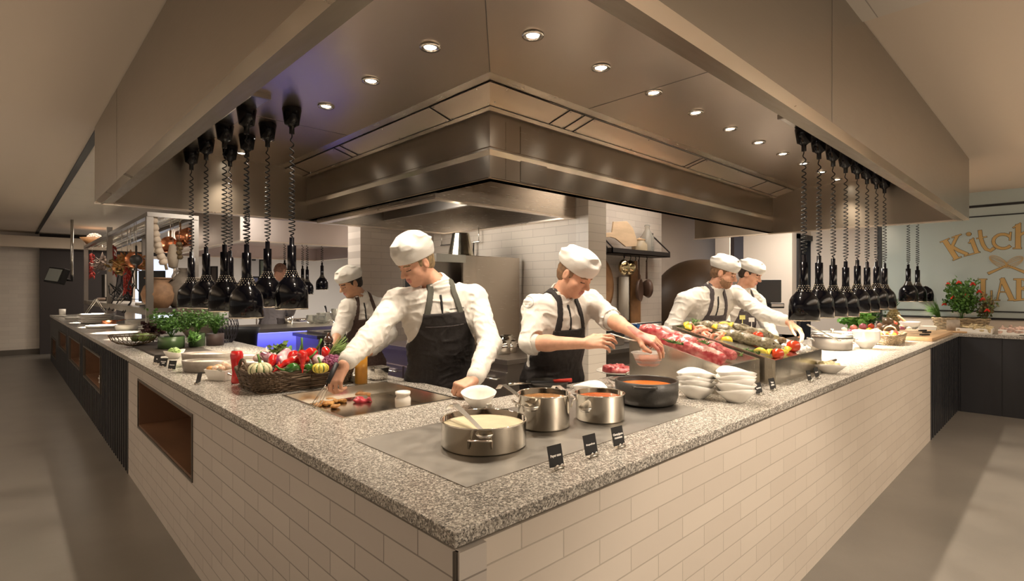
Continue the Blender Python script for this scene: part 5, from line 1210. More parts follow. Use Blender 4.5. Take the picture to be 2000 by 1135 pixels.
obj('jar_body', MB().lathe([(0, 0), (.036, 0), (.039, .005), (.039, .045), (.033, .055), (.033, .060), (.038, .066), (.037, .078), (.031, .078), (.030, .02), (0, .018)], n=32), M_porc, t)
a = at(652, 722, 2.46); b_ = at(636, 757, 2.40); t = thing('whisk_fork', 'black handled wire fork held in the reaching hand of the tall chef', 'utensil', a)
d = b_ - a; obj('grip', MB().tube([d * -.35, d * .2, d * .75], [.011, .012, .010], 8), M_blackm, t)
tn = MB()
for k in range(4): tn.tube([d * .75, d * 1.2 + VR * (k - 1.5) * .010, d * 1.75 + VR * ((k - 1.5) * .013 - .012) - UP * .01, d * 2.15 + VR * ((k - 1.5) * .014 - .03) - UP * .0], .0018, 5)
obj('tines', tn, M_chrome, t)
# grey oval dishes, V handled dish, small white bowl
M_stone = mat('grey_stoneware', (.27, .235, .20), .35, noise=.15, nscale=30); M_cream = mat('pale_food', (.72, .64, .52), .6, noise=.4, nscale=70, bump=.8, bscale=60)
def oval(label, x, y, R, h, rz, sy=.62, z=ZC, food=M_cream, m=M_stone, name='oval_dish'):
    t = thing(name, label, 'dish', (x, y, z), rz)
    obj('dish_body', MB().lathe([(0, 0), (R * .86, 0), (R * .93, .008), (R, h), (R - .006, h + .001), (R * .9, .012), (0, .008)], n=48, sy=sy), m, t)
    if food: obj('filling', MB().lathe([(0, h - .008), (R * .5, h - .006), (R * .9, h - .014)], n=36, sy=sy), food, t)
    return t
oval('grey oval dish with pale filling, behind the nearest grey dish', .315, 3.20, .165, .085, -.8)
oval('nearest grey oval dish on the left arm, plain sides', .245, 2.90, .155, .070, -.8)
oval('grey oval dish farther right behind the near pair', .56, 3.18, .15, .055, -.8)
oval('grey oval dish just behind the vegetable basket', .52, 2.72, .15, .058, -.8, food=mat('pale_herb_food', (.62, .58, .42), .6, noise=.4, nscale=70))
q = onZ(340, 700, ZC); wbowl('small white bowl with salad beside the herb pots', q.x, q.y, ZC, .3, .8, zs=1.1); florets('pale green salad in the small white bowl', (q.x, q.y, ZC + .045), .045, M_leaf2, 6, 'salad')
t = thing('serving_dish', 'white rectangular dish of fried snacks with a steel V stand', 'dish', (.235, 2.50, ZC), .55)
obj('dish_body', MB().lathe([(0, 0), (.10, 0), (.13, .062), (.125, .064), (.096, .006), (0, .006)], n=4, smooth=False, sy=.8), M_porc, t, bevel=.006, rot=(0, 0, PI / 4))
obj('v_stand', MB().tube([(-.105, -.05, .075), (-.005, -.115, .004), (.005, -.115, .004), (.105, -.05, .075)], .006, 8), M_satin, t)
for k in range(12):
    rnd = random.Random(k); r = rnd.uniform(.020, .030); o = obj('fried_snack', MB().ball((0, 0, 0), (r, r * .8, r * .7), 8), M_fry if k % 3 == 0 else mat('flour_snack', (.74, .62, .50), .7, noise=.4, nscale=60, col2=(.60, .36, .22)), loc=(.235 + .075 * math.cos(k * 2.4) * math.sqrt((k + 1) / 12), 2.50 + .075 * math.sin(k * 2.4) * math.sqrt((k + 1) / 12), ZC + .062 + .006 * (k % 3)), rot=(0, 0, k))
    tag(o, 'small fried snack piled in the white dish with V stand', 'food', 'snacks in the white dish')
# slate tray with herb pots
tag(obj('slate_tray', MB().box((-.20, -.62, 0), (.20, .62, .014)), mat('dark_slate', (.03, .022, .018), .45), loc=(.36, 4.62, ZC), rot=(0, 0, .0), bevel=.002), 'dark slate tray under the herb pots and wire bowl', 'tray')
zt = ZC + .0145; M_potg = mat('green_pot', (.055, .10, .035), .35, noise=.3, nscale=4, stretch=(1, 1, 6)); M_potb = mat('brown_pot', (.07, .045, .04), .5)
def herbpot(label, x, y, R, h, m, lf, n, H, seed, ls=.026, blade=False, z=zt, stems=16, RR=.13):
    t = thing('potted_herb', label, 'potted plant', (x, y, z)); obj('pot', MB().lathe([(0, 0), (R * .9, 0), (R, .004), (R, h), (R * .94, h), (R * .9, h - .015), (0, h - .015)], n=28), m, t)
    leafy('foliage', '', (0, 0, h - .015), n, RR, H, lf, seed, ls, par=t, stems=stems)
    if blade: blades('', (0, 0, h), 120, H * 1.25, (0, 0, 1), .28, lf, .0022, seed + 1, 'stalks', par=t, droop=.35)
    return t
herbpot('bushy parsley in a wide green pot, left of the three herbs', .36, 4.48, .10, .10, M_potg, M_leaf, 900, .24, 11, .030, stems=26, RR=.19)
herbpot('leafy mint in a slim green pot, middle of the three herbs', .56, 4.50, .065, .115, M_potg, M_leaf, 520, .22, 12, .030, stems=18, RR=.13)
herbpot('grassy chives and coriander in a brown pot, right of the herbs', .74, 4.62, .075, .11, M_potb, M_leaf, 330, .20, 13, .026, True, z=ZC, RR=.12)
leafy('mint_sprig', 'mint sprig trailing over the front of the green pots', (.50, 4.36, zt + .02), 160, .07, .10, M_leaf, 14, .034, stems=8)
t = thing('wire_bowl', 'flat dark wire bowl holding limes and avocados', 'bowl', (.16, 4.96, zt)); wb = MB()
for k in range(30):
    a = 2 * PI * k / 30; wb.tube([(.05 * math.cos(a), .05 * math.sin(a), .004), (.12 * math.cos(a), .12 * math.sin(a), .022), (.165 * math.cos(a + .1), .165 * math.sin(a + .1), .055), (.185 * math.cos(a + .15), .185 * math.sin(a + .15), .095)], .0026, 5)
wb.tube([(.186 * math.cos(2 * PI * k / 40), .186 * math.sin(2 * PI * k / 40), .096) for k in range(40)], .004, 6, closed=True).lathe([(0, 0), (.055, 0), (.055, .008), (0, .008)], n=24)
obj('wire_cage', wb, mat('bronze_wire', (.10, .065, .03), .35, .8), t)
for k, (dx, dy, r, g) in enumerate([(.07, -.03, .036, 1), (.10, .05, .038, 1), (.02, .02, .035, 0), (.06, .07, .036, 1), (.13, -.02, .034, 0)]):
    tag(obj('green_fruit', MB().ball((0, 0, r), (r * 1.15, r, r), 14), mat('fruit%d' % g, ((.10, .14, .05), (.22, .30, .08))[g], .4, bump=.2, bscale=120), loc=(.16 + dx, 4.96 + dy, zt + .03)), 'green fruit ' + ['nearest the parsley pot', 'at the back right of the wire bowl', 'dark, at the centre of the wire bowl', 'pale, on top at the back', 'dark, against the right side of the wire bowl'][k], 'fruit')
leafy('red_lettuce', 'dark red lettuce leaves behind the wire bowl', (.36, 5.25, ZC + .0), 260, .13, .20, mat('red_leaf', (.07, .02, .02), .5, noise=.5, nscale=30), 15, .05, stems=10)
t = thing('mesh_basket', 'tall dark openwork metal basket right of the herbs', 'basket', (.90, 4.86, ZC)); mbm = MB()
prof_ = [(.05, .0), (.085, .04), (.105, .10), (.11, .17), (.10, .235)]
for k in range(22):
    for sg in (-1, 1): mbm.tube([(r * math.cos(2 * PI * k / 22 + sg * z_ * 3), r * math.sin(2 * PI * k / 22 + sg * z_ * 3), z_) for r, z_ in prof_], .003, 4)
mbm.tube([(.10 * math.cos(2 * PI * k / 32), .10 * math.sin(2 * PI * k / 32), .236) for k in range(32)], .004, 6, closed=True).lathe([(0, 0), (.052, 0), (.052, .004), (0, .004)], n=20)
obj('mesh_wall', mbm, mat('gunmetal', (.06, .055, .07), .35, .6), t)
# far left : white plates, copper pot, cloche, glass dome
M_bright = M_porc
def plates(label0, x, y, R, n, dz, z=ZC, group='plates', rim=.012, name='plate', zsc=1., m=None):
    o0 = None
    for k in range(n):
        if o0 is None: o0 = obj(name, MB().lathe([(0, 0), (R * .6, 0), (R * .7, .004), (R, rim), (R - .004, rim + .002), (R * .68, .007), (0, .004)], n=36), m or M_porc); o = o0
        else: o = o0.copy(); COL.objects.link(o)
        o.location = (x, y, z + k * dz); tag(o, (label0 % ('bottom plate' if k == 0 else 'top plate' if k == n - 1 else 'plate %s from the bottom' % ['', 'second', 'third', 'fourth', 'fifth', 'sixth', 'seventh', 'eighth', 'ninth', 'tenth', 'eleventh', 'twelfth'][k])), 'plate', group)
plates('%s of the wide white stack behind the copper pot', .36, 9.6, .24, 5, .028, group='left far plate stack', rim=.03)
plates('%s of the white stack right of the copper pot', .70, 7.9, .20, 5, .022, group='middle plate stack', rim=.025)
plates('%s of the low white stack in front of the parsley row', .62, 6.6, .18, 4, .022, group='near plate stack', rim=.025)
oval('white oval platter at the far left of the counter', .30, 11.4, .22, .03, 0, .8, food=None, m=M_porc, name='white_platter'); oval('white round platter in front of the far stack', .30, 8.3, .20, .03, 0, 1., food=None, m=M_porc, name='white_platter')
oval('pale bowl under the lamps left of the wire bowl', .46, 7.5, .13, .07, 0, 1., m=M_porc, food=M_cream, name='white_bowl')
t = thing('copper_pot', 'shiny copper pan on the far left of the counter', 'pot', (.42, 8.75, ZC)); M_cop = mat('copper', (.72, .28, .14), .22, 1.)
obj('pot_body', MB().lathe([(0, 0), (.085, 0), (.088, .01), (.088, .075), (.085, .075), (.083, .01), (0, .008)], n=32), M_cop, t); obj('long_handle', MB().tube([(.085, .02, .06), (.20, .05, .075), (.24, .06, .07)], .006, 6), M_cop, t)
t = thing('a_frame_stand', 'slender steel A shaped frame stand on the far left counter', 'stand', (.45, 10.4, ZC)); obj('frame', MB().tube([(-.20, .0, 0), (0, 0, .36), (.20, 0, 0)], .009, 6).tube([(-.20, .25, 0), (0, .25, .36), (.20, .25, 0)], .009, 6).tube([(0, 0, .36), (0, .25, .36)], .009, 6), M_satin, t)
for k, (x, y, r) in enumerate([(.10, 12.6, .07), (.26, 12.3, .09), (.45, 12.5, .10)]): tag(obj('bread_plate', MB().lathe([(0, 0), (r, 0), (r * 1.6, .02), (r * 1.5, .022), (0, .01)], n=24), M_porc, loc=(x, y, ZC)), 'small pale plate near the dark wall, ' + ['nearest the counter edge', 'middle of the three', 'farthest from the edge'][k], 'plate')
tag(obj('white_cup', MB().lathe([(0, 0), (.05, 0), (.055, .12), (.05, .12), (.045, .01), (0, .01)], n=24), M_porc, loc=(.15, 12.75, ZC + .02)), 'small white cup near the dark wall', 'cup')
tag(obj('pillar_candle', MB().lathe([(0, 0), (.06, 0), (.062, .20), (.05, .205), (0, .2)], n=24), M_porc, loc=(.70, 9.0, ZC)), 'thick white candle standing among the far plates', 'candle')
for k, (x, y) in enumerate([(.30, 6.0), (.30, 9.9), (.30, 7.1), (.30, 8.5)]): light('SPOT', 'counter_fill', (x, y, 1.95), (120, 520, 420, 520)[k], (1, .88, .70), .02, spot=.50, blend=.35)  # added spots with no lamp, there to brighten the far plates
# things in the black cabinet niches
for (x, y0_, z_, n_, w, lb, mm, gp) in [(.10, 6.25, .415, 8, .26, 'white folded linen, %s, in the nearest black niche', M_porc, 'linen near'), (.10, 8.3, .43, 9, .22, 'pinkish folded napkin, %s, in the middle black niche', mat('pink_linen', (.55, .42, .40), .8), 'napkins'), (.10, 10.4, .475, 6, .24, 'white folded linen, %s, in the farthest black niche', M_porc, 'linen far')]:
    for k in range(n_ // 2): tag(obj('folded_linen', MB().box((0, -w / 2 * 1.6, 0), (w, w / 2 * 1.6, .020)), mm, loc=(x - .04 + .006 * (k % 2), y0_ + .01 * (k % 3), z_ + k * .0215), bevel=.006), lb % ['lowest', 'second', 'third', 'fourth', 'fifth'][k], 'linen', gp)

# ================================================================ RIGHT COUNTER
t = thing('food_bowl', 'small white pointed bowl of salad with a wooden spoon by the fish box', 'bowl', (3.05, .135, ZC), .4)
obj('bowl_body', wavy_mb(R=.092, h=.055, wave=.006), M_porc, t); s = SDF((-.09, -.09, 0), (.09, .09, .1), .005); s.ell((0, 0, .045), (.062, .06, .022), k=0); s.noise(.014, 55, 2, .03); s.build('salad_heap', [mat('pale_salad', (.70, .62, .36), .6, noise=.5, nscale=60)], t)
obj('spoon', MB().tube([(.02, 0, .062), (.06, -.02, .066), (.10, -.05, .070)], [.010, .006, .008], 8), mat('dark_wood', (.06, .035, .02), .5), t)
t = thing('grey_casserole', 'grey enamel casserole with steel lid on the bright worktop', 'pot', (4.55, .53, ZC)); Rc = .16
obj('pot_body', MB().lathe([(0, 0), (Rc * .88, 0), (Rc * .95, .01), (Rc, .11), (0, .11)], n=40), mat('grey_enamel', (.15, .135, .12), .35), t); obj('lid', MB().lathe([(Rc + .004, .11), (Rc + .004, .12), (Rc * .9, .135), (Rc * .3, .148), (0, .15)], n=40), M_satin, t); obj('knob', MB().lathe([(.01, .148), (.01, .16), (.022, .168), (.018, .176), (0, .178)], n=18), M_satin, t)
for a in (-.9, -.9 + PI): wire_handle(t, Rc, .09, a, M_satin, .04, .035, .02, .006)
a = at(1637, 665, 4.2); b_ = at(1577, 634, 3.7); t = thing('serving_spoon', 'long steel spoon leaning from the grey casserole towards the lamps', 'spoon', a); obj('handle', MB().tube([(0, 0, 0), (b_ - a) * .5, b_ - a], .006, 8), M_satin, t); obj('bowl', MB().ball((0, 0, 0), (.03, .02, .008), 10), M_satin, t)
plates('%s of the white stack left of the grey casserole', 5.45, .84, .13, 7, .012, group='right plates a', rim=.014)
plates('%s of the tall white stack behind the casserole', 5.20, .63, .12, 9, .012, group='right plates b', rim=.014)
bw0 = obj('white_bowl', MB().lathe([(0, 0), (.045, 0), (.052, .012), (.088, .052), (.109, .088), (.105, .088), (.083, .052), (.045, .012), (0, .008)], n=36), M_porc)
for k in range(9):
    o = bw0 if k == 0 else bw0.copy()
    if k: COL.objects.link(o)
    o.location = (4.86, .345, ZC + k * .0085); tag(o, 'white bowl, %s in the stack beside the pale fruit basket' % ['bottom', 'second', 'third', 'fourth', 'fifth', 'sixth', 'seventh', 'eighth', 'top'][k], 'bowl', 'bowl stack by the fruit basket')
basket('pale wicker basket of fruit between bowls and chopping board', 5.24, 5.82, .20, .50, .085, M_wickl, rows=7, flare=.03)
M_org = mat('orange_skin', (.78, .32, .03), .35, bump=.15, bscale=150); M_yel = mat('yellow_skin', (.80, .58, .05), .3)
FRT = [(5.56, .30, .036, M_tom, 'red tomato at the left of the fruit basket'), (5.64, .26, .038, M_yel, 'yellow tomato at the front of the fruit basket'), (5.70, .34, .040, M_org, 'orange tomato on top of the fruit basket'), (5.60, .38, .036, M_org, 'orange tomato at the rear left of the fruit basket'),
       (5.78, .28, .036, M_tom, 'dark red tomato in the middle of the fruit basket'), (5.88, .30, .042, mat('strawberry_red', (.70, .05, .04), .2, coat=.6), 'big red pepper at the right of the fruit basket'), (5.86, .40, .036, M_tom, 'red tomato at the rear right of the fruit basket'), (5.72, .44, .036, M_yel, 'yellow fruit at the back of the fruit basket')]
for x, y, r, m_, lb in FRT: tomato(lb, (x - .19, y, ZC + .045), r, m_, name='fruit', cat='fruit')
t = thing('chopping_board', 'thick wooden chopping board at the end of the right counter', 'board', (6.62, .27, ZC), 0)
obj('board_body', MB().box((-.60, -.23, 0), (.74, .25, .035)), mat('beech_wood', (.62, .40, .22), .45, noise=.2, nscale=6, stretch=(.3, 3, 1)), t, bevel=.006)
zb_ = ZC + .0355
for k, (x, y, rz) in enumerate([(6.30, .18, -.5), (6.72, .22, -.4), (7.0, .30, -.4)]):
    t = thing('kitchen_knife', 'black handled knife on the board, ' + ['nearest the front', 'middle of three', 'farthest back'][k], 'knife', (x, y, zb_), rz)
    obj('blade', MB().prism([(-.22, 0), (-.06, -.012), (0, -.012), (0, .012), (-.10, .012)], .001, .004), M_chrome, t); obj('knife_handle', MB().box((0, -.013, 0), (.12, .013, .018)), M_blackm, t, bevel=.005)
tag(obj('square_bowl', MB().lathe([(0, 0), (.10, 0), (.12, .07), (.115, .07), (.095, .008), (0, .008)], n=4, smooth=False), M_porc, loc=(7.58, .30, ZC), rot=(0, 0, .9), bevel=.004), 'square white bowl beyond the end of the chopping board', 'bowl')
t = thing('mortar', 'white mortar with a wooden pestle behind the chopping board', 'mortar', (7.66, .50, ZC)); obj('bowl', MB().lathe([(0, 0), (.06, 0), (.07, .02), (.12, .11), (.11, .115), (.08, .03), (0, .025)], n=32), M_porc, t); obj('pestle', MB().tube([(.0, 0, .05), (-.13, .10, .19)], [.020, .016], 10), mat('beech_wood', (.6, .4, .2)), t)
t = thing('utensil_crock', 'grey concrete cylinder pot on a round wooden board', 'pot', (7.70, .075, ZC + .021)); obj('pot_wall', MB().lathe([(0, 0), (.065, 0), (.065, .13), (.058, .13), (.058, .02), (0, .02)], n=32), mat('concrete', (.42, .36, .30), .7, noise=.2, nscale=20), t)
tag(obj('round_board', MB().lathe([(0, 0), (.15, 0), (.155, .01), (.15, .02), (0, .02)], n=40), mat('beech_wood', (.6, .4, .2)), loc=(7.70, .08, ZC)), 'round wooden board under the concrete pot', 'board')
# heap of vegetables along the back of the right counter
rv_ = random.Random(12); VG = []
kinds = [('onion', (.55, .18, .14), .040), ('red_onion', (.38, .10, .14), .042), ('potato', (.48, .34, .20), .042), ('tomato', (.62, .07, .03), .036), ('melon', (.16, .10, .05), .065), ('shallot', (.62, .36, .24), .034), ('lemon', (.80, .58, .05), .040), ('garlic_bulb', (.74, .66, .56), .032)]
col_w = dict(onion='brown', red_onion='purple', potato='tan', tomato='red', melon='dark', shallot='pinkish', lemon='yellow', garlic_bulb='white')
plc = ['left end', 'left third', 'left of centre', 'centre', 'right of centre', 'right third', 'right end']; lay = ['front row', 'second row', 'back row', 'top layer']
seq = [5, 3, 5, 7, 0, 3, 1, 0, 1, 3, 6, 1, 4, 2, 6, 3, 4, 2, 3, 5, 1, 0, 3, 4, 7, 2, 1, 3]
for k, kd in enumerate(seq):
    nm, c_, r = kinds[kd]; i, j = divmod(k, 4); x = 5.85 + i * .27 + .06 * (j % 2) + rv_.uniform(-.02, .02); y = .63 - .025 * i + .085 * j - (.10 if j == 3 else 0); zz_ = ZC + (.055 if j == 3 else 0)
    o = obj(nm, MB().lathe([(0, 0), (r * .6, r * .1), (r, r * .8), (r * .8, r * 1.5), (r * .2, r * 1.8), (0, r * 1.95)], n=16), mat('heap_' + nm, c_, .35, coat=.3), loc=(x, y, zz_), rot=(rv_.uniform(-.1, .1), 0, 0)); tag(o, '%s %s in the vegetable heap, %s, %s' % (col_w[nm], nm.replace('_', ' '), lay[j], plc[i]), 'vegetable')
leafy('lettuce_head', 'bright green lettuce head behind the heap under the lamps', (6.85, .90, ZC + .03), 420, .17, .20, mat('bright_leaf', (.13, .38, .05), .45, noise=.4, nscale=30, col2=(.22, .48, .10)), 21, .075, stems=14)
leafy('kale_bunch', 'dull green kale bunch right of the lettuce', (7.45, .92, ZC), 380, .18, .26, M_leafd, 22, .05, stems=14)
t = thing('pineapple', 'ripe pineapple standing behind the vegetable heap', 'pineapple', (7.92, .72, ZC)); florets_m = mat('pineapple_skin', (.22, .16, .05), .6, noise=.6, nscale=40)
pb = MB(); pb.ball((0, 0, .13), (.075, .075, .13), 16)
for i in range(9):
    for j in range(14):
        a = 2 * PI * (j + .5 * (i % 2)) / 14; u = -.85 + 1.7 * i / 8; q = math.sqrt(1 - u * u); pb.ball((.075 * q * math.cos(a), .075 * q * math.sin(a), .13 + .13 * u), .013, 5)
obj('fruit_body', pb, florets_m, t); blades('', (0, 0, .25), 40, .17, (0, 0, 1), .45, M_leafd, .008, 3, 'crown', par=t, droop=.1)
tag(obj('beet', MB().ball((0, 0, .06), (.075, .075, .06), 16), mat('beet_dark', (.10, .03, .05), .4), loc=(7.62, .78, ZC)), 'dark purple beet between lettuce and kale', 'vegetable')
# flower basket
q = Vector((7.93, .42, 0)); t = thing('flower_basket', 'wicker planter of red flowers and herbs before the glass', 'planter', (8.08, .05, ZC)); t.scale = (.75, .66, .95)
bk = MB()
for r in range(8):
    f = r / 7; bk.tube([((.20 + .05 * f) * 1.0 * math.cos(2 * PI * i / 60), (.36 + .07 * f) * math.sin(2 * PI * i / 60) + 0, .012 + f * .15 + .004 * math.sin(i * 1.3 + r * PI)) for i in range(60)], .012, 5, closed=True)
obj('woven_wall', bk, M_wickl, t); obj('soil', MB().lathe([(0, .13), (.22, .13)], n=30, sy=1.7), mat('soil', (.05, .035, .02), .9), t)
leafy('foliage', '', (0, -.02, .10), 1500, .30, .56, M_leaf, 31, .060, par=t, stems=44, flat=.95); blades('', (-.02, .30, .14), 150, .34, (-.15, .5, .8), .4, M_leaf, .004, 6, 'grass_tuft', par=t, droop=.35)
leafy('variegated_foliage', '', (0, -.36, .08), 420, .20, .36, mat('red_green_leaf', (.20, .10, .06), .5, noise=.6, nscale=25, col2=(.10, .20, .05)), 33, .05, par=t, stems=16)
fl_ = random.Random(8)
for k in range(9):
    fm = MB(); c = Vector((fl_.uniform(-.2, .0), [-.20, .18, .0, -.28, .08, -.10, .24, -.40, -.33][k], [.60, .60, .62, .50, .42, .45, .33, .26, .40][k] + .02)); 
    for i in range(7):
        a = 2 * PI * i / 7; e = c + Vector((.03 * math.cos(a), .045 * math.sin(a), .02 * math.cos(a * 2))); fm.tube([c, (c + e) / 2 + UP * .008, e], [.004, .015, .003], 5)
    obj('red_flower', fm, mat('flower_red', (.70, .04, .02), .5), t)
# buffet dishes on the return counter
for k, (y, lb, c_) in enumerate([(-.12, 'white rectangular dish of pale wraps, left on the return counter', (.68, .55, .32)), (-.50, 'white rectangular dish of pink ham, middle of the return counter', (.80, .55, .45)), (-.92, 'white rectangular dish of red salad at the right picture edge', (.45, .08, .06))]):
    t = thing('buffet_dish', lb, 'dish', (7.78, y, ZC)); obj('dish_body', tray_mb(-.14, .14, -.165, .165, .006, .06, .006), M_porc, t, bevel=.003)
    s = SDF((-.15, -.17, 0), (.15, .17, .12), .007); s.ell((0, 0, .05), (.125, .15, .035), k=0, p=2.6); s.noise(.03, 28, k, .04); s.build('food', [mat('buffet_food%d' % k, c_, .5, noise=.5, nscale=30)], t)
q = at(1980, 658, 5.9); t = thing('serving_tongs', 'steel tongs lying on the return counter', 'tongs', (7.60, -.62, ZC), 1.2); obj('tong_arms', MB().tube([(-.10, .0, .008), (0, .012, .012), (.11, .004, .006)], .005, 6).tube([(-.10, 0, .008), (0, -.012, .012), (.11, -.004, .006)], .005, 6), M_satin, t)
# deeper items: plate of red meat, ladle and tub held by chef B, black scale and red cloth
q = onZ(1222, 728, ZC); t = thing('meat_plate', 'white plate of dark red raw meat slices beside the steel box', 'plate', (q.x - .03, q.y + .02, ZC)); obj('plate_body', MB().lathe([(0, 0), (.10, 0), (.15, .014), (.148, .017), (.09, .005), (0, .005)], n=36), M_porc, t)
s = SDF((-.14, -.14, 0), (.14, .14, .08), .006); s.ell((0, 0, .022), (.11, .10, .022), k=0); s.noise(.016, 40, 7, .03); s.build('meat_slices', [M_meat], t)
tc_ = at(1266, 692, 2.74); t = thing('clear_tub', 'translucent plastic tub of pink sauce held by the ladling chef', 'tub', tc_)
obj('tub_wall', MB().lathe([(0, -.058), (.048, -.058), (.060, -.045), (.078, .0), (.086, .006), (.086, .010), (.076, .006), (.057, -.042), (0, -.054)], n=36), mat('frosted_plastic', (.95, .92, .88), .25, trans=.75, ior=1.15), t)
obj('sauce', MB().lathe([(0, -.052), (.050, -.050), (.066, -.022), (0, -.020)], n=32), mat('pink_sauce', (.82, .30, .18), .4), t)
a = at(1262, 677, 2.72); b_ = at(1192, 652, 2.66); t = thing('sauce_ladle', 'steel ladle held between the hands of the ladling chef', 'ladle', a)
obj('handle', MB().tube([(0, 0, .02), (b_ - a) * .5 + UP * .004, b_ - a], .004, 6), M_satin, t); obj('bowl', MB().ball((0, 0, 0), (.034, .034, .030), 16), M_chrome, t)
q = onZ(1058, 752, ZC)
t = thing('frying_pan', 'black frying pan with a long handle lying behind the gravy pot', 'pan', (q.x - .02, q.y - .06, ZC)); obj('pan_body', MB().lathe([(0, 0), (.095, 0), (.115, .03), (.112, .031), (.092, .004), (0, .004)], n=36), M_iron, t); dd = (at(1090, 748, 2.8) - at(1000, 770, 2.6)); dd.z = 0; dd.normalize()
obj('pan_handle', MB().tube([dd * -.11 + UP * .028, dd * -.20 + UP * .04, dd * -.27 + UP * .042], .007, 8), M_chrome, t)
q = onZ(1068, 757, ZC); t = thing('spatula', 'black spatula with a red handle lying beside the upturned bowl', 'spatula', (q.x, q.y - .02, ZC + .032), -.75 + .15); obj('blade', MB().box((-.10, -.022, 0), (.02, .022, .004)), M_blackm, t); obj('handle', MB().tube([(.02, 0, .004), (.12, 0, .006)], [.009, .011], 8), mat('red_plastic', (.65, .05, .03), .35), t)
# ================================================================ OPEN KITCHEN BEHIND THE COUNTER
M_bluecast = steel('blue_cast_steel', (.46, .40, .42), .35); M_top = mat('dark_worktop', (.05, .048, .052), .2)  # steel colour carries the violet cast of the blue light
def cabinet(label, x0, x1, y0, y1, h, face, splits, m=M_steel, top=None, z0=.1):
    # face 'X': drawers on the x0 side; 'Y': on the y0 side
    t = thing('kitchen_cabinet', label, 'cabinet', (x0, y0, 0)); w, d = x1 - x0, y1 - y0
    obj('carcass', MB().box((.02, .02, z0), (w, d, h)), m, t); obj('plinth', MB().box((.08, .08, 0), (w - .05, d - .05, z0)), M_blackm, t)
    obj('top', MB().box((-.02, -.02, h), (w, d, h + .04)), top or m, t, bevel=.003)
    L = d if face == 'X' else w; n = len(splits); 
    for i in range(n):
        a = L * i / n + .015; b = L * (i + 1) / n - .015; zs_ = splits[i]
        for k in range(len(zs_) - 1):
            z0_, z1_ = zs_[k] + .006, zs_[k + 1] - .006
            if face == 'X': dr = obj('drawer', MB().box((0, a, z0_), (.02, b, z1_)), m, t, bevel=.003); obj('drawer_handle', MB().tube([(0, a + .08, z1_ - .06), (-.035, a + .08, z1_ - .06), (-.035, b - .08, z1_ - .06), (0, b - .08, z1_ - .06)], .008, 6), M_chrome, dr)
            else: dr = obj('drawer', MB().box((a, 0, z0_), (b, .02, z1_)), m, t, bevel=.003); obj('drawer_handle', MB().tube([(a + .06, 0, z1_ - .06), (a + .06, -.035, z1_ - .06), (b - .06, -.035, z1_ - .06), (b - .06, 0, z1_ - .06)], .008, 6), M_chrome, dr)
    return t
cabinet('steel drawer cabinet, blue light put into its tone, behind the tall chef', 2.12, 2.98, 3.10, 4.05, .85, 'X', [[.12, .42, .70]] * 2, M_bluecast)
cabinet('steel range block with drawers between the two front chefs', 2.22, 2.98, 2.2, 3.05, .84, 'X', [[.12, .45, .78]] * 2, M_steeld)
cabinet('steel drawer cabinet with long handles right of the white pier', 3.34, 5.0, 2.03, 2.60, .845, 'Y', [[.12, .40, .72]] * 3, M_steeld)
# range top: salamander block with splash panel, ribbed bucket on it, pots
pa = at(905, 498, 4.75); pb_ = onY(1015, 504, pa.y); zt_ = pa.z
t = thing('salamander_grill', 'tall stainless grill block with a blank panel behind the chefs', 'grill', (pa.x, pa.y, .88)); w = pb_.x - pa.x
obj('side_panel', MB().box((0, 0, 0), (w, .03, zt_ - .88)), M_steel, t, bevel=.004); obj('body', MB().box((-.28, .12, .45), (w, .55, zt_ - .88 - .06)), M_steeld, t); obj('oven_mouth', MB().box((-.285, .16, .55), (-.28, .50, zt_ - .98)), M_blackm, t); obj('top_slab', MB().box((-.30, -.01, zt_ - .88 - .07), (w * .0 + .02, .55, zt_ - .88)), M_satin, t)
obj('legs', MB().box((-.26, .14, 0), (-.22, .18, .45)), M_steel, t)
p = at(906, 496, 4.85); t = thing('ribbed_bucket', 'ribbed steel bucket turned upside down on the grill block', 'bucket', (p.x + .06, p.y + .12, zt_ + .001))
rb = MB(); n = 48; rb.lathe([(.0, .215), (.075, .215), (.080, .21), (.118, .02), (.124, .0), (.116, .0), (.072, .20)], n=28, smooth=False); obj('bucket_wall', rb, steel('bucket_steel', (.50, .46, .36), .2), t)
for k, (px, py, r, h) in enumerate([(978, 668, .085, .12), (998, 672, .10, .10), (1008, 660, .07, .14), (966, 662, .06, .10)]):
    p = onZ(px, 690 - (k == 3) * 4, .885); t = thing('stock_pan', 'steel pan on the range between the two front chefs, ' + ['left front', 'right front', 'right back', 'left back'][k], 'pot', (max(p.x, 2.30 + .0) + .05 * k, p.y + .12 * k, .882)); obj('pan_body', MB().lathe([(0, 0), (r, 0), (r, h), (r - .004, h), (r - .005, .006), (0, .005)], n=28), M_potst, t); obj('side_handle', MB().tube([(r, -.03, h * .7), (r + .03, -.03, h * .7), (r + .03, .03, h * .7), (r, .03, h * .7)], .005, 6), M_chrome, t)
for k in range(5): tag(obj('wooden_board', MB().box((-.16, -.22, 0), (.16, .22, .022)), mat('board_wood%d' % (k % 2), ((.30, .15, .08), (.48, .30, .18))[k % 2], .5), loc=(2.42 + .008 * k, 3.32 + .01 * (k % 2), .891 + k * .028), bevel=.004), 'wooden board, %s in the pile behind the tall chef' % ['bottom', 'second', 'middle', 'fourth', 'top'][k], 'board', 'boards on the drawer cabinet')
s = SDF((-.12, -.12, -.01), (.12, .12, .08), .006); s.ell((0, 0, .02), (.08, .05, .03), k=0); s.noise(.02, 26, 2, .04); o = s.build('kitchen_towel', [M_porc]); o.location = (2.20, 3.48, .891); tag(o, 'crumpled pale towel on the drawer cabinet', 'towel')
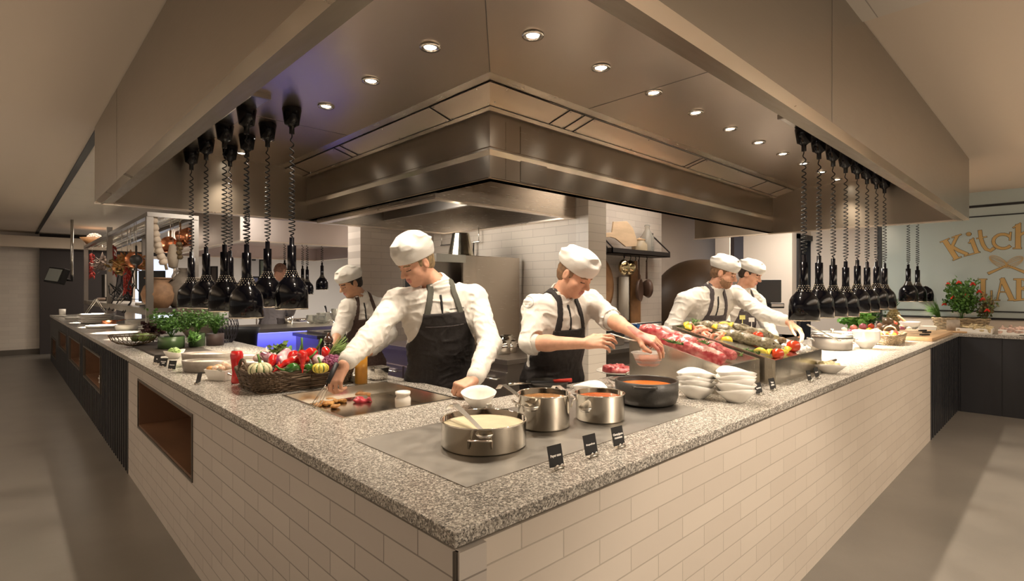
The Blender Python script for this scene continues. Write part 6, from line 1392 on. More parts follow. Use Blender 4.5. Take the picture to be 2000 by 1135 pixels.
# wall shelves
M_ironb = mat('iron_black', (.022, .016, .014), .5); M_wd = mat('beech_wood', (.6, .4, .2)); M_wd2 = mat('oak_dark', (.34, .17, .07), .5, noise=.3, nscale=8)
def shelf(label, x0, x1, z, y=2.62, d=.24, hgt=.055, br=.22):
    t = thing('wall_shelf', label, 'shelf', (x0, y, z)); w = x1 - x0
    obj('tray', MB().box((0, -d, -hgt), (w, 0, -hgt + .008)).box((0, -d, -hgt), (w, -d + .012, 0)).box((0, -d, -hgt), (.012, 0, 0)).box((w - .012, -d, -hgt), (w, 0, 0)), M_ironb, t)
    for k, xx in enumerate((.0, w - .012)):
        obj('bracket', MB().hexa([(xx, -d, -.01), (xx + .012, -d, -.01), (xx + .012, -.012, br - .02), (xx, -.012, br - .02), (xx, -d, .008), (xx + .012, -d, .008), (xx + .012, -.012, br), (xx, -.012, br)]).box((xx, -.012, -.01), (xx + .012, 0, br + .03)), M_ironb, t)
    return t
ys_ = 2.50
sA = onY(1190, 492, 2.42); sB = onY(1288, 492, 2.42); zs1 = 1.88
shelf('long black iron wall shelf with hanging pans below', sA.x, min(sB.x + .2, 5.05), zs1); s2 = onY(1181, 486, 2.42)
shelf('short black iron wall shelf holding a small plant', s2.x - .45, s2.x, 1.875)
t = thing('small_plant', 'small green plant in a dark pot on the short shelf', 'plant', (s2.x - .30, 2.48, 1.828)); obj('pot', MB().lathe([(0, 0), (.04, 0), (.055, .09), (0, .085)], n=18), M_blackm, t); leafy('foliage', '', (0, 0, .08), 150, .07, .14, M_leaf, 51, .035, par=t, stems=10)
# pizza peel leaning across the shelf
t = thing('pizza_peel', 'pale wooden pizza peel lying across the long shelf', 'peel', (0, 0, 0)); pl_ = [onY(x, y, 2.45) for x, y in [(1198, 433), (1224, 432), (1236, 446), (1244, 470), (1243, 481), (1222, 482), (1202, 466), (1192, 463), (1160, 466), (1160, 456), (1195, 454)]]
obj('paddle', MB().prism([(p.x, p.z) for p in pl_], -2.462, -2.445, M=Matrix.Rotation(PI / 2, 4, 'X')), mat('pale_wood', (.62, .44, .28), .5, noise=.15, nscale=5, stretch=(1, 1, 4)), t, bevel=.003)
p = onY(1252, 484, 2.46); t = thing('storage_jar', 'squat glass jar with lid on the long shelf', 'jar', (p.x, 2.48, zs1 - .045)); obj('jar_wall', MB().lathe([(0, 0), (.085, 0), (.09, .02), (.09, .12), (.06, .15), (.06, .165), (0, .17)], n=28), mat('amber_glass', (.8, .66, .46), .1, trans=.6, ior=1.3), t); obj('lid', MB().lathe([(.06, .165), (.07, .175), (.02, .19), (0, .20)], n=20), M_wd, t)
p = onY(1270, 484, 2.46); t = thing('glass_bottle', 'tall clear glass bottle at the right end of the shelf', 'bottle', (p.x, 2.50, zs1 - .045)); obj('bottle_wall', MB().lathe([(0, 0), (.075, 0), (.078, .02), (.078, .22), (.03, .30), (.028, .34), (.034, .345), (.030, .36), (.024, .34), (.026, .30), (.073, .215), (.073, .02), (0, .01)], n=28), mat('grey_glass', (.75, .72, .66), .05, trans=.8, ior=1.25), t)
def hang(name, label, cat, px, ztop, build, y=2.48):
    p = onY(px, 500, y); t = thing(name, label, cat, (p.x, y, zs1 - .055)); obj('hook', MB().tube([(0, 0, .0), (.012, 0, -.02), (0, 0, -.05), (-.012, 0, -.06)], .005, 6), M_blackm, t); build(t); return t
def frypan(r, L, m, tilt):
    def f(t):
        obj('pan_handle', MB().tube([(0, 0, -.04), (0, 0, -.04 - L)], [.008, .012], 8), m, t)
        M = Matrix.Rotation(PI / 2, 3, 'X'); M = Matrix.Rotation(tilt, 3, 'Z') @ M
        obj('pan_body', MB().lathe([(0, 0), (r * .8, 0), (r, .04), (r * .97, .04), (r * .78, .006), (0, .006)], (0, .02, -.04 - L - r), 28, M=M), m, t)
    return f
M_panb = mat('brown_pan', (.12, .07, .05), .45)
hang('frying_pan', 'brown frying pan hanging in the middle under the shelf', 'pan', 1248, 0, frypan(.13, .22, M_panb, .35)); hang('frying_pan', 'narrower brown frying pan hanging rightmost under the shelf', 'pan', 1263, 0, frypan(.11, .22, M_panb, 1.1))
def lad(t): obj('handle', MB().tube([(0, 0, -.04), (0, 0, -.06)], .005, 6), M_chrome, t); obj('bowl', MB().ball((0, 0, -.14), (.085, .05, .085), 18), steel('brass_bowl', (.72, .58, .34), .15), t)
hang('hanging_ladle', 'shiny round ladle bowl hanging leftmost under the shelf', 'ladle', 1219, 0, lad, 2.44); hang('hanging_ladle', 'shiny round ladle bowl hanging second from the left', 'ladle', 1231, 0, lad, 2.5)
def brd(t): obj('paddle', MB().prism([(-.03, -.05), (.03, -.05), (.03, -.14), (.10, -.22), (.10, -.95), (-.10, -.95), (-.10, -.22), (-.03, -.14)], -.01, .01, M=Matrix.Rotation(PI / 2, 4, 'X')), M_wd2, t, bevel=.004)
hang('hanging_board', 'long wooden paddle board hanging behind the brown pans', 'board', 1241, 0, brd, 2.58)
def roll(t): obj('tube', MB().tube([(0, 0, -.24), (0, 0, -.72)], .06, 16), mat('milky_glass', (.70, .64, .55), .4), t); obj('grid', MB().tube([(0, 0, -.72), (0, 0, -.88)], .045, 8), mat('grater', (.25, .22, .18), .4, .6), t)
hang('hanging_roll', 'pale tube hanging under the left ladle', 'utensil', 1218, 0, roll, 2.56)
p = onY(1161, 585, 2.5); t = thing('round_tray', 'round wooden tray leaning on the wall behind the ladling chef', 'tray', (p.x, 2.52, .886)); obj('disc', MB().lathe([(0, 0), (.33, 0), (.34, .02), (.29, .022), (.28, .01), (0, .01)], (0, 0, .62), 40, M=Matrix.Rotation(PI / 2 - .08, 3, 'X')), M_wd2, t); obj('stand', MB().box((-.10, -.04, 0), (.10, .06, .29)), M_blackm, t)
# things on the cabinet
p = onZ(1268, 668, .886); t = thing('film_dispenser', 'pale cling film dispenser box with a blue slider', 'dispenser', (p.x + .05, 2.25, .886)); obj('box', MB().box((-.30, -.12, 0), (.22, .12, .12)), mat('pale_plastic', (.62, .57, .54), .4), t, bevel=.01); obj('roll', MB().tube([(-.27, 0, .16), (.19, 0, .16)], .045, 16), M_porc, t); obj('slider', MB().box((-.29, -.09, .13), (-.24, .05, .20)), mat('blue_plastic', (.03, .12, .35), .3), t, bevel=.01); obj('cutter_rod', MB().tube([(-.28, -.08, .20), (.2, -.08, .20)], .008, 6), M_blackm, t)
t = thing('toaster_oven', 'grey steel appliance on the cabinet behind the rolled sleeve', 'appliance', (3.62, 2.30, .886)); obj('body', MB().box((-.2, -.12, 0), (.2, .16, .30)), M_steeld, t, bevel=.01); obj('lid_panel', MB().box((-.18, -.13, .08), (.18, -.12, .27)), M_blackm, t)
p = onZ(1185, 686, .886); tag(obj('papers', MB().box((-.14, -.10, 0), (.14, .10, .006)), M_porc, loc=(p.x + .1, 2.20, .886), rot=(0, 0, .3)), 'white papers on the steel cabinet under the chef\'s hand', 'papers')
# pizza oven dome, monitor, card printer
p = at(1367, 566, 7.2); s = SDF(np.array((p.x - 1.1, p.y - 1.1, 0)), np.array((p.x + 1.1, p.y + 1.1, 2.1)), .03); s.ell((p.x, p.y, .98), (.66, .66, .87), k=0, p=2.3)
s.clip(lambda q: .9 - q[:, 2]); o = s.build('oven_dome', [mat('bronze_dome', (.075, .042, .02), .45, noise=.2, nscale=3)]); 
t = thing('pizza_oven', 'bronze domed pizza oven behind the bearded chef', 'oven', (0, 0, 0)); o.parent = t; obj('oven_base', MB().lathe([(0, 0), (.64, 0), (.64, .9), (0, .9)], (p.x, p.y, 0), 40), M_dark, t)
p = at(1503, 568, 6.3); t = thing('monitor', 'black flat screen facing the kitchen right of the chefs', 'monitor', (p.x, p.y, p.z - .12), -.72)
obj('screen', MB().box((-.145, 0, -.02), (.145, .03, .25)), M_blackm, t, bevel=.006); obj('stand', MB().box((-.02, .01, -.40), (.02, .03, 0)).box((-.12, -.06, -.41), (.12, .08, -.40)), M_blackm, t)
tag(obj('monitor_table', MB().box((-.3, -.25, 0), (.3, .25, p.z - .53)), M_steel, loc=(p.x, p.y, 0)), 'narrow steel table under the black screen', 'table')
q = at(1516, 597, 6.1); t = thing('label_printer', 'small dark printer box below the black screen', 'printer', (q.x, q.y, q.z - .03), -.72); obj('body', MB().box((-.08, -.03, 0), (.08, .05, .06)), M_blackm, t, bevel=.006); obj('slot', MB().box((-.07, -.032, .02), (.07, -.030, .05)), mat('printer_grey', (.3, .27, .25), .5), t); obj('arm', MB().box((-.02, .05, .01), (.02, .22, .03)), M_blackm, t)
# blue lit islands behind the young chef
M_led = mat('blue_led', (.1, .1, .5), .5, emit=(.25, .25, 1), es=2.5)
pi_ = onZ(548, 641, .92); pj = onZ(445, 619, .92)
t = thing('blue_lit_island', 'kitchen island with violet blue light under its worktop', 'counter', (pi_.x - .75, pi_.y, 0)); W_ = 2.9
obj('worktop', MB().box((-.1, -.05, .87), (W_, 1.05, .92)), M_steelg, t); obj('front_panel', MB().box((0, .12, 0), (W_ - .1, 1.0, .87)), mat('blue_lit_panel', (.42, .44, .75), .5), t); obj('led_strip', MB().box((0, .08, .855), (W_ - .1, .10, .868)), M_led, t)  # blue of the LED light is also put into the panel colour
light('AREA', 'blue_glow', (pi_.x + .6, pi_.y + .02, .84), 5, (.22, .22, 1), 3.0, rot=(.35, 0, 0), sy=.08)
cn = onZ(622, 656, .90); t = thing('prep_table', 'dark topped steel prep table behind the vegetable basket', 'table', (cn.x, cn.y, 0))
obj('top', MB().box((-.03, -.03, .86), (.72, .70, .90)), M_top, t); obj('left_panel', MB().box((0, 0, 0), (.02, .66, .86)), M_bluecast, t); obj('front_panel', MB().box((.02, 0, 0), (.68, .02, .86)), M_dark, t); obj('shelf', MB().box((.02, .02, .3), (.68, .66, .32)), M_steel, t)
t = thing('induction_tray', 'flat dark grill plate lying on the prep table', 'tray', (cn.x + .10, cn.y + .12, .9005)); obj('plate', MB().box((0, 0, 0), (.56, .45, .025)), M_steeld, t, bevel=.004); obj('rim_bars', MB().box((.05, .05, .025), (.55, .07, .035)), M_blackm, t)
q = onZ(527, 672, .80); t = thing('black_planter', 'tall black tapered tub standing before the blue lit island', 'tub', (pi_.x - .75, pi_.y - .75, 0)); obj('tub_wall', MB().lathe([(0, 0), (.15, 0), (.20, .92), (.23, 1.0), (.22, 1.0), (.18, .9), (.13, .02), (0, .02)], n=32), M_blackm, t)
for k, (px, py, r, h, nm, lb) in enumerate([(563, 636, .06, .11, 'steel_cup', 'small steel cup at the left end of the blue island'), (640, 628, .055, .13, 'steel_cup', 'steel cup holding a black spatula on the blue island'), (652, 632, .045, .09, 'steel_cup', 'shorter steel cup right of the spatula cup'), (590, 632, .14, .05, 'steel_dish', 'shallow bright steel dish on the blue island'), (612, 630, .12, .05, 'steel_dish', 'second shallow steel dish on the blue island')]):
    p = onZ(px, py - 4, .921); t = thing(nm, lb, nm.split('_')[1], (p.x, max(p.y, pi_.y + .15), .921)); obj('wall', MB().lathe([(0, 0), (r, 0), (r * 1.08, h), (r * 1.02, h), (r * .94, .006), (0, .005)], n=24), M_chrome, t)
    if k == 1: obj('spatula', MB().tube([(0, 0, .02), (-.03, 0, .18), (-.045, 0, .24)], [.006, .012, .02], 6), M_blackm, t)
gw = mat('thin_glass', (.85, .85, .8), .05, trans=.85, ior=1.15)
for k, (px, r, h) in enumerate([(655, .12, .16), (632, .10, .12), (610, .09, .13), (665, .08, .22)]):
    p = at(px, 610, 8.0 + .1 * k); tag(obj('glass_bowl', MB().lathe([(0, 0), (r * .6, 0), (r, h * .4), (r * 1.02, h), (r * .96, h), (r * .9, h * .4), (0, .01)], n=24), gw, loc=(p.x, max(p.y, pi_.y + .6), .921)), 'clear glass bowl on the blue island, ' + ['near the young chef\'s chin', 'left of the biggest one', 'leftmost', 'the tallest at the right'][k], 'bowl')
# rear kitchen hood
hc = onZ(469, 468, 2.1); t = thing('rear_hood', 'long pale steel hood over the rear kitchen', 'hood', (hc.x, hc.y, 2.1)); 
obj('shell', MB().box((0, 0, 0), (2.9, .03, .60)).box((0, .03, 0), (.03, 4.2, .60)).box((0, 4.2, 0), (2.9, 4.23, .60)).box((2.87, .03, 0), (2.9, 4.2, .60)).box((.03, .03, .25), (2.87, 4.2, .27)), steel('pale_steel', (.66, .58, .54), .4), t)
obj('lower_lip', slab([0, .09, 2.81, 2.9], [0, .09, 4.14, 4.23], lambda u, v: not (.09 < u < 2.81 and .09 < v < 4.14), -.015, 0, (0, 1, 2)), steel('lip_steel'), t)
# tall dark equipment between the pier and the ranges, hanging tools, small frames on the rear wall
a = at(765, 545, 6.6); t = thing('coffee_machine', 'dark tall kitchen appliance between pier and tall chef', 'appliance', (a.x, a.y + .3, 0)); obj('cabinet', MB().box((0, 0, 0), (.9, .6, 1.0)), mat('violet_panel', (.20, .18, .32), .4), t); obj('tower', MB().box((.02, .05, 1.0), (.88, .58, 1.70)), M_dark, t); obj('glass_front', MB().box((.06, .03, 1.1), (.5, .05, 1.6)), M_black, t); obj('top_shelf', MB().box((-.02, 0, 1.72), (.9, .6, 1.76)), M_satin, t)
t = thing('hanging_rod', 'steel rail with dark utensils hanging behind the tall chef\'s head', 'rail', (2.95, 3.75, 1.95)); obj('rail_bar', MB().tube([(0, -.35, 0), (0, .35, 0)], .008, 6), M_satin, t); obj('hanger', MB().tube([(0, -.33, 0), (0, -.33, .15)], .006, 6), M_satin, t); obj('hanger', MB().tube([(0, .33, 0), (0, .33, .15)], .006, 6), M_satin, t)
for k in range(3): obj('hanging_tool', MB().tube([(0, -.25 + .08 * k, 0), (-.01, -.25 + .08 * k, -.12), (0, -.24 + .08 * k, -.32)], [.005, .012, .02], 6), M_iron, t)
for k, (x0, x1, y0, y1, tt, lb) in enumerate([(506, 519, 507, 545, 9.5, 'framed picture leaning behind the black lamps'), (492, 506, 540, 560, 9.3, 'small framed grid poster left of the framed picture'), (410, 424, 520, 560, 9.6, 'dark clay portrait panel between the left lamps')]):
    a = at(x0, y1, tt); b_ = at(x1, y0, tt); t = thing('wall_picture', lb, 'picture', a); w = (b_ - a).length * .0 + (Vector((b_.x - a.x, b_.y - a.y, 0))).length; hgt = b_.z - a.z; t.rotation_euler = (0, 0, math.atan2(b_.y - a.y, b_.x - a.x))
    obj('frame', slab([0, .02, w - .02, w], [0, .02, hgt - .02, hgt], lambda u, v: not (.02 < u < w - .02 and .02 < v < hgt - .02), 0, .03, (0, 2, 1)), M_blackm, t); obj('image_panel', MB().box((.02, .01, .02), (w - .02, .02, hgt - .02)), mat('picture%d' % k, ((.35, .42, .34), (.35, .42, .75), (.10, .08, .07))[k], .5), t); obj('back_post', MB().box((w / 2 - .01, .03, -a.z), (w / 2 + .01, .05, hgt)), M_steel, t)
p = at(660, 555, 10.5); t = thing('notice_board', 'grey panel on the rear wall left of the young chef\'s hat', 'panel', (p.x, 14.86, 1.1)); obj('panel', MB().box((0, 0, 0), (.6, .03, 1.2)), mat('grey_board', (.38, .36, .36), .5), t); obj('clip', MB().box((.25, -.02, 1.15), (.35, 0, 1.2)), M_blackm, t)

# ================================================================ STEEL RACK ON THE LEFT COUNTER WITH HANGING PRODUCE
RX0, RX1 = .55, 1.02; yA = onX(292, 500, RX0).y; yB_ = onX(214, 500, RX0).y; yC = onX(168, 500, RX0).y; zlo, zhi = 1.22, 2.36; zhi = onX(292, 415, RX0).z
t = thing('steel_rack', 'tall steel frame rack with a wire top shelf standing on the left counter', 'rack', (0, 0, 0)); 
for x in (RX0, RX1):
    for y in (yA, yB_, yC): obj('post', MB().box((x - .035, y - .035, ZC), (x + .035, y + .035, zhi + (.0 if y == yA else .10))), M_steeld, t)
for x in (RX0, RX1): obj('rail', MB().box((x - .03, yA + .035, zhi - .05), (x + .03, yC - .035, zhi)), M_steeld, t); obj('rail', MB().box((x - .03, yA + .035, zlo - .08), (x + .03, yC - .035, zlo)), M_steeld, t)
obj('shelf_board', MB().box((RX0 + .03, yA - .03, zlo - .05), (RX1 - .03, yC, zlo)), M_steeld, t); obj('front_beam', MB().box((RX0 - .03, yA - .05, zlo - .08), (RX1 + .03, yA - .035, zlo)), M_steeld, t); obj('front_beam', MB().box((RX0 - .03, yA - .05, zhi - .05), (RX1 + .03, yA - .035, zhi)), M_steeld, t)
ws = MB(); y = yA
while y < yC: ws.tube([(RX0, y, zhi - .01), (RX1, y, zhi - .01)], .006, 4); y += .07
for k in range(8): ws.tube([(RX0 + (RX1 - RX0) * k / 7, yA, zhi - .016), (RX0 + (RX1 - RX0) * k / 7, yC, zhi - .016)], .005, 4)
obj('wire_shelf', ws, M_satin, t)
# clay jugs
M_clay = mat('terracotta', (.34, .19, .10), .7, noise=.3, nscale=12, bump=.2, bscale=30); M_clay2 = mat('grey_clay', (.22, .18, .14), .8, noise=.3, nscale=10, bump=.3, bscale=30)
yj = yA + .12; p = onY(310, 585, yj); t = thing('clay_vase', 'brown clay vase with flared rim on the rack\'s lower shelf', 'vase', (.66, yj, zlo)); 
obj('vase_body', MB().lathe([(0, 0), (.10, 0), (.16, .08), (.18, .17), (.15, .26), (.10, .31), (.14, .36), (.13, .36), (.09, .31), (.13, .25), (0, .02)], n=32), M_clay, t); obj('rim_band', MB().lathe([(.142, .352), (.146, .36), (.142, .366)], n=32), M_clay, t)
t = thing('clay_jug', 'grey handled clay jug beside the brown vase', 'jug', (.93, yA - .0 + .16, zlo)); obj('jug_body', MB().lathe([(0, 0), (.12, 0), (.18, .08), (.20, .20), (.17, .30), (.08, .40), (.045, .43), (.05, .48), (.06, .49), (.04, .48), (0, .40)], n=32), M_clay2, t); obj('handle', MB().tube([(-.045, -.02, .46), (-.10, -.05, .44), (-.13, -.07, .38), (-.12, -.07, .34)], .014, 8), M_clay2, t)
t = thing('clay_jug', 'round grey clay jug half hidden behind the leftmost lamps', 'jug', tuple(at(388, 590, 6.0)) [:2] + (ZC,)); obj('jug_body', MB().lathe([(0, 0), (.12, 0), (.19, .10), (.21, .35), (.17, .50), (.07, .60), (.06, .64), (0, .62)], n=32), M_clay2, t); obj('lid_rim', MB().lathe([(.06, .62), (.075, .645), (.06, .66), (0, .66)], n=24), M_clay2, t)
# garlic string and hanging pans at the near end
gp = [onY(x, y, yA + .05) for x, y in [(303, 430), (305, 445), (307, 457), (309, 468), (312, 479), (314, 490), (318, 501), (322, 511)]]
t = thing('garlic_string', 'braided string of white garlic bulbs hanging from the rack', 'garlic', gp[0]); obj('braid', MB().tube([p - gp[0] for p in [gp[0] + UP * .03] + gp + [at(330, 525, 7.4) * .0 + gp[-1] + Vector((.02, 0, -.10))]], .016, 6), mat('straw', (.40, .30, .18), .8), t)
for k, p in enumerate(gp): obj('garlic_bulb', MB().lathe([(0, -.045), (.035, -.042), (.05, -.01), (.035, .03), (.01, .045), (0, .05)], p - gp[0] + Vector((-.02, -.02, 0)), 14), mat('garlic_skin', (.62, .50, .38), .6), t)
hz = zhi - .05
def drop(name, label, cat, px, py, mk, y=None):
    p = onY(px, py, y or yA + .1); t = thing(name, label, cat, (p.x, p.y, p.z)); obj('hanger', MB().tube([(0, 0, 0), (0, 0, max(.02, hz + .02 - p.z))], .004, 5), M_satin, t); mk(t); return t
def cop(r, d_, ang):
    def f(t): obj('pan_body', MB().lathe([(0, 0), (r, 0), (r * 1.05, d_), (r, d_), (r * .95, .006), (0, .006)], (0, 0, -r - .10), 24, M=Matrix.Rotation(ang, 3, 'Z') @ Matrix.Rotation(PI / 2 - .3, 3, 'X')), M_cop, t); obj('pan_handle', MB().tube([(0, 0, 0), (0, 0, -.12)], .012, 6), mat('handle_brass', (.35, .2, .1), .4, .8), t)
    return f
drop('copper_pan', 'copper pan hanging by its handle beside the garlic string', 'pan', 333, 450, cop(.10, .07, -.7), yA + .35); drop('copper_pan', 'hammered copper bucket tilted at the right of the rack', 'pan', 352, 435, cop(.11, .16, .9), yA + .3)
drop('linen_bag', 'pale cloth bag hanging below the copper pans', 'bag', 338, 478, lambda t: (obj('bag_body', MB().lathe([(0, -.30), (.05, -.28), (.065, -.15), (.04, 0), (0, .01)], n=16), mat('linen', (.45, .37, .28), .9, bump=.3), t)), yA + .2)
drop('fig_string', 'short dark string of dried figs at the rack\'s right post', 'dried fruit', 350, 470, lambda t: [obj('dried_fig', MB().ball((.01 * (k % 2), 0, -.04 - .055 * k), (.035, .03, .03), 10), M_onion, t) for k in range(4)], yA + .15)
M_chil = mat('chilli_red', (.42, .03, .02), .4, noise=.4, nscale=30); M_aut = mat('autumn_leaf', (.38, .12, .04), .6, noise=.6, nscale=20, col2=(.45, .28, .08)); M_sil = mat('dried_silver', (.42, .33, .28), .7, noise=.5, nscale=25)
def chil(t):
    rnd = random.Random(3); mb = MB()
    for i in range(60): a = rnd.uniform(0, 6.28); z_ = -rnd.uniform(.02, .48); mb.tube([(0, 0, z_), (.04 * math.cos(a), .04 * math.sin(a), z_ - .03), (.05 * math.cos(a), .05 * math.sin(a), z_ - .08)], [.008, .012, .003], 5)
    obj('chillies', mb, M_chil, t)
ym = (yA + yB_) / 2
for k, (px, py, lb) in enumerate([(222, 476, 'long string of red chillies hanging left of the middle posts'), (249, 500, 'string of red chillies hanging right of the dried leaves'), (180, 492, 'small string of red chillies at the far end of the rack')]): drop('chilli_string', lb, 'chillies', px, py, chil, [yB_ + .2, ym, yC - .4][k])
drop('dried_wreath', 'brown wreath of dried autumn leaves hanging in the rack', 'wreath', 255, 480, lambda t: leafy('leaves', '', (0, 0, -.05), 300, .20, -.30, M_aut, 61, .09, par=t, stems=14, low=-.5), ym)
drop('dried_wreath', 'yellowish bunch of dried leaves left of the brown wreath', 'wreath', 238, 490, lambda t: leafy('leaves', '', (0, 0, -.02), 260, .15, -.32, mat('ochre_leaf', (.34, .22, .08), .6, noise=.5, nscale=20), 62, .08, par=t, stems=12, low=-.5), ym + .4)
drop('dried_bunch', 'silvery dried flower bunch at the far end of the rack', 'dried flowers', 200, 490, lambda t: leafy('leaves', '', (0, 0, -.02), 260, .18, -.36, M_sil, 63, .08, par=t, stems=12, low=-.5), yC - .9)
drop('iron_ladle', 'black iron ladle hanging in front of a copper lid', 'ladle', 266, 480, lambda t: (obj('handle', MB().tube([(0, 0, 0), (0, 0, -.55)], .012, 6), M_iron, t), obj('bowl', MB().ball((0, 0, -.18), (.07, .03, .07), 12), M_iron, t)), yA + .7)
drop('copper_plate', 'round copper plate glowing behind the black ladle', 'lid', 262, 500, lambda t: (obj('disc', MB().ball((0, 0, -.05), (.10, .02, .10), 18), M_cop, t)), yA + .85)
t = thing('fruit_bowl', 'wooden bowl with pale fruit on top of the rack\'s far end', 'bowl', (RX0 + .1, yC - .4, zhi)); obj('bowl_body', MB().lathe([(0, 0), (.12, 0), (.24, .14), (.23, .14), (.10, .02), (0, .02)], n=28), M_wd2, t); florets('pale dried fruit piled in the wooden bowl on the rack', (RX0 + .1, yC - .4, zhi + .12), .14, M_sil, 8, 'dried_fruit')
# screens, cables and clutter on the rack's lower shelf
for k, (px, tt_, w, h, lb) in enumerate([(272, 8.2, .05, .42, 'thin black screen seen edge-on on the rack'), (195, 10.6, .34, .46, 'black screen with white side panel at the rack\'s far end')]):
    y = [yA + 1.2, yC - 1.0][k]; t = thing('rack_screen', lb, 'screen', (.78, y, zlo), [.75, .25][k]); obj('screen_panel', MB().box((-.02, -.18, .06), (.02, .18, .06 + h)), M_blackm, t, bevel=.005); obj('foot', MB().box((-.10, -.10, 0), (.10, .10, .012)).box((-.01, -.02, .012), (.01, .02, .10)), M_blackm, t)
    if k: obj('side_panel', MB().box((-.10, -.20, .08), (-.02, -.18, .06 + h)), M_porc, t)
t = thing('cable_tangle', 'tangle of black cables hanging over the rack\'s lower shelf', 'cables', (0, 0, 0)); cb_ = random.Random(5)
for k in range(6):
    y0c = yB_ + cb_.uniform(-1.6, .2); pts = [(RX0 + .1, y0c, zlo + .35 + .2 * cb_.random())]
    for i in range(8): pts.append((RX0 + cb_.uniform(-.06, .22), y0c + cb_.uniform(-.4, .4), zlo + .04 + abs(cb_.gauss(0, .12))))
    pts.append((RX0 - .05, y0c - .2, zlo - .10)); obj('cable', MB().tube(pts, .008, 5), M_blackm if k < 5 else M_porc, t)
for k, (dy, w, h, c_, lb) in enumerate([(.55, .14, .05, (.03, .03, .03), 'black box among the cables'), (.9, .10, .09, (.12, .12, .12), 'grey device beside the thin screen'), (1.5, .2, .03, (.62, .55, .45), 'pale tray lying on the shelf'), (yC - yA - .6, .22, .05, (.55, .42, .34), 'pinkish parcel at the far end')]):
    tag(obj('shelf_box', MB().box((-w / 2, -w, 0), (w / 2, w, h)), mat('shelf_box%d' % k, c_, .5), loc=(.68 + .04 * k, yA + dy, zlo + .001), bevel=.006), lb + ' on the rack\'s lower shelf', 'box')
# floodlight on a drop pole
pf = at(105, 537, 9.4); t = thing('projector_lamp', 'black square projector on a ceiling pole at the far left', 'projector', pf); pv = vw(.24, .10, 0)
obj('drop_pole', MB().tube([pv + UP * -.02, pv + UP * (2.70 - pf.z)], .022, 8), M_satin, t)
ob = obj('lamp_body', MB().box((-.19, .0, -.14), (.19, .11, .14)), M_blackm, t, rot=(-.30, .10, -1.05), bevel=.01); obj('lens_grid', MB().box((-.16, -.006, -.11), (.16, -.001, .11)), mat('grid_glass', (.35, .38, .36), .2), ob)
obj('yoke', MB().tube([vw(.06, .08, -.04), vw(.16, .10, -.09), pv + UP * -.10, pv], .024, 6), M_blackm, t)
# ================================================================ LETTERING ON THE GLASS
M_gold = mat('gold_leaf', (.50, .33, .13), .35, .3); M_gout = mat('gold_outline', (.05, .03, .015), .5)
def Z(u, v): p = onX(1780 + u / 4.727, 400 + v / 4.727, XG - .002); return (p.y, p.z)
def stroke(pts, w, mb, x, grow=0., taper=None):
    P = [Vector(Z(*q)) for q in pts]; n = len(P); L_, R_2 = [], []
    for i, p in enumerate(P):
        d = (P[min(i + 1, n - 1)] - P[max(i - 1, 0)]).normalized(); nn = Vector((-d.y, d.x)); ww = (w if taper is None else w + (taper - w) * i / (n - 1)) * .00122 * .5 + grow
        e = d * grow * (-1 if i == 0 else 1 if i == n - 1 else 0); L_.append(p + nn * ww + e); R_2.append(p - nn * ww + e)
    for i in range(n - 1):
        q = [L_[i], R_2[i], R_2[i + 1], L_[i + 1]]; mb.hexa([(x, a.x, a.y) for a in q] + [(x - .0015, a.x, a.y) for a in q])
arc = lambda cx_, cy_, rx, ry, a0, a1, n=14: [(cx_ + rx * math.cos(math.radians(a0 + (a1 - a0) * i / n)), cy_ - ry * math.sin(math.radians(a0 + (a1 - a0) * i / n))) for i in range(n + 1)]
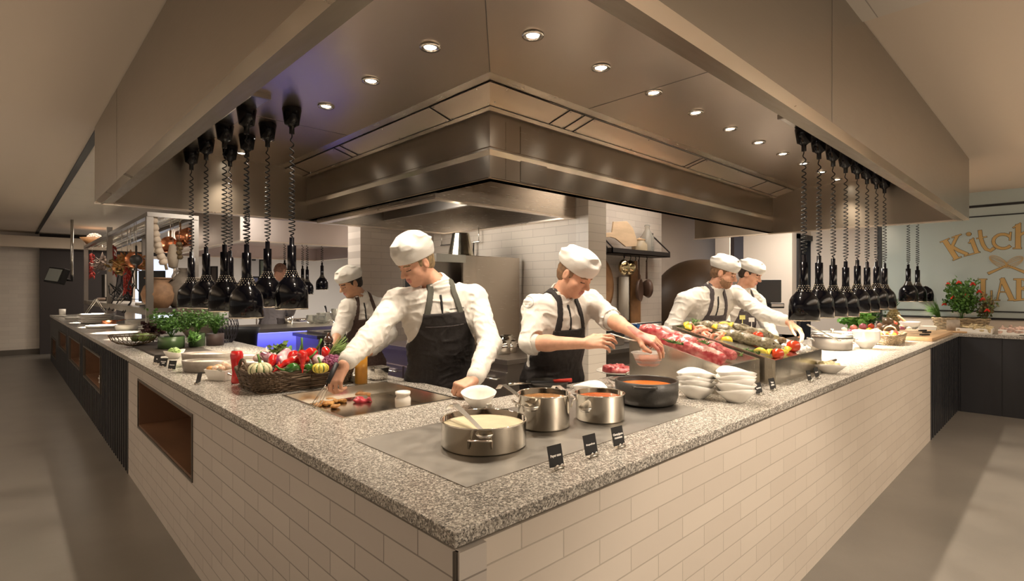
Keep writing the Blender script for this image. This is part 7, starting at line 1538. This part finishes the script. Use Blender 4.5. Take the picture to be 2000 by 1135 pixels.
LET = {'letter_k': [([(308, 330), (415, 495)], 44), ([(425, 285), (372, 392)], 26), ([(372, 385), (440, 425), (520, 458)], 30), ([(265, 347), (350, 312)], 11), ([(383, 512), (462, 480)], 11), ([(375, 303), (462, 273)], 11)],
 'letter_i': [([(556, 318), (602, 440)], 34), ([(530, 356), (575, 308)], 13), ([(487, 473), (634, 436)], 11), (arc(530, 271, 12, 8, 0, 360), 22)],
 'letter_t': [([(632, 235), (642, 310), (662, 370), (690, 410), (730, 425), (765, 398)], 30), ([(602, 312), (697, 295)], 10)],
 'letter_c': [(arc(845, 338, 88, 66, 40, 322), 26), ([(917, 252), (910, 330)], 14)],
 'letter_h': [([(987, 180), (985, 400)], 40), ([(938, 214), (1010, 168)], 11), ([(938, 402), (1018, 402)], 11), ([(990, 285), (1040, 258), (1080, 285), (1085, 400)], 28)],
 'letter_l': [([(662, 688), (664, 878)], 36), ([(614, 688), (698, 688)], 10), ([(630, 880), (746, 880)], 12), ([(740, 792), (740, 885)], 12)],
 'letter_a': [([(838, 675), (792, 880)], 13), ([(836, 680), (930, 880)], 38), ([(812, 805), (890, 805)], 10), ([(772, 882), (818, 882)], 9), ([(890, 882), (968, 882)], 9)],
 'letter_b': [([(992, 688), (992, 880)], 36), ([(945, 688), (1030, 688), (1065, 715), (1060, 755), (1000, 775)], 16), ([(1000, 775), (1070, 790), (1085, 830), (1060, 872), (945, 882)], 18)]}
sg = thing('glass_lettering', 'gold Kitchen Lab lettering with crossed whisks on the glass wall', 'lettering', (0, 0, 0))
for nm, st in LET.items():
    m1, m2 = MB(), MB()
    for i_, (pts, w) in enumerate(st): stroke(pts, w, m1, XG - .004 - .0004 * i_); stroke(pts, w, m2, XG - .0003 - .0003 * i_, .0035)
    lt = obj(nm, m1, M_gold, sg); obj('outline', m2, M_gout, lt)
for k, (hA_, hB_, ang) in enumerate([((708, 636), (868, 566), 1), ((1060, 628), (885, 560), -1)]):
    m1, m2 = MB(), MB(); stroke([hA_, hB_], 26, m1, XG - .003, taper=14); stroke([hA_, hB_], 26, m2, XG - .001, .0035, taper=14)
    for qi, q in enumerate((1, .62, .25)):
        pts = []
        for i in range(15):
            u = i / 14; a = math.pi * 2 * u; l = (1 - math.cos(a)) / 2; pts.append((hB_[0] + ang * l * 165, hB_[1] - l * 62 * 1.15 + math.sin(a) * 44 * q * 1.0))
        stroke(pts, 5, m1, XG - .0075 - .0005 * qi - .002 * k)
    o = obj('whisk_drawing', m1, M_gold, sg); obj('outline', m2, M_gout, o)
